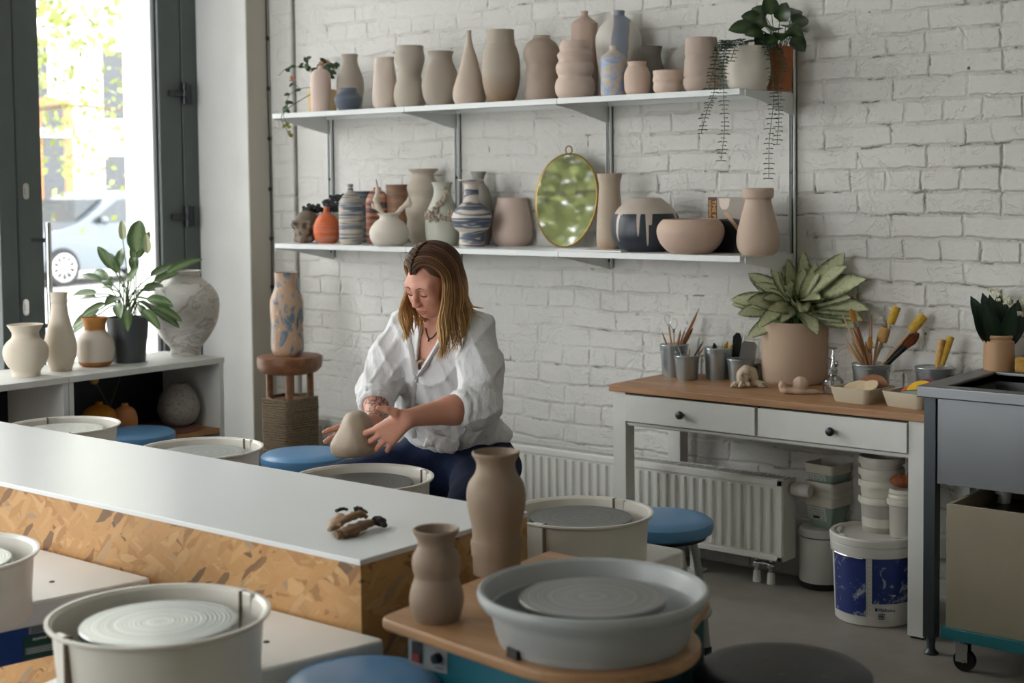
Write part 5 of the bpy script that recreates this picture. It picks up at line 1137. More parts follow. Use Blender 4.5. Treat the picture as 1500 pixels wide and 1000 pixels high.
# tubs and jar on the lid
zl = float(hb_-.0075); TUB = mat('milky_plastic', '#c9c5b8', .35, var=.03); CLEARP = mat('frosted_plastic', '#aaa79c', .3, var=.04)
cb = np.array([P[0]+.035*RGT[0]+.045*AWY[0], P[1]+.035*RGT[1]+.045*AWY[1]])
zz = zl
for i, lb in enumerate(('lowest frosted tub of the stack standing on the bucket lid', 'second frosted tub of the stack on the bucket lid', 'third milky tub of the stack on the bucket lid', 'topmost milky tub of the stack, just under the desk drawer')):
    hh_ = .125 if i == 0 else .125; tt_ = thing('plastic_tub', lb, 'tub', (cb[0], cb[1], zz), 0, 'plastic tubs on the bucket')
    MB().lathe([(0, 0), (.062, 0), (.064, .003), (.072, hh_-.02), (.070, hh_-.02)] if True else [], 40).build('body', CLEARP if i == 0 else TUB, tt_)
    MB().lathe([(.072, hh_-.024), (.079, hh_-.024), (.080, hh_-.010), (.077, hh_-.004), (.0775, hh_), (.072, hh_), (.066, .02), (0, .012)], 40).build('rim', TUB, tt_)
    zz += .040 if i else .058
jp = np.array([P[0]+.088*RGT[0]-.05*AWY[0]*1.0, P[1]+.088*RGT[1]-.05*AWY[1]])
t = thing('plastic_jar', 'clear plastic jar with a crumpled lid on the bucket lid, under the brown sponge', 'jar', (jp[0], jp[1], zl))
MB().lathe([(0, 0), (.044, 0), (.047, .004), (.050, .11), (.052, .112), (.052, .118), (.048, .12)], 32).build('body', CLEARP, t)
MB().lathe([(.052, .112), (.056, .114), (.057, .128), (.052, .132), (.054, .140), (.050, .148), (.053, .156), (.046, .166), (.030, .166), (0, .165)], 32, fn=lambda p, a, q: (p[0]*(1+.025*math.sin(7*a+q*9)), p[1]*(1+.025*math.sin(5*a+q*7)), p[2])).build('lid', TUB, t)
BSP = mat('brown_sponge', '#8a4f2f', .95, var=.2, scale=60, bump=1.0, bscale=150)
s = SDF((-.06, -.05, -.002), (.07, .05, .07), .003); s.ell((-.012, 0, .026), (.036, .03, .022)); s.ell((.032, .004, .034), (.026, .026, .034), k=.006); s.warp(lambda X, Y, Z: .002*np.sin(X*300)*np.sin(Y*310)*np.sin(Z*290))
s.F = np.maximum(s.F, (.001-(s.lo[2]+s.h*np.arange(s.n[2])))[None, None, :]).astype(np.float32)
o = s.build('sponge', BSP); o.location = (jp[0], jp[1], zl+.166); tag(o, 'reddish brown sponge lying on the clear jar under the desk', 'sponge')
struct(MB().box((-3.0, 4.955, .17), (-1.6, 5.0, .235)).build('trim_3', RADW, smooth=False, bevel=.003))

# ================================================================== STEEL SINK, TROLLEY
SX0, SX1, SY0, SY1, SZ = -1.945, -.95, 4.39, 4.97, .863
STEEL2 = m_steel('sink_steel', '#85888a', .40, (3, 120, 120)); DSTEEL = m_steel('leg_steel', '#53595c', .45, (90, 90, 3))
t = thing('sink', 'stainless steel sink stand with a deep square basin at the right edge', 'sink', (SX0, SY0, 0)); W_, D_ = SX1-SX0, SY1-SY0
bx0, bx1, by0, by1 = .075, W_-.08, .06, D_-.11
m = MB(); m.box((0, 0, SZ-.036), (W_, by0, SZ)); m.box((0, by1, SZ-.036), (W_, D_, SZ)); m.box((0, by0-.001, SZ-.036), (bx0, by1+.001, SZ)); m.box((bx1, by0-.001, SZ-.036), (W_, by1+.001, SZ)); m.build('rim', STEEL2, t, smooth=False, bevel=.004, seg=3)
m = MB(); zb2 = SZ-.30
m.box((bx0-.002, by0-.002, zb2), (bx0, by1, SZ-.01)); m.box((bx1, by0, zb2), (bx1+.002, by1, SZ-.01)); m.box((bx0, by0-.002, zb2), (bx1, by0, SZ-.01)); m.box((bx0, by1, zb2), (bx1, by1+.002, SZ-.01)); m.box((bx0, by0, zb2-.002), (bx1, by1, zb2)); m.build('basin', STEEL2, t, smooth=False)
zpn = float(at_y(1367, 707, SY0+.03)[2])
for x, y in ((.018, .018), (W_-.058, .018), (.018, D_-.06), (W_-.058, D_-.06)):
    lg = MB().box((x, y, .055), (x+.04, y+.04, SZ-.036)).build('leg', DSTEEL, t, smooth=False, bevel=.002)
    MB().lathe([(.022, 0), (.024, .004), (.016, .012), (.013, .02), (.0145, .056), (0, .056)], 20, (x+.02, y+.02, 0)).build('adjustable_foot', DSTEEL, lg)
m = MB(); m.box((.060, .026, zpn), (W_-.062, .030, SZ-.038)); m.box((.020, .062, zpn), (.024, D_-.06, SZ-.038)); m.build('apron_panel', STEEL2, t, smooth=False, bevel=.001)
m = MB(); q = (.19, .25); m.tube(catmull([(q[0], q[1], zb2), (q[0], q[1], .47), (q[0]-.05, q[1]+.02, .43), (q[0]-.09, q[1]+.03, .36), (q[0]-.09, q[1]+.05, .2)], 5), .02, 14); m.tube([(q[0], q[1], .5), (q[0], q[1], .53)], .028, 16)
m.build('waste_pipe', RADW, t)
# small water canister behind the leg
P = at_z(1372, 905, .0); tag(MB().lathe(wallpot([(.055, 0), (.062, .02), (.064, .25), (.060, .30), (.045, .33), (.03, .34)], .003), 28).build('canister', TUB, loc=(SX0+.17, SY0+.33, 0)), 'white plastic canister standing behind the steel sink leg', 'canister')
# trolley box
TEAL = mat('teal_paint', '#1f6a75', .45, var=.05); GB = mat('grey_beige_board', '#908773', .6, var=.05, scale=7, bump=.06)
a = at_z(1385, 932, .105); bx_ = float(a[0]); by_ = float(a[1]); zt2 = float(at_x(1384, 739, bx_+.002)[2])
t = thing('clay_trolley', 'grey-beige wheeled clay bin with a teal base under the steel sink', 'trolley', (bx_, by_, 0)); WT, DT = .62, .42
m = MB(); hz = zt2
m.box((0, 0, .135), (WT, .014, hz)); m.box((0, DT-.014, .135), (WT, DT, hz)); m.box((0, .014, .135), (.014, DT-.014, hz)); m.box((WT-.014, .014, .135), (WT, DT-.014, hz)); m.box((.014, .014, .135), (WT-.014, DT-.014, .15)); m.build('body', GB, t, smooth=False, bevel=.002)
MB().box((.012, .012, .16), (WT-.012, DT-.012, hz-.05)).build('contents', mat('black_bag', '#121415', .35, bump=.6, bscale=20), t, smooth=False)
MB().box((-.012, -.012, .100), (WT+.012, DT+.012, .136)).build('base_frame', TEAL, t, smooth=False, bevel=.002)
for x, y in ((.03, .03), (WT-.05, .04), (.04, DT-.06), (WT-.05, DT-.06)):
    c = MB(); c.lathe([(.018, .085), (.020, .1), (0, .1)], 16, (x, y, 0)); c.box((x-.004, y-.016, .03), (x+.034, y-.0135, .088)); c.box((x-.004, y+.0135, .03), (x+.034, y+.016, .088)); c.cyl((x+.02, y-.018, .033), (x+.02, y+.018, .033), .005); ca = c.build('castor', CHROME, t)
    MB().lathe([(.006, -.011), (.033, -.011), (.034, -.006), (.034, .006), (.033, .011), (.006, .011)], 28, (x+.02, y, .034), Matrix.Rotation(PI/2, 3, 'X')).build('castor_wheel', BLACK, ca)
# crock with lily of the valley on the sink rim
P = at_z(1463, 545, SZ); P[1] = 4.915; P = at_y(1463, 540, 4.915); P[2] = SZ; k = mpp(P); CR = clay('tan_crock', '#a88d75', .4)
hc = 51*k; rr = [(20.5, 0), (22, 3), (22, 38), (21.5, 42), (19.5, 44), (19.5, 46), (20.8, 48), (20.5, 51)]
t = tag(MB().lathe(wallpot([(a*k, b*k) for a, b in rr], .004), 40).build('lily_of_the_valley_crock', CR, loc=P), 'tan stoneware crock of lily-of-the-valley standing on the back rim of the sink', 'plant')
LV = m_leaf('valley_leaf', '#16281b', '#1f3822', .4); r = random.Random(4)
D0 = (M @ (P-C0))[2]
for tx, ty, dz in ((1421, 437, 0), (1432, 452, -.05), (1440, 430, .02), (1452, 436, -.05), (1466, 440, -.04), (1483, 440, .0), (1500, 448, -.05), (1520, 452, .02), (1510, 440, .05), (1426, 462, .05), (1445, 448, -.08), (1490, 452, -.08), (1470, 430, .06)):
    tip = at_d(tx, ty, D0+dz)-P; tip[1] = min(tip[1], .06); b = np.array([tip[0]*.12, tip[1]*.12, hc-.05])
    d = tip-b; L_ = np.linalg.norm(d)*1.03; MB().leaf(b, d/np.linalg.norm(d)+np.array([0, 0, .15]), AWY*-1, L_, .058, droop=.12, fold=.3, n=8).build('leaf', LV, t)
WF = mat('white_bells', '#d8d6bf', .6)
for i in range(16):
    tx, ty = r.uniform(1440, 1520), r.uniform(420, 460); tip = at_d(tx, ty, D0+r.uniform(-.06, .05))-P; tip[1] = min(tip[1], .06); b = np.array([tip[0]*.2, tip[1]*.2, hc-.02]); mid = b+(tip-b)*.7+np.array([0, 0, .02])
    st = MB().tube(catmull([b, mid, tip], 5), .0012, 5).build('stem', MAT['plant_stem'], t); m = MB(); pp = catmull([b, mid, tip], 8)
    for p in pp[-8:]:
        for q in range(2): c = p+np.array([r.gauss(0, .007), r.gauss(0, .006), r.gauss(-.003, .004)]); m.lathe([(0, .004), (.0035, .003), (.0048, 0), (.0035, -.004), (.0048, -.006)], 8, c)
    m.build('bell_flowers', WF, st)
P = at_y(1497, 546, 4.90); tag(MB().box((-.04, -.03, 0), (.07, .03, .052)).build('sponge', mat('ochre_sponge', '#a8833f', .95, var=.15, scale=50, bump=1, bscale=150), loc=(P[0]+.025, 4.90, SZ), bevel=.008, seg=3), 'ochre block sponge beside the crock on the sink rim', 'sponge')

# ================================================================== HANGING AND TRAILING PLANTS ON THE SHELVES
t = pot('succulent_planter', 'white planter of trailing string succulents at the right end of the upper shelf', 'plant', 1095.5, 131, [(131, 24), (124, 29), (110, 32.5), (95, 32.5), (82, 31), (76, 29.5), (69, 29.8)], clay('white_planter', '#cfcac1', .5), zs=SH_T, Y=4.735, wall=.006)
PL_ = np.array(t.location); D0 = (M @ (PL_-C0))[2]; SUC = m_leaf('succulent_leaf', '#31463b', '#3f574a', .45)
MB().lathe([(0, t['h']-.015), (29*mpp(PL_)-.008, t['h']-.015)], 24).build('soil', mat('soil', '#2a211a'), t); r = random.Random(8)
def trail(pts, n, parent, size=.011):
    P_ = catmull([np.array(p, float) for p in pts], 8); st = MB().tube(P_, .0012, 5).build('vine', MAT['plant_stem'], parent); m = MB()
    seg = np.linspace(0, len(P_)-1.01, n)
    for i, s in enumerate(seg):
        j = int(s); p = P_[j]+(P_[j+1]-P_[j])*(s-j)
        for q in (-1, 1):
            a = i*1.3+r.random(); d = np.array([math.cos(a)*q, math.sin(a)*q*.8, .15]); m.leaf(p, d, (0, 0, 1), size*r.uniform(.8, 1.5), size*.72, droop=.2, fold=.45, n=4)
    m.build('vine_leaves', SUC, st)
kk = mpp(PL_)
def rel(px, py, dz): return at_d(px, py, D0+dz)-PL_
for path, n in (([(1070, 72, -.02), (1058, 66, -.07), (1048, 90, -.10), (1046, 135, -.115), (1036, 160, -.115), (1027, 196, -.115)], 34), ([(1075, 70, -.03), (1064, 64, -.08), (1059, 95, -.11), (1060, 140, -.125), (1061, 190, -.125), (1056, 236, -.125)], 42), ([(1110, 70, -.03), (1126, 66, -.08), (1131, 110, -.11), (1133, 150, -.12), (1127, 205, -.12), (1126, 262, -.12)], 40),
    ([(1118, 72, 0), (1135, 66, -.05), (1146, 95, -.08), (1140, 135, -.10), (1141, 170, -.11), (1138, 212, -.11)], 34), ([(1072, 70, 0), (1060, 60, -.04), (1050, 76, -.07), (1044, 105, -.10), (1038, 130, -.12)], 22), ([(1080, 70, -.04), (1068, 60, -.09), (1062, 82, -.12), (1056, 112, -.125)], 20), ([(1105, 70, 0), (1120, 58, -.05), (1140, 75, -.06), (1150, 105, -.07)], 20), ([(1090, 70, -.04), (1086, 58, -.09), (1078, 66, -.11), (1070, 90, -.125)], 16), ([(1085, 70, .04), (1100, 60, 0), (1118, 62, -.06), (1127, 80, -.1)], 18)):
    trail([rel(*p) for p in path], n, t, .019)
TC = clay('terracotta', '#95654f', .75)
t = pot('potted_arrowhead', 'leafy green plant in a tapered terracotta pot at the right end of the upper shelf', 'plant', 1141.5, 133, [(133, 17), (128, 18), (75, 20.5), (71, 21)], TC, zs=SH_T, Y=4.865, wall=.005)
PL_ = np.array(t.location); D0 = (M @ (PL_-C0))[2]; ARR = m_leaf('arrow_leaf', '#22381f', '#41552c', .35)
MB().lathe([(0, t['h']-.012), (21*mpp(PL_)-.006, t['h']-.012)], 24).build('soil', MAT['soil'], t)
for tx, ty, dz in ((1077, 38, -.1), (1095, 22, -.06), (1108, 12, .0), (1128, 6, -.05), (1100, 45, -.12), (1120, 30, -.1), (1145, 22, -.04), (1165, 14, .03), (1172, 30, -.02), (1176, 50, .03), (1160, 45, -.1), (1145, 50, -.14), (1130, 55, -.14), (1168, 62, -.03), (1115, 58, -.1), (1152, 34, -.12), (1135, 38, -.12), (1110, 33, -.02), (1180, 40, .05)):
    tip = at_d(tx, ty, D0+dz)-PL_; tip[1] = min(tip[1], .10); b = np.array([r.uniform(-.02, .02), r.uniform(-.02, .02), t['h']-.012]); v = tip-b; mid = b+v*.6+np.array([0, 0, .03])
    st = MB().tube(catmull([b, b+v*.3+np.array([0, 0, .03]), mid], 4), .0018, 5).build('stem', MAT['plant_stem'], t)
    d = tip-mid; L_ = max(.075, np.linalg.norm(d)*1.25); side = np.cross(d, UP); MB().leaf(mid, d/np.linalg.norm(d)+np.array([0, 0, .05]), np.array([.5, -.8, .5]), L_, .062, droop=.35, fold=.18, n=7, tip=1.1, belly=.3).build('leaf', ARR, st)
# rose plant at the left end of the top shelf
YP = clay('straw_pot', (.73, .665, .545)); t = pot('potted_climbing_rose', 'small climbing rose with peach flowers in a straw coloured pot behind the pink bottle', 'plant', 472, 163, [(163, 20), (150, 21), (131, 21.4), (127, 21.4)], YP, zs=SH_T, Y=4.88, wall=.005)
PL_ = np.array(t.location); D0 = (M @ (PL_-C0))[2]; RL = m_leaf('rose_leaf', '#27402a', '#37502f', .4); YL = m_leaf('young_leaf', '#7f7a2c', '#8d8637', .45); ROSE = mat('peach_petals', '#d9a78c', .6)
MB().lathe([(0, t['h']-.012), (21*mpp(PL_)-.006, t['h']-.012)], 24).build('soil', MAT['soil'], t)
def sprig(path, lf, mt=RL, sz=.03):
    pts = catmull([at_d(x, y, D0+z)-PL_ for x, y, z in path], 6); st = MB().tube(pts, .0015, 5).build('stem', MAT['plant_stem'], t)
    for f in lf:
        p = pts[int(f*(len(pts)-1))]; a = r.uniform(0, 6.28); MB().leaf(p, R3(math.cos(a), math.sin(a)*.8, -.25), np.array([.4, -.8, .5]), sz*r.uniform(.8, 1.2), sz*.62, droop=.3, fold=.2, n=5).build('leaf', mt, st)
    return pts
b0 = (472, 128, 0)
sprig([b0, (455, 105, -.05), (440, 98, -.08), (420, 100, -.1), (408, 111, -.1)], [.4, .55, .6, .7, .8, .5]); sprig([b0, (462, 112, -.06), (450, 92, -.08), (445, 82, -.08)], [.5, .7, .8, .95], RL, .034)
ps = sprig([b0, (458, 128, -.09), (440, 130, -.13), (425, 138, -.17), (418, 155, -.19), (418, 165, -.2)], [.5, .62, .7, .8, .9, .98, .75]); sprig([(440, 130, -.13), (430, 122, -.14), (428, 116, -.14)], [.5])
sprig([b0, (420, 160, -.2), (418, 178, -.24), (422, 188, -.24)], [.75, .8, .86, .9, .95, 1], YL, .022); sprig([b0, (415, 165, -.22), (420, 190, -.245), (424, 200, -.245)], [.8, .85, .9, .95, 1], YL, .02)
for q in range(9): sprig([b0, (474+r.uniform(-10, 10), 110, r.uniform(-.04, .03)), (478+r.uniform(-14, 18), r.uniform(90, 108), r.uniform(-.05, .05))], [.5, .7, .8, .9, 1], RL, .036)
for (x, y, z) in ((428, 116, -.14), (470, 95, -.03), (480, 93, 0), (487, 98, -.02)):
    p = at_d(x, y, D0+z)-PL_; m = MB()
    for q in range(10): a = q*2.4; m.leaf(p, R3(math.cos(a)*.7, math.sin(a)*.7, .6-.06*q), UP, .019, .02, droop=-.3, fold=.3, n=4)
    m.build('flower', ROSE, t)
# dark plant on the lower shelf
t = pot('dark_leafy_plant', 'small dark leaved plant in a low cream pot behind the orange vase', 'plant', 478, 354, [(354, 17), (340, 20), (318, 21), (313, 21)], CREAM, zs=SH_B, Y=4.875, wall=.004)
PL_ = np.array(t.location); D0 = (M @ (PL_-C0))[2]; DKL = m_leaf('dark_leaf', '#23292b', '#333a38', .35)
for q in range(26):
    x, y = r.uniform(442, 505), 0; y = 312-abs(x-442)*.48*r.random()-4; tip = at_d(x, y, D0+r.uniform(-.09, .05))-PL_; tip[1] = min(tip[1], .1); b = np.array([r.uniform(-.03, .03), r.uniform(-.03, .03), t['h']-.01]); pts = catmull([b, (b+tip)/2+np.array([0, 0, .015]), tip], 5); st = MB().tube(pts, .0014, 5).build('stem', DKL, t)
    for f in (.55, .75, .9, 1): a = r.uniform(0, 6.28); MB().leaf(pts[int(f*(len(pts)-1))], R3(math.cos(a), math.sin(a), .2), np.array([.4, -.7, .6]), .026, .019, droop=.3, fold=.2, n=4).build('leaf', DKL, st)

# ================================================================== LONG TABLE IN THE FOREGROUND
TZ, TX1, TY0, TY1, TX0 = .75, -2.13, 2.103, 2.655, -5.0
t = thing('work_table', 'long low table of bare chipboard with a smooth white top across the foreground', 'table', (TX0, TY0, 0))
LAM = mat('white_laminate', '#d6d9d9', .32, var=.012, scale=3)
MB().box((0, 0, TZ-.012), (TX1-TX0, TY1-TY0, TZ)).build('table_top', LAM, t, smooth=False, bevel=.0015)
for nm_, lo, hi in (('side_panel', (0, .003, 0), (TX1-TX0-.02, .021, TZ-.012)), ('side_panel', (0, TY1-TY0-.021, 0), (TX1-TX0-.02, TY1-TY0-.003, TZ-.012)), ('end_panel', (TX1-TX0-.02, .003, 0), (TX1-TX0-.002, TY1-TY0-.003, TZ-.012)), ('end_panel', (0, .021, 0), (.018, TY1-TY0-.021, TZ-.012))):
    MB().box(lo, hi).build(nm_, OSB, t, smooth=False)
# dried driftwood pieces on the table
DRW = mat('dark_driftwood', '#6b5038', .85, var=.3, scale=60, bump=.5, bscale=150); PALEW = mat('bleached_driftwood', '#a58d77', .85, var=.2, bump=.5, bscale=120); CHR = mat('charred_end', '#1f1c1c', .8, bump=.6, bscale=100)
P = at_z(522, 781, TZ); D0 = (M @ (P-C0))[2]
def wp(px, py, h=.012):
    q = at_z(px, py, TZ); return q+np.array([0, 0, h])
def branch(lab, pts, rad, m_, nm='driftwood', extra=None):
    s_ = catmull([wp(*p) for p in pts], 5); rad = [q*1.3 for q in rad]; rr = np.interp(np.linspace(0, 1, len(s_)), np.linspace(0, 1, len(rad)), rad); rr = rr*(1+.18*np.sin(np.arange(len(s_))*2.3))
    o = MB().tube(s_, list(rr), 9, flat=.75).build(nm, m_, loc=tuple(wp(*pts[0], ) if len(pts[0]) < 3 else wp(*pts[0])), world=True); tag(o, lab, 'driftwood', 'driftwood on the white table'); return o
branch('pale flat piece of driftwood at the left end of the pile on the table', [(482, 783, .010), (492, 776, .014), (500, 769, .022)], [.004, .013, .008], PALEW)
branch('longest brown driftwood stick along the front of the pile on the table', [(492, 790, .010), (512, 786, .012), (535, 777, .014), (552, 772, .012)], [.008, .014, .010, .006], DRW)
branch('dark forked driftwood stick across the middle of the pile on the table', [(496, 784, .026), (515, 776, .030), (530, 771, .028), (538, 771, .02)], [.006, .009, .008, .004], mat('mid_driftwood', '#856544', .85, var=.25, bump=.5, bscale=120))
branch('charred black driftwood end at the right of the pile on the table', [(549, 771, .016), (557, 773, .015), (565, 776, .008)], [.008, .011, .004], CHR)
branch('thin dark twig lying over the left of the pile on the table', [(493, 770, .034), (502, 768, .036), (510, 768, .034)], [.004, .004, .003], CHR)
branch('short dark twig lying over the middle of the pile on the table', [(519, 768, .034), (526, 768, .036), (538, 770, .03)], [.006, .006, .003], CHR)

# ================================================================== POTTER'S WHEELS
PANW = mat('pan_cream', '#d8d4ca', .32, var=.015, spec=.5); PANG = mat('pan_grey', '#a1a5a5', .38, var=.02, spec=.5)
def m_disc(name, col, rough=.33):
    t = NT(name); o = t.obj(); sp = t.n('ShaderNodeSeparateXYZ', {0: o})
    r_ = t.math('SQRT', t.math('ADD', t.math('MULTIPLY', sp.outputs[0], sp.outputs[0]), t.math('MULTIPLY', sp.outputs[1], sp.outputs[1])))
    nv = t.n('ShaderNodeCombineXYZ', {0: t.math('MULTIPLY', r_, 46.0), 1: 0.0, 2: 0.0}).outputs[0]
    rn = t.noise(1.6, 4, .6, nv); n2 = t.noise(5, 3)
    c = t.mix(t.ramp(rn.outputs['Fac'], [(.35, 0.0), (.65, 1.0)]).outputs[0], tuple(v*.5 for v in lin(col)[:3])+(1,), col)
    c = t.mix(t.math('MULTIPLY', n2.outputs['Fac'], .3), c, '#a8a49a')
    t.bump(t.math('SINE', t.math('MULTIPLY', r_, 760.0)), .13, .0013)
    return t.done(c, rough, .85)
DISC = m_disc('wheel_aluminium', '#c6cac8'); DISCD = m_disc('wheel_dark', '#6f7678')
NAVY = mat('navy_plastic', '#1d3f7d', .4, var=.03); TEALD = mat('dark_teal_paint', '#0f3f49', .42, var=.04); TEALM = mat('mid_teal_paint', '#176070', .4, var=.04)
PW = mat('plate_white', '#e0dfda', .34, var=.012)
def wheel(label, c, zr, R, plate, body_m, disc_m=None, seams=(), zt=None, hpan=.098, rhead=None, group='potter wheels', plate_m=None, pt=.055, pan='w'):
    """c: wheel axis; zr: rim height; plate: outline of the table plate around the axis"""
    disc_m = disc_m or DISC; zt = zt if zt is not None else zr-.128; zp = zr-hpan
    t = thing('pottery_wheel', label, 'pottery wheel', (c[0], c[1], 0), 0, group)
    MB().prism(plate, zt-pt, zt).build('table_plate', plate_m or PW, t, smooth=False, bevel=.006, seg=3)
    hx = [p[0] for p in plate]; hy = [p[1] for p in plate]; x0, x1, y0, y1 = min(hx)+.09, max(hx)-.06, min(hy)+.10, max(hy)-.04
    MB().box((x0, y0, .12), (x1, y1, zt-pt)).build('body', body_m, t, smooth=False, bevel=.012)
    for x, y in ((x0+.03, y0+.03), (x1-.03, y0+.03), (x0+.03, y1-.03), (x1-.03, y1-.03)): MB().box((x-.022, y-.022, 0), (x+.022, y+.022, .13)).build('leg', BLACK, t, smooth=False, bevel=.003)
    if pan == 'w':
        MB().lathe([(.06, zt-.002), (R*.90, zt-.002), (R*.905, zt+.002), (R*.905, zp+.006), (R*.88, zp+.008)], 72).build('pan_base', PANW, t)
        n1 = math.radians(200)
        prof = [(.03, zp+.002), (R*.88, zp), (R*.905, zp+.004), (R*.935, zr-.016), (R*.94, zr-.012), (R*.985, zr-.008), (R, zr-.004), (R*.998, zr), (R*.965, zr), (R*.93, zr-.006), (R*.92, zr-.018), (R*.885, zp+.010), (R*.86, zp+.006), (.03, zp+.006)]
        pm = MB().lathe(prof, 96, fn=lambda p, a, q: p).build('splash_pan', PANW, t)
        for a in seams:
            m = MB(); mt = Matrix.Rotation(a, 4, 'Z'); h = hpan
            m.box((R*.905, -.016, zp+.01), (R*.962, .016, zr+.0015), mt); m.build('pan_clip', PANW, pm, smooth=False, bevel=.003)
            MB().box((R*.885, .0155, zp+.012), (R*.968, .0195, zr+.0012), mt).build('pan_seam', mat('seam_brown', '#7a6a58', .6), pm, smooth=False)
    else:
        prof = [(.03, zt+.002), (R*.80, zt), (R*.815, zt+.004), (R*.86, zr-.034), (R*.95, zr-.028), (R*.99, zr-.016), (R, zr-.008), (R*.99, zr), (R*.97, zr+.002), (R*.935, zr-.002), (R*.91, zr-.014), (R*.84, zt+.018), (R*.80, zt+.010), (.03, zt+.010)]
        pm = MB().lathe(prof, 96).build('splash_pan', PANG, t)
    rh = rhead or R*.71; zh = zr-.016
    m = MB().lathe([(0, zh-.014), (rh-.002, zh-.014), (rh, zh-.012), (rh, zh-.002), (rh-.002, zh), (0, zh)], 72); m.build('wheel_head', disc_m, t)
    MB().cyl((0, 0, zt), (0, 0, zh-.013), .03).build('spindle', DARKMET, t)
    return t
def plate(c, pts): return [(p[0]-c[0], p[1]-c[1]) for p in pts]
def rnd(poly, r=.02, n=4):
    out = []; N = len(poly)
    for i in range(N):
        p0, p1, p2 = (np.array(poly[i-1]), np.array(poly[i]), np.array(poly[(i+1) % N])); a = (p0-p1)/np.linalg.norm(p0-p1); b = (p2-p1)/np.linalg.norm(p2-p1)
        for k in range(n+1): s = k/n; out.append(tuple(p1+a*r*(1-s)**2+b*r*s**2))
    return out
zF = .605
cF = np.array([-2.167, 1.628]); plF = rnd(plate(cF, [(-2.045, 2.09), (-2.52, 2.09), (-2.34, 1.40), (-2.19, 1.40)]))
fw = wheel('cream pottery wheel nearest the camera at the bottom left, with a pale spinning head', cF, .746, .200, plF, NAVY, seams=(math.radians(81), math.radians(262)), zt=zF)
cL = np.array([-2.665, 1.506]); cL = np.array(at_z(-86, 811, .745)[:2]); plL = rnd(plate(cL, [(-2.803, 2.09), (-3.42, 2.09), (-3.48, 1.36), (-2.93, 1.36)]))
lw = wheel('cream pottery wheel cut by the left edge of the picture, with a blue motor box', cL, .745, .200, plL, NAVY, seams=(math.radians(-28),), zt=zF)
for ch in [c for c in bpy.data.objects if c.parent == lw and c.name.split('.')[0] == 'body']: bpy.data.objects.remove(ch)
# screws in the two front plates
for t_, px, py in ((fw, 390, 940), (lw, 76, 852)):
    p = at_z(px, py, zF); MB().lathe([(0, .0022), (.005, .002), (.007, 0)], 14, (p[0]-t_.location[0], p[1]-t_.location[1], zF)).build('screw', DARKMET, t_)
# blue motor box and stickers below the left plate
a_ = at_z(108, 884, zF-.055)
GRN = mat('green_sticker', '#1d4a38', .5, var=.05); GRS = mat('grey_sticker', '#8b9193', .5, var=.05); PRT = mat('sticker_print', '#b9c2b4', .6)
pr_ = [np.array((-2.803, 2.09)), np.array((-2.93, 1.36))]; ed = (pr_[1]-pr_[0])/np.linalg.norm(pr_[1]-pr_[0]); nrm_ = np.array([-ed[1], ed[0]]);  nrm_ = nrm_ if nrm_[0] > 0 else -nrm_
def onside(px, py, off):
    """point on the vertical plane running beside the left wheel's plate"""
    d = ray(px, py); p0 = pr_[0]+nrm_*off; k_ = ((p0-C0[:2])@nrm_)/(d[:2]@nrm_); return C0+d*k_
q4 = [onside(x, y, -.03) for x, y in ((-30, 925), (103, 893), (103, 958), (-30, 985))]
ctr = np.array(lw.location)
m = MB(); inn = np.array([-nrm_[0], -nrm_[1], 0])*.12
zz0 = .44; base = [onside(-60, 930, -.03), onside(104, 893, -.03)]
poly = [base[0], base[1]]; vv = [np.array([*base[0][:2], .465]), np.array([*base[1][:2], .465]), np.array([*base[1][:2], .549]), np.array([*base[0][:2], .549])]
m.add([v-ctr for v in vv]+[v+inn-ctr for v in vv], [(0, 1, 2, 3), (7, 6, 5, 4), (0, 4, 5, 1), (1, 5, 6, 2), (2, 6, 7, 3), (3, 7, 4, 0)]); mb_ = m.build('motor_box', NAVY, lw, smooth=False, bevel=.004)
def sticker(nm, pts, mt, off, par):
    v = [onside(x, y, off)-ctr for x, y in pts]; return MB().add(v, [(0, 1, 2, 3)]).build(nm, mt, par, smooth=False)
s1 = sticker('green_sticker', [(34, 933), (86, 923), (86, 957), (34, 967)], GRN, -.0285, mb_); s2 = sticker('grey_sticker', [(42, 918), (76, 911), (80, 923), (42, 929)], GRS, -.0285, mb_)
sticker('sticker_panel', [(37, 949), (83, 940), (83, 950), (37, 959)], mat('sticker_grey_panel', '#6f8280', .5), -.0278, s1)
for j, (x0_, x1_, y_) in enumerate(((48, 53, 934.5), (53.5, 57, 934), (57.5, 61, 932.7), (61.5, 64.5, 932.2), (65, 69, 931.4))): sticker('sticker_lettering', [(x0_, y_), (x1_, y_-1), (x1_, y_+2.4), (x0_, y_+3.6)], PRT, -.0274, s1)
for j in range(3): sticker('sticker_print', [(40, 951+j*3-.2), (78, 943.5+j*3), (78, 944.6+j*3), (40, 952.2+j*3)], PRT, -.0272, s1)
for j in range(3): sticker('sticker_print', [(46, 919.5+j*3), (74, 914+j*3), (74, 915.2+j*3), (46, 920.8+j*3)], mat('print_dark', '#3e4548', .6), -.0276, s2)
m = MB(); q = onside(45, 985, -.05); tag(MB().tube(catmull([(q[0]-.2, q[1]-.3, .006), (q[0]-.05, q[1]+.05, .006), (q[0]+.05, q[1]+.12, .15), (q[0]+.12, q[1]+.10, .42), (q[0]+.10, q[1]+.2, .5)], 8), .005, 8).build('power_cable', BLACK, loc=(q[0], q[1], .006), world=True), 'black power cable hanging between the two front cream wheels', 'cable')

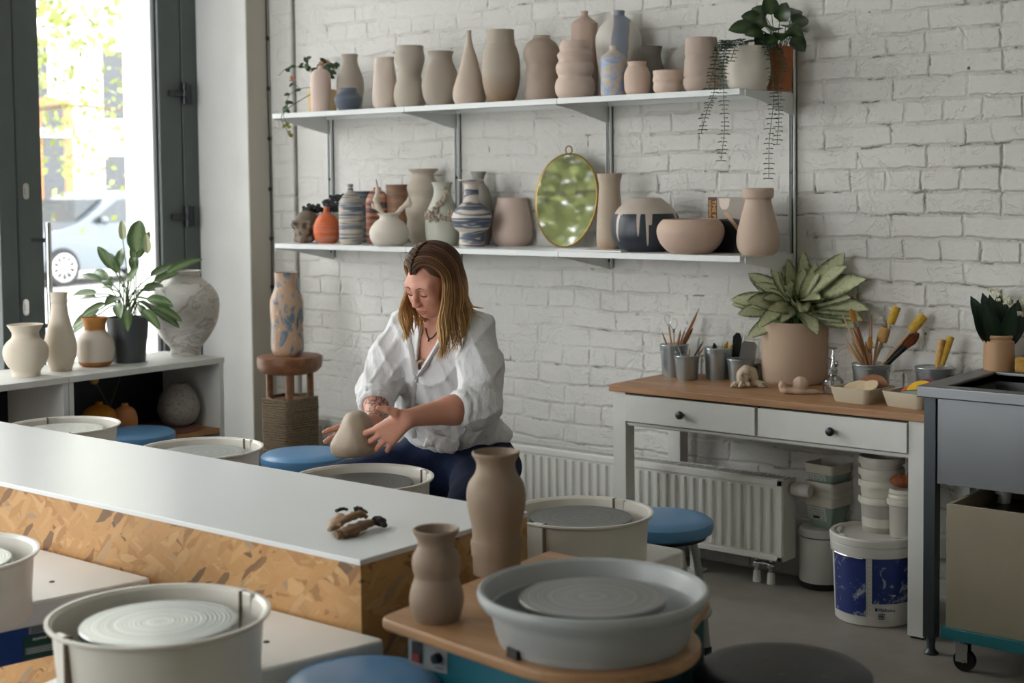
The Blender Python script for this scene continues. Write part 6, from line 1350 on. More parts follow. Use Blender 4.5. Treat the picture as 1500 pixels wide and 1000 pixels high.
def backplate(w=.44, d0=.30, d1=.24): return rnd([(w/2, d1), (-w/2, d1), (-w/2, -d0), (w/2, -d0)], .03)
WB = [('cream pottery wheel the woman is working at, behind the white table', (425, 636, 698), math.radians(62), DISCD), ('cream pottery wheel behind the table, next to the carved wood stand', (203, 385, 655), math.radians(85), DISC), ('cream pottery wheel behind the far left end of the white table', (8, 174, 622), math.radians(157), DISC), ('cream pottery wheel right of the tall brown vase, by the blue stool with visible legs', (745, 957, 748), math.radians(90), m_disc('wheel_grey', '#84888a'))]
for lb, (xl, xr, yc), sm, dm in WB:
    P = at_d((xl+xr)/2, yc, F*.40/(xr-xl)); wheel(lb, P, float(P[2]), .20, backplate(.46 if xl < 700 else .38, .20), TEALM if xl == 745 else NAVY, dm, seams=(sm, sm+PI) if xl != 8 else (sm, math.radians(-31)))

# grey wheel on a plywood table
PLY = m_wood('plywood_top', '#8c6543', '#b08a62', 0, .45, .5); zG = .69
Pg = at_d(868, 860, F*.42/340); zr = float(Pg[2])
e0, e1 = at_z(553, 904, zG), at_z(700, 946, zG)
cg = Pg[:2]; Rg = .232
dx_, dy_ = e1[:2]-e0[:2]; dd = math.atan2(dy_, dx_); u_ = np.array([math.cos(dd), math.sin(dd)]); v_ = np.array([-u_[1], u_[0]])
cu, cv = (cg-e0[:2])@u_, (cg-e0[:2])@v_          # wheel axis in the table's own frame
Rg = .195
arc = [(cu+Rg*math.cos(a), cv+Rg*math.sin(a)) for a in np.linspace(math.radians(-90), math.radians(62), 26)]
outl = rnd([(-.10, .58), (0, 0), (.16, -.004)], .03)[5:10]+[(cu*.55, (cv-Rg)*.55)]+arc+[(cu+.02, .50), (cu-.12, .60), (-.09, .60)]
outl = [e0[:2]+u_*a+v_*b_ for a, b_ in outl]
gw = wheel('grey pottery wheel on a plywood table with a dark teal body, at the bottom centre', cg, zr, .21, [(x-cg[0], y-cg[1]) for x, y in outl], TEALD, m_disc('wheel_brushed', '#8d9090', .33), zt=zG, plate_m=PLY, pt=.022, pan='g', rhead=.134)
gl = np.array(gw.location)
for ch in [c for c in bpy.data.objects if c.parent == gw and c.name.split('.')[0] in ('body', 'leg')]: bpy.data.objects.remove(ch)
def gfr(a, b_, z): q = e0[:2]+u_*a+v_*b_; return np.array([q[0], q[1], z])-gl
def gbox(nm, a0, a1, b0, b1, z0, z1, mt, par, **k):
    v = [gfr(a, b_, z) for z in (z0, z1) for a, b_ in ((a0, b0), (a1, b0), (a1, b1), (a0, b1))]
    return MB().add(v, [(0, 3, 2, 1), (4, 5, 6, 7), (0, 1, 5, 4), (1, 2, 6, 5), (2, 3, 7, 6), (3, 0, 4, 7)]).build(nm, mt, par, smooth=False, **k)
gbox('body', .05, cu+.02, .09, .44, .16, zG-.022, TEALD, gw, bevel=.01)
for a, b_ in ((.06, .07), (cu+.02, .07), (.06, .43), (cu+.02, .43)): gbox('leg', a-.022, a+.022, b_-.022, b_+.022, 0, zG-.022, TEALD, gw, bevel=.002)
fp = gbox('front_panel', .035, cu+.06, .045, .075, .30, zG-.022, TEALM, gw, bevel=.003)
def gside(px, py, off=0.0):
    d = ray(px, py); p0 = e0[:2]+v_*(.045+off); k_ = (p0@v_)/(d[:2]@v_); return C0+d*k_
def gst(nm, pts, mt, off, par): v = [gside(x, y, -off)-gl for x, y in pts]; return MB().add(v, [tuple(range(len(v)))]).build(nm, mt, par, smooth=False)
cpn = gst('control_panel', [(599, 932), (655, 946), (655, 987), (599, 975)], mat('panel_grey', '#8d918f', .45, var=.03), .0015, fp)
rk = gst('rocker_switch', [(603, 938), (619, 941), (619, 972), (603, 968)], BLACK, .003, cpn); gst('red_rocker', [(604, 956), (614, 958), (614, 971), (604, 968)], mat('red_switch', '#8d2a26', .4), .0045, rk)
p = gside(643, 963, -.002)-gl; mt_ = Matrix.Rotation(PI/2, 3, 'X'); MB().lathe([(.010, 0), (.009, .014), (0, .015)], 14, p, RZ(dd) @ mt_).build('speed_knob', BLACK, cpn)
for (x0_, y0_, x1_, y1_) in ((637, 945, 650, 951), (638, 976, 650, 982)): gst('panel_lettering', [(x0_, y0_), (x1_, y0_+3), (x1_, y0_+5), (x0_, y0_+2)], mat('print_blue', '#39466f', .5), .003, cpn)
for (t_, px, py, z_, R_, w_) in ((gw, 789, 955, zG, .176, .03), (fw, 128, 985, zF+.03, .182, .04)):
    q = at_z(px, py, z_)[:2]-np.array(t_.location)[:2]; a = math.atan2(q[1], q[0]); MB().box((R_-.03, -w_/2, z_-.001), (R_+.004, w_/2, z_+.017), Matrix.Rotation(a, 4, 'Z')).build('drain_notch', mat('notch_dark', '#2c2622', .8), t_, smooth=False)
# pots drying on the plywood
LEA = clay('leather_hard_clay', '#85776a', .55); LEA2 = clay('leather_hard_brown', '#8a796a', .5)
def wetpot(lab, cxp, yb, prof):
    P = at_z(cxp, yb, zG); k = mpp(P); return tag(MB().lathe(wallpot([(hw*k, (yb-y)*k) for y, hw in prof], .007), 64).build('vase', LEA, loc=P), lab, 'vase', 'brown vases on the plywood table')
wetpot('short freshly thrown brown vase of two bulges on the plywood table', 640, 906, [(906, 33), (895, 37), (878, 40), (862, 38), (850, 34), (842, 32), (834, 34), (824, 35.5), (812, 34), (798, 27), (788, 27.5), (778, 33), (773, 34.5)])
wetpot('tall freshly thrown brown vase with a stepped base on the plywood table', 728, 838, [(838, 35), (812, 35.5), (811, 37), (789, 38), (787, 35.5), (770, 36.5), (745, 41.5), (722, 43.5), (705, 40), (693, 32), (683, 28.5), (674, 29), (664, 34.5), (660, 35)])

# ================================================================== STOOLS
BLUES = mat('blue_vinyl', '#5a8bb5', .34, var=.03, spec=.5); BLKV = mat('black_vinyl', '#0e1016', .40, var=.05, spec=.3); LEGG = mat('grey_tube', '#9ea19f', .4, .3)
def stool(label, px, py, D, zs, vin, wpx=None, leg_a=.5, group='round stools'):
    P = at_z(px, py, zs-.02); R = D/2; t = thing('stool', label, 'stool', (P[0], P[1], 0), leg_a, group)
    MB().lathe([(0, zs-.055), (R*.9, zs-.055), (R*.97, zs-.048), (R, zs-.032), (R*.985, zs-.016), (R*.90, zs-.006), (R*.7, zs-.001), (0, zs)], 56).build('seat', vin, t)
    MB().lathe([(0, zs-.066), (R*.86, zs-.066), (R*.88, zs-.055), (0, zs-.055)], 40).build('seat_base', BLACK, t)
    for i in range(4):
        a = i*PI/2+PI/4; c_, s_ = math.cos(a), math.sin(a)
        lg = MB().tube(catmull([(c_*.02, s_*.02, zs-.075), (c_*.085, s_*.085, zs-.076), (c_*.118, s_*.118, zs-.10), (c_*.145, s_*.145, zs*.5), (c_*.172, s_*.172, .01)], 6), .0125, 12).build('leg', LEGG, t)
        MB().lathe([(.0145, 0), (.0145, .025), (.0128, .028)], 12, (c_*.172, s_*.172, 0)).build('rubber_foot', BLACK, lg)
    MB().tube([(.152*math.cos(a), .152*math.sin(a), .17) for a in [2*PI*i/40 for i in range(40)]], .008, 8, closed=True).build('foot_ring', LEGG, t)
    return t
stool('blue round stool with grey legs beside the right-hand cream wheel', 968, 764, .33, .47, BLUES, leg_a=.35)
stool('blue round stool between the woman and the carved wood stand', 446, 668, .335, .505, BLUES, leg_a=.2)
stool('blue round stool in front of the window cabinet', 197, 636, .335, .51, BLUES, leg_a=.7)
stool('large blue round stool cut by the bottom edge, beside the nearest cream wheel', 532, 1003, .295, .60, BLUES, leg_a=.8)
bs = stool('black round stool with dimpled seat at the bottom edge of the picture', 1146, 988, .345, .59, BLKV, leg_a=.4)
for i in range(6):
    a = i*2.4; r_ = .03+.014*i; MB().ell((r_*math.cos(a), r_*math.sin(a), .5893), (.007, .007, .0012), 12, 6).build('dimple', BLACK, bs)

# ================================================================== THE POTTER
def nv(v): v = np.array(v, float); return v/np.linalg.norm(v)
def mskin():
    t = NT('skin'); n = t.noise(38, 4, .6); n2 = t.noise(9, 3)
    c = t.mix(n.outputs['Fac'], '#b9826a', '#c79580'); c = t.mix(t.math('MULTIPLY', n2.outputs['Fac'], .3), c, '#b5705c')
    a = t.n('ShaderNodeAttribute', attribute_name='msk').outputs['Fac']
    w = t.noise(20, 2, .5, None, 3.0); ln = t.math('ABSOLUTE', t.math('SUBTRACT', w.outputs['Fac'], .5))
    k = t.math('MULTIPLY', t.n('ShaderNodeMapRange', {'Value': ln, 'From Min': .055, 'From Max': .035}).outputs[0], a)
    c = t.mix(t.math('MULTIPLY', k, .8), c, '#27313a')
    t.set(t.b, 'Subsurface Weight', .12); t.set(t.b, 'Subsurface Radius', (.012, .005, .003)); t.set(t.b, 'Subsurface Scale', .5)
    t.bump(t.noise(320, 2).outputs['Fac'], .06, .001)
    return t.done(c, .5, 0, .35)
SKIN = mskin()
mid = at_d(645, 482, 4.60); X_ = np.array([1., 0, 0]); Y_ = np.array([0, 1., 0])
Lsh, Rsh = mid+X_*.142, mid-X_*.138+Y_*.005
Lel, Lwr = at_d(698, 594, 4.34), at_d(594, 613, 4.20)
Rel, Rwr = at_d(552, 572, 4.62), at_d(548, 619, 4.42)
hip = at_d(678, 668, 4.78); hip[2] = .60
hc = at_d(633, 412, 4.46); HS = .87
fw_ = nv((-.05, -.86, -.45)); lf_ = nv((-fw_[1], fw_[0], 0)); lf_ = nv(lf_+np.array([0, 0, -.06])); up_h = np.cross(lf_, fw_); up_h = -up_h if up_h[2] < 0 else up_h; lf_ = np.cross(fw_, up_h)
if lf_[0] < 0: lf_ = -lf_
HR = np.stack([lf_, fw_, up_h], 1)
def HW(x, y, z): return hc+HR @ (np.array([x, y, z])*HS)
def hell(p, r, k, sub=False): b.ell(HW(*p), np.array(r)*HS, HR, k=k*HS, sub=sub)
def hcap(p, q, ra, rb, k, sub=False): b.cap(HW(*p), HW(*q), ra*HS, rb*HS, k=k*HS, sub=sub)
lo = np.array([min(Rwr[0]-.13, Rsh[0]-.1), min(Lwr[1]-.12, hc[1]-.14), .50]); hi = np.array([Lsh[0]+.16, hip[1]+.14, hc[2]+.15])
b = SDF(lo, hi, .0029)
nb_ = mid+np.array([0, -.005, .045])
# torso, neck, upper arms, forearms
b.ell(mid+np.array([0, .015, -.10]), (.155, .095, .16), k=.03); b.ell((mid+hip)/2+np.array([0, .0, -.03]), (.135, .10, .16), k=.04); b.ell(hip+np.array([0, .02, .0]), (.13, .10, .09), k=.04)
b.cap(Rsh, Lsh, .05, k=.05); b.chain([Lsh, Lel, Lel+(Lwr-Lel)*.35, Lwr+(Lel-Lwr)*.06], [.048, .043, .041, .0265], k=.02)
b.chain([Rsh, Rel, Rel+(Rwr-Rel)*.4, Rwr], [.048, .042, .038, .026], k=.02)
b.cap(nb_, HW(0, -.028, -.075), .054, .047, k=.03)
# head
hell((0, -.018, .034), (.072, .090, .082), .01); hell((0, .028, -.022), (.0615, .060, .082), .03); hell((0, .058, -.080), (.033, .030, .030), .035)
for q in (-1, 1):
    hell((q*.034, .054, -.034), (.027, .030, .028), .03); hcap((q*.048, .066, .022), (q*.010, .082, .020), .009, .010, .018)
    hell((q*.047, .03, -.07), (.018, .03, .022), .03)
    hell((q*.047, .044, .010), (.014, .030, .028), .03)
    hell((q*.031, .094, .001), (.016, .013, .009), .014, True)
    hell((q*.031, .0745, .001), (.0145, .0125, .0115), .005)
    hell((q*.0105, .101, -.036), (.0085, .010, .0075), .007); hell((q*.076, -.005, -.005), (.010, .018, .028), .006)
b.chain([HW(0, .084, .012), HW(0, .098, -.012), HW(0, .107, -.030)], [.0065, .0078, .0090], k=.010)
hcap((-.018, .083, -.0615), (.018, .083, -.0615), .0065, .0065, .010); hcap((-.014, .082, -.0735), (.014, .082, -.0735), .0075, .0075, .010)
hcap((-.022, .092, -.0675), (.022, .092, -.0675), .0018, .0018, .004, True)
def hand(wr, d, s, n, curls, fan=.10, thumb=None, sc=1.0, spread=1.0):
    d, n = nv(d), np.array(n, float); s = nv(s-np.dot(s, d)*d); n2 = np.cross(d, s); n = n2 if np.dot(n2, n) > 0 else -n2
    offs = [-.030, -.010, .010, .027]; L = [(.042, .026, .021), (.046, .029, .022), (.043, .027, .021), (.033, .021, .019)]; pl = [.086, .088, .083, .075]
    for i in range(4):
        kn = wr+d*pl[i]*sc+s*offs[i]*sc*spread; b.chain([wr+s*offs[i]*.55*sc, kn], [.0145, .0115], k=.012)
        dd = nv(d+s*fan*(i-1.5)); p = kn; a = 0; P_ = [kn]
        for j in range(3): a += curls[i][j]; q = nv(dd*math.cos(a)+n*math.sin(a)); p = p+q*L[i][j]*sc; P_.append(p)
        b.chain(P_, [.0098, .0088, .0080, .0064] if i < 3 else [.0086, .0076, .0070, .0058], k=.005)
    b.chain(thumb, [.0155, .0125, .0100, .0072], k=.008); return d, s, n
dL = nv(-.72*RGT-.60*UP+.22*AWY); sL = nv(.62*RGT-.72*UP-.10*AWY)
th = [Lwr+dL*.016-sL*.010, at_d(579, 604, 4.19), at_d(567, 600, 4.185), at_d(554, 597, 4.18)]
hand(Lwr, dL, sL, AWY-.5*RGT, [(.18, .28, .2), (.26, .30, .22), (.34, .32, .22), (.4, .36, .25)], .17, th, .97)
dR = nv(-.86*RGT-.34*UP-.10*AWY); sR = nv(-.30*RGT-.90*UP+.1*AWY)
hand(Rwr, dR, sR, -AWY, [(.10, .15, .1), (.15, .2, .15), (.2, .25, .2), (.25, .3, .2)], .12, [Rwr+dR*.01-sR*.015, Rwr+dR*.035-sR*.03-AWY*.02, Rwr+dR*.055-sR*.03-AWY*.035, Rwr+dR*.07-sR*.025-AWY*.045], .86)
def tat(V):
    ab = Rwr-Rel; t_ = np.clip(((V-Rel)@ab)/(ab@ab), 0, 1.0); dist = np.linalg.norm(V-(Rel+t_[:, None]*ab), axis=1); return ((dist < .07) & (t_ > .02) & (t_ < .999)).astype(float)
woman = b.build('person', SKIN, loc=(hip[0], hip[1], .0), attr=tat)
tag(woman, 'seated woman in a white linen shirt and navy trousers holding a clay lump', 'person')
WO = np.array(woman.location)
def wchild(mb, name, m, **k): mb.v = [tuple(np.array(p)-WO) for p in mb.v]; return mb.build(name, m, woman, **k)

from mathutils.bvhtree import BVHTree
# shirt
def mlinen():
    t = NT('white_linen'); o = t.obj(); n = t.noise(21, 5, .66, t.mapping(o, (1, 1, .4)), 1.2); f = t.noise(420, 2)
    c = t.mix(n.outputs['Fac'], '#c3c3c4', '#d8d8d8')
    h = t.math('ADD', t.math('MULTIPLY', n.outputs['Fac'], .9), t.math('MULTIPLY', f.outputs['Fac'], .05)); t.bump(h, .6, .012)
    return t.done(c, .85, 0, .2)
LIN = mlinen()
s = SDF(lo-np.array([.06, .0, -.08]), hi+np.array([.10, .10, -.16]), .0042)
bvb = BVHTree.FromPolygons([tuple(v.co) for v in woman.data.vertices], [tuple(p.vertices) for p in woman.data.polygons])
s.ell(mid+np.array([.0, .016, -.09]), (.166, .114, .150), k=.03); s.ell((mid+hip)/2+np.array([-.026, .005, -.01]), (.200, .138, .185), k=.06); s.ell(hip+np.array([-.012, .005, .105]), (.186, .150, .070), k=.05)
s.cap(Rsh, Lsh, .060, k=.05); s.ell(nb_+np.array([0, .018, -.020]), (.080, .062, .045), k=.03)
s.chain([Lsh, Lsh*.5+Lel*.5+np.array([.012, .010, 0]), Lel+np.array([.004, .0, -.004]), Lel+(Lwr-Lel)*.14], [.060, .068, .063, .056], k=.035)
s.chain([Rsh, Rsh*.5+Rel*.5+np.array([-.006, .0, 0]), Rel, Rel+(Rwr-Rel)*.26], [.060, .067, .062, .057], k=.035)
def ridge(v, p=1.0): return (1-np.abs(np.sin(v)))**2
def folds(X, Y, Z):
    g1 = .0045*ridge(X*31+Y*18+Z*13+1.3*np.sin(Z*11+1)); g2 = .0035*ridge(X*20-Z*38+Y*26+1.2*np.sin(X*23+Y*9)); g3 = .0022*ridge(X*66+Z*31-Y*24+1.5*np.sin(Z*27))
    return -1.6*(g1+g2+g3)*np.clip((Z-.58)*5, .35, 1)+.006
s.warp(folds)
def cuff(E_, W_, f, R_, r_):
    d = nv(W_-E_); a = nv(np.cross(d, UP)); c_ = np.cross(d, a); C_ = E_+(W_-E_)*f
    for i in range(14):
        p, q = (C_+R_*(math.cos(x)*a+math.sin(x)*c_)+d*.004*math.sin(3*x) for x in (i*2*PI/14, (i+1)*2*PI/14)); s.cap(p, q, r_, r_, k=.004)
cuff(Lel, Lwr, .14, .050, .013); cuff(Lel, Lwr, .24, .046, .011); cuff(Rel, Rwr, .32, .048, .012); cuff(Rel, Rwr, .46, .043, .011)
# open neck
vp = []
for px, py, w_ in ((630, 484, .030), (626, 498, .027), (621, 514, .019), (616, 530, .011), (612, 546, .004)):
    d = ray(px, py); d = d/np.linalg.norm(d); r_ = bvb.ray_cast(Vector(C0-WO), Vector(d))
    if r_[0] is not None: vp.append((np.array(r_[0])+WO, w_, d))
for (p, w_, d), (p2, w2_, d2) in zip(vp[:-1], vp[1:]):
    for q in (0, .5):
        c_ = p*(1-q)+p2*q; ww = w_*(1-q)+w2_*q; s.cap(c_+d*.004, c_-d*.10, ww, ww*1.1, k=.003, sub=True)
s.cap(nb_+np.array([0, -.035, .02]), HW(0, .0, -.09), .050, .06, k=.006, sub=True)
shirt = s.build('shirt', LIN, woman, loc=WO); shirt.location = (0, 0, 0)
# placket with buttons, collar, tied hem, necklace, inner top
BUT = mat('shell_button', '#b9b2a8', .3); 
dg = None
bv = BVHTree.FromPolygons([tuple(v.co) for v in shirt.data.vertices], [tuple(p.vertices) for p in shirt.data.polygons])
bvb = BVHTree.FromPolygons([tuple(v.co) for v in woman.data.vertices], [tuple(p.vertices) for p in woman.data.polygons])
def hit(px, py, tree=bv, off=.003):
    d = ray(px, py); d = d/np.linalg.norm(d); r_ = tree.ray_cast(Vector(C0-WO), Vector(d)); 
    return (np.array(r_[0])+np.array(r_[1])*off*(1 if np.dot(r_[1], d) < 0 else -1), np.array(r_[1])) if r_[0] is not None else (None, None)
pk = [hit(*p)[0] for p in ((613, 548), (609, 570), (607, 592), (607, 612), (608, 630), (609, 640))]; pk = [p for p in pk if p is not None]
MB().tube(catmull(pk, 4), .010, 8, flat=.22).build('placket', LIN, woman)
for p in ((611, 557), (608, 580), (607, 603), (608, 626)):
    h_, n_ = hit(*p, off=.006)
    if h_ is not None: MB().lathe([(0, .002), (.005, .0018), (.0055, 0), (0, -.001)], 14, h_, Vector(n_ if np.dot(n_, ray(*p)) < 0 else -n_).to_track_quat('Z', 'Y').to_matrix()).build('button', BUT, woman)
col = MB()
for pts in (((600, 488), (603, 505), (607, 526), (611, 548)), ((654, 486), (643, 505), (628, 529), (614, 550))):
    pp = [hit(*p, off=.004)[0] for p in pts]; pp = [p for p in pp if p is not None]
    if len(pp) > 2: MB().tube(catmull(pp, 4), .011, 8, flat=.35).build('collar', LIN, woman)
K0 = at_d(646, 653, 4.40)
for q in range(3):
    h_, _ = hit(645, 641, off=.012)
    if h_ is not None: K0 = h_+WO
s2 = SDF(K0-np.array([.12, .12, .09]), K0+np.array([.12, .12, .06]), .003)
s2.ell(K0+R3(-.020, .0), (.024, .02, .018), k=.01); s2.chain([K0+R3(-.020, .0), K0+R3(.014, -.014, -.012), K0+R3(.040, -.026, -.014)], [.016, .024, .017], .012, flat=(AWY, 1.5)); s2.cap(K0+R3(.0, -.004, -.006), K0+R3(.052, -.012, -.010), .013, .015, .01, flat=(AWY, 1.6)); s2.cap(K0+R3(-.02, 0), K0+R3(-.040, -.016, -.006), .013, .008, .008)
s2.warp(lambda X, Y, Z: .0022*np.sin(X*240+Z*90)*np.sin(Z*200)); hk = s2.build('tied_hem', LIN, woman, loc=WO); hk.location = (0, 0, 0)
nk = [HW(-.05, .0, -.085), HW(-.03, .035, -.105), HW(0, .05, -.125), HW(.03, .035, -.105), HW(.05, 0, -.085)]
nkp = [hit(*p, tree=bvb, off=.002)[0] for p in ((624, 480), (626, 490), (629, 496), (634, 494), (640, 487))]; nkp = [p for p in nkp if p is not None]
if len(nkp) > 2:
    MB().tube(catmull(nkp, 5), .0016, 6).build('necklace', BLACK, woman)
    h_ = hit(628, 500, tree=bvb, off=.003)[0]
    if h_ is not None: MB().tube([nkp[len(nkp)//2], h_], .002, 6).build('necklace', BLACK, woman)
tp = [hit(*p, tree=bvb, off=.004)[0] for p in ((611, 534), (616, 530), (622, 527))]
tp = [p for p in tp if p is not None]
if len(tp) > 2: MB().tube(catmull(tp, 3), .013, 8, flat=.3).build('inner_top', mat('beige_top', '#c2b3a4', .8), woman)
# face details
BROW = mat('brow_hair', '#5a3d2c', .8); LIP = mat('lips', '#a9655a', .42); LASH = mat('lash', '#2b1d18', .7)
def onface(x, z, off=.001):
    """a point on the skin straight in front of the local face position (x, z)"""
    o_ = HW(x, .16, z)-WO; r_ = bvb.ray_cast(Vector(o_), Vector(-fw_)); return np.array(r_[0])+fw_*off if r_[0] is not None else HW(x, .09, z)-WO
for q in (-1, 1):
    MB().tube(catmull([onface(q*.013, .0225), onface(q*.029, .0265), onface(q*.044, .0215)], 5), [.0026]*4+[.0030]*3+[.0014]*4, 6, flat=.5).build('eyebrow', BROW, woman)
    MB().tube(catmull([onface(q*.0175, -.0045), onface(q*.025, -.0075), onface(q*.033, -.0085), onface(q*.040, -.0070), onface(q*.0465, -.003)], 4), [.0009]+[.0017]*14+[.0009]*2, 6).build('eyelashes', LASH, woman)
ul = catmull([onface(-.024, -.0655), onface(-.012, -.0638), onface(0, -.0640), onface(.012, -.0638), onface(.024, -.0655)], 4); MB().tube(ul, list(.0006+.0036*np.sin(np.linspace(.05, PI-.05, len(ul)))), 8, flat=.7).build('lip', LIP, woman)
ll = catmull([onface(-.022, -.0665), onface(-.010, -.0725), onface(0, -.0735), onface(.010, -.0725), onface(.022, -.0665)], 4); MB().tube(ll, list(.0006+.0042*np.sin(np.linspace(.05, PI-.05, len(ll)))), 8, flat=.7).build('lip', LIP, woman)
# finger nails skipped: hands are in motion in the photo
# hair
def mhair():
    t = NT('hair'); a = t.n('ShaderNodeAttribute', attribute_name='puv'); sp = t.n('ShaderNodeSeparateXYZ', {0: a.outputs['Vector']})
    n = t.noise(50, 3)
    v = t.math('ADD', sp.outputs[1], t.math('MULTIPLY', t.math('SUBTRACT', sp.outputs[0], .5), .45))
    r_ = t.ramp(v, [(.05, '#4a3325'), (.32, '#6d4e38'), (.55, '#a67a4c'), (.9, '#cfa86f')])
    c = t.mix(t.math('MULTIPLY', n.outputs['Fac'], .3), r_.outputs[0], '#3a281d')
    return t.done(c, .55, 0, .25)
HAIR = mhair(); rr_h = random.Random(12)
s = SDF(hc-.17, hc+.17, .003); s.ell(HW(0, -.022, .036), np.array((.078, .096, .087))*HS, HR, k=.01); s.ell(HW(0, -.045, -.02), np.array((.072, .065, .08))*HS, HR, k=.03)
s.ell(HW(0, .106, .012), np.array((.086, .090, .110))*HS, HR, k=.006, sub=True); s.ell(HW(-.0, .045, -.085), np.array((.06, .08, .06))*HS, HR, k=.006, sub=True)
cap_ = s.build('hair_cap', mat('hair_root', '#4f3826', .7, var=.2, scale=60), woman, loc=WO); cap_.location = (0, 0, 0)
chest_c = mid+np.array([0, .018, -.095]); chest_r = np.array([.205, .132, .175])
def clear(p):
    q = (p-chest_c)/chest_r; l_ = np.linalg.norm(q)
    if l_ < 1: p = chest_c+q/max(l_, 1e-3)*chest_r
    for S_ in (Lsh, Rsh):
        v = p-S_; l_ = np.linalg.norm(v)
        if l_ < .078: p = S_+v/l_*.078
    v = p-nb_; v[2] = 0; l_ = np.linalg.norm(v)
    if nb_[2]-.03 < p[2] < hc[2]-.05 and l_ < .062: p = p+v/max(l_, 1e-4)*(.062-l_)
    return p
hm = MB()
def lock(side, u, jit, rad):
    y0 = .070-.165*u; z0 = .036+.090*math.sqrt(max(.02, 1-((y0+.022)/.098)**2)); x0 = .003+.004*rr_h.random()+.010*(1-u)*0
    pts = []; ca = [0, .35, .75, 1.15, 1.5, 1.8]
    rx_ = .082+jit+(.006 if side > 0 else 0); 
    for a in ca:
        yy = y0-.035*math.sin(a)*(1-u)*1.0-.01*math.sin(a); ry_ = math.sqrt(max(.06, 1-((yy+.022)/.102)**2)); pts.append(HW(side*(x0+rx_*ry_*math.sin(a)), yy, .036+(.090+jit)*ry_*math.cos(a)))
    p = pts[-1].copy(); L = (.205+.03*rr_h.random())*(1.0 if side > 0 else .80)*(1-.10*u); n = 7
    drift = np.array([-side*.012, -.030*(1-u)+.035*u, 0]); ph = rr_h.uniform(0, 6.28); base = p.copy(); out = nv(p-hc); out[2] = 0
    for i in range(1, n+1):
        t_ = i/n; w_ = .011*math.sin(t_*7.5+ph*.35)*t_
        p = base+np.array([0, 0, -L*t_])+drift*t_*1.1+out*(.018*math.sin(t_*2.4))+np.array([w_, w_*.6, 0]); pts.append(clear(p))
    P_ = catmull(pts, 4); m_ = len(P_); r0 = [rad*(1-.25*i/m_) if i < m_*.72 else rad*.75*(1-(i-m_*.72)/(m_*.28))+.0004 for i in range(m_)]
    k0 = len(hm.v); hm.tube(P_, r0, 7, flat=.5); c_ = rr_h.random()
    for j in range(k0, len(hm.v)): hm.uv[j] = (c_, hm.uv[j][1])
for side in (-1, 1):
    for i in range(150):
        u = rr_h.random()**(.9); lock(side, u, rr_h.uniform(-.001, .010), rr_h.uniform(.0028, .0066))
for i in range(46): lock(1, rr_h.uniform(-.02, .10), rr_h.uniform(.003, .010), rr_h.uniform(.003, .0058))
for i in range(24): lock(-1, rr_h.uniform(-.02, .08), rr_h.uniform(.002, .007), rr_h.uniform(.003, .005))
# back of the head
for i in range(70):
    a = rr_h.uniform(-1.2, 1.2); pts = [HW(.086*math.sin(a)*q, -.022-.100*math.sin(b_)*math.cos(a), .036+.092*math.cos(b_)) for q, b_ in ((.1, .15), (.5, .6), (.85, 1.1), (1, 1.5), (1, 1.9))]
    base = pts[-1]
    for k_ in range(1, 6): pts.append(clear(base+np.array([.004*math.sin(k_+i), .008*k_, -.038*k_])))
    P_ = catmull(pts, 4); m_ = len(P_); k0 = len(hm.v); hm.tube(P_, [.005*(1-.8*(j/m_)**3) for j in range(m_)], 6, flat=.5); c_ = rr_h.random()
    for j in range(k0, len(hm.v)): hm.uv[j] = (c_, hm.uv[j][1])
hair = wchild(hm, 'hair', HAIR)
# trousers and shoes
NAVT = NT('navy_cotton'); n_ = NAVT.noise(18, 4, .6); NAVT.bump(NAVT.math('ADD', n_.outputs['Fac'], NAVT.math('MULTIPLY', NAVT.noise(300, 2).outputs['Fac'], .1)), .45, .010); NAVT = NAVT.done(NAVT.mix(n_.outputs['Fac'], '#0f1830', '#172340'), .85, 0, .2)
Lk, Rk = at_d(700, 745, 4.33), at_d(592, 716, 4.42); Lk[2] = max(Lk[2], .50); Rk = hip+np.array([-.20, -.42, -.05])
Lhip, Rhip = hip+np.array([.095, 0, 0]), hip-np.array([.095, 0, 0]); La = np.array([Lk[0]+.02, Lk[1]+.06, .09]); Ra = np.array([Rk[0]-.02, Rk[1]+.14, .09])
s = SDF(np.minimum.reduce([Lk, Rk, hip, La, Ra])-np.array([.15, .15, .06]), np.maximum.reduce([Lk, Rk, hip, La, Ra])+np.array([.22, .22, .13]), .0055)
s.lo[2] = max(s.lo[2], .05)
s.ell(hip+np.array([0, .012, .0]), (.180, .145, .110), k=.04); s.ell(hip+np.array([-.012, -.03, .075]), (.160, .128, .085), k=.04); s.chain([Lhip, Lk, La], [.112, .086, .062], k=.04); s.chain([Rhip, Rk, Ra], [.112, .086, .062], k=.04)
s.warp(lambda X, Y, Z: .003*np.sin(X*60+Y*25)*np.sin(Z*55+Y*30))
tr = s.build('trousers', NAVT, woman, loc=WO); tr.location = (0, 0, 0)
for a_ in (La, Ra):
    s = SDF(a_-np.array([.08, .24, .092]), a_+np.array([.08, .09, .03]), .004); s.chain([a_+np.array([0, .01, -.045]), a_+np.array([0, -.10, -.055]), a_+np.array([0, -.17, -.062])], [.042, .036, .028], .02); s.cap(a_, a_+np.array([0, 0, -.05]), .04, .04, .02)
    sh_ = s.build('shoe', BLACK, woman, loc=WO); sh_.location = (0, 0, 0)
st_ = stool('blue round stool the woman sits on', 690, 700, .33, float(hip[2]-.105), BLUES); st_.location = (hip[0], hip[1]+.03, 0)
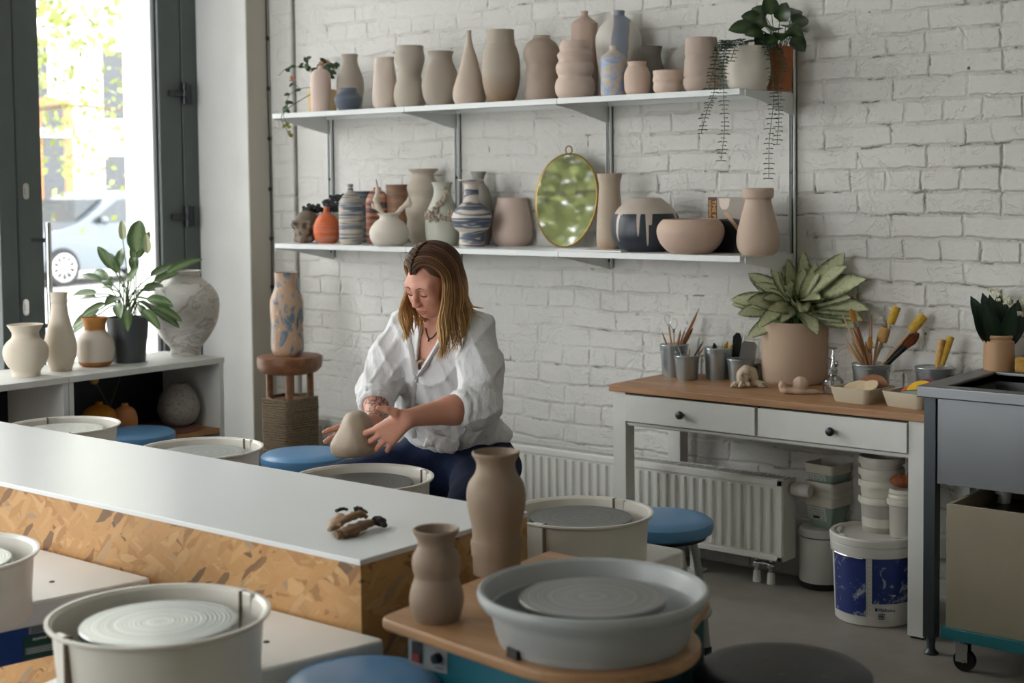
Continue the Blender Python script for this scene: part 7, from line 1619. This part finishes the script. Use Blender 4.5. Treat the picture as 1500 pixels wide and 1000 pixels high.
# the clay lump
CL = NT('wet_clay'); n_ = CL.noise(22, 5, .6); CL.bump(n_.outputs['Fac'], .5, .006); CL = CL.done(CL.mix(n_.outputs['Fac'], '#8f7f6c', '#a4937f'), .5)
cc_ = at_d(520, 640, 4.29); k = 4.29/F
s = SDF(cc_-.10, cc_+.10, .0026); tl_ = nv(R3(.10, 1)); 
def lum(px, py): return at_d(px, py, 4.29)
s.ell(lum(523, 630), (.050, .050, .058), k=.02); s.ell(lum(519, 652), (.062, .058, .040), k=.03); s.cap(lum(501, 655), lum(540, 660), .030, .030, k=.03)
bn = nv(R3(-.12, 1)); sl_ = lum(520, 668)
s.warp(lambda X, Y, Z: .0012*np.sin(X*95+Z*50)*np.sin(Y*100+1))
g_ = [(s.lo[q]+s.h*np.arange(s.n[q])).reshape([-1 if q == w else 1 for w in range(3)]) for q in range(3)]
pln = -((g_[0]-sl_[0])*bn[0]+(g_[1]-sl_[1])*bn[1]+(g_[2]-sl_[2])*bn[2]); h_ = np.maximum(.014-np.abs(s.F-pln), 0)/.014; s.F = (np.maximum(s.F, pln)+h_*h_*.0035).astype(np.float32)
cl = s.build('clay_lump', CL, loc=tuple(cc_)); tag(cl, 'rough lump of grey-brown clay held between the woman\'s hands', 'clay')

# ================================================================== LIGHT
W = bpy.data.worlds.new('sky'); S.world = W; W.use_nodes = True; nt = W.node_tree
bg = nt.nodes['Background']; bg.inputs[0].default_value = (.955, .962, .985, 1); bg.inputs[1].default_value = 1.0
for i, (ya, yb) in enumerate(((-1.4, 3.7), (3.93, 4.6))):
    L = bpy.data.lights.new('window_portal', 'AREA'); L.shape = 'RECTANGLE'; L.size = 3.0; L.size_y = yb-ya; L.cycles.is_portal = True
    lo = bpy.data.objects.new('window_portal', L); COL.objects.link(lo); lo.location = (XW-.08, (ya+yb)/2, 1.6); lo.rotation_euler = (0, -PI/2, 0)
L = bpy.data.lights.new('window_portal', 'AREA'); L.shape = 'RECTANGLE'; L.size = 2.5; L.size_y = 2.9; L.cycles.is_portal = True
lo = bpy.data.objects.new('window_portal', L); COL.objects.link(lo); lo.location = (-4.6, YF-.12, 1.8); lo.rotation_euler = (PI/2, 0, 0)
S.view_settings.view_transform = 'Standard'; S.view_settings.look = 'None'; S.view_settings.gamma = 1.0; S.view_settings.use_curve_mapping = False
S.view_settings.exposure = 3.42
S.cycles.max_bounces = 10; S.cycles.diffuse_bounces = 6; S.cycles.transparent_max_bounces = 12
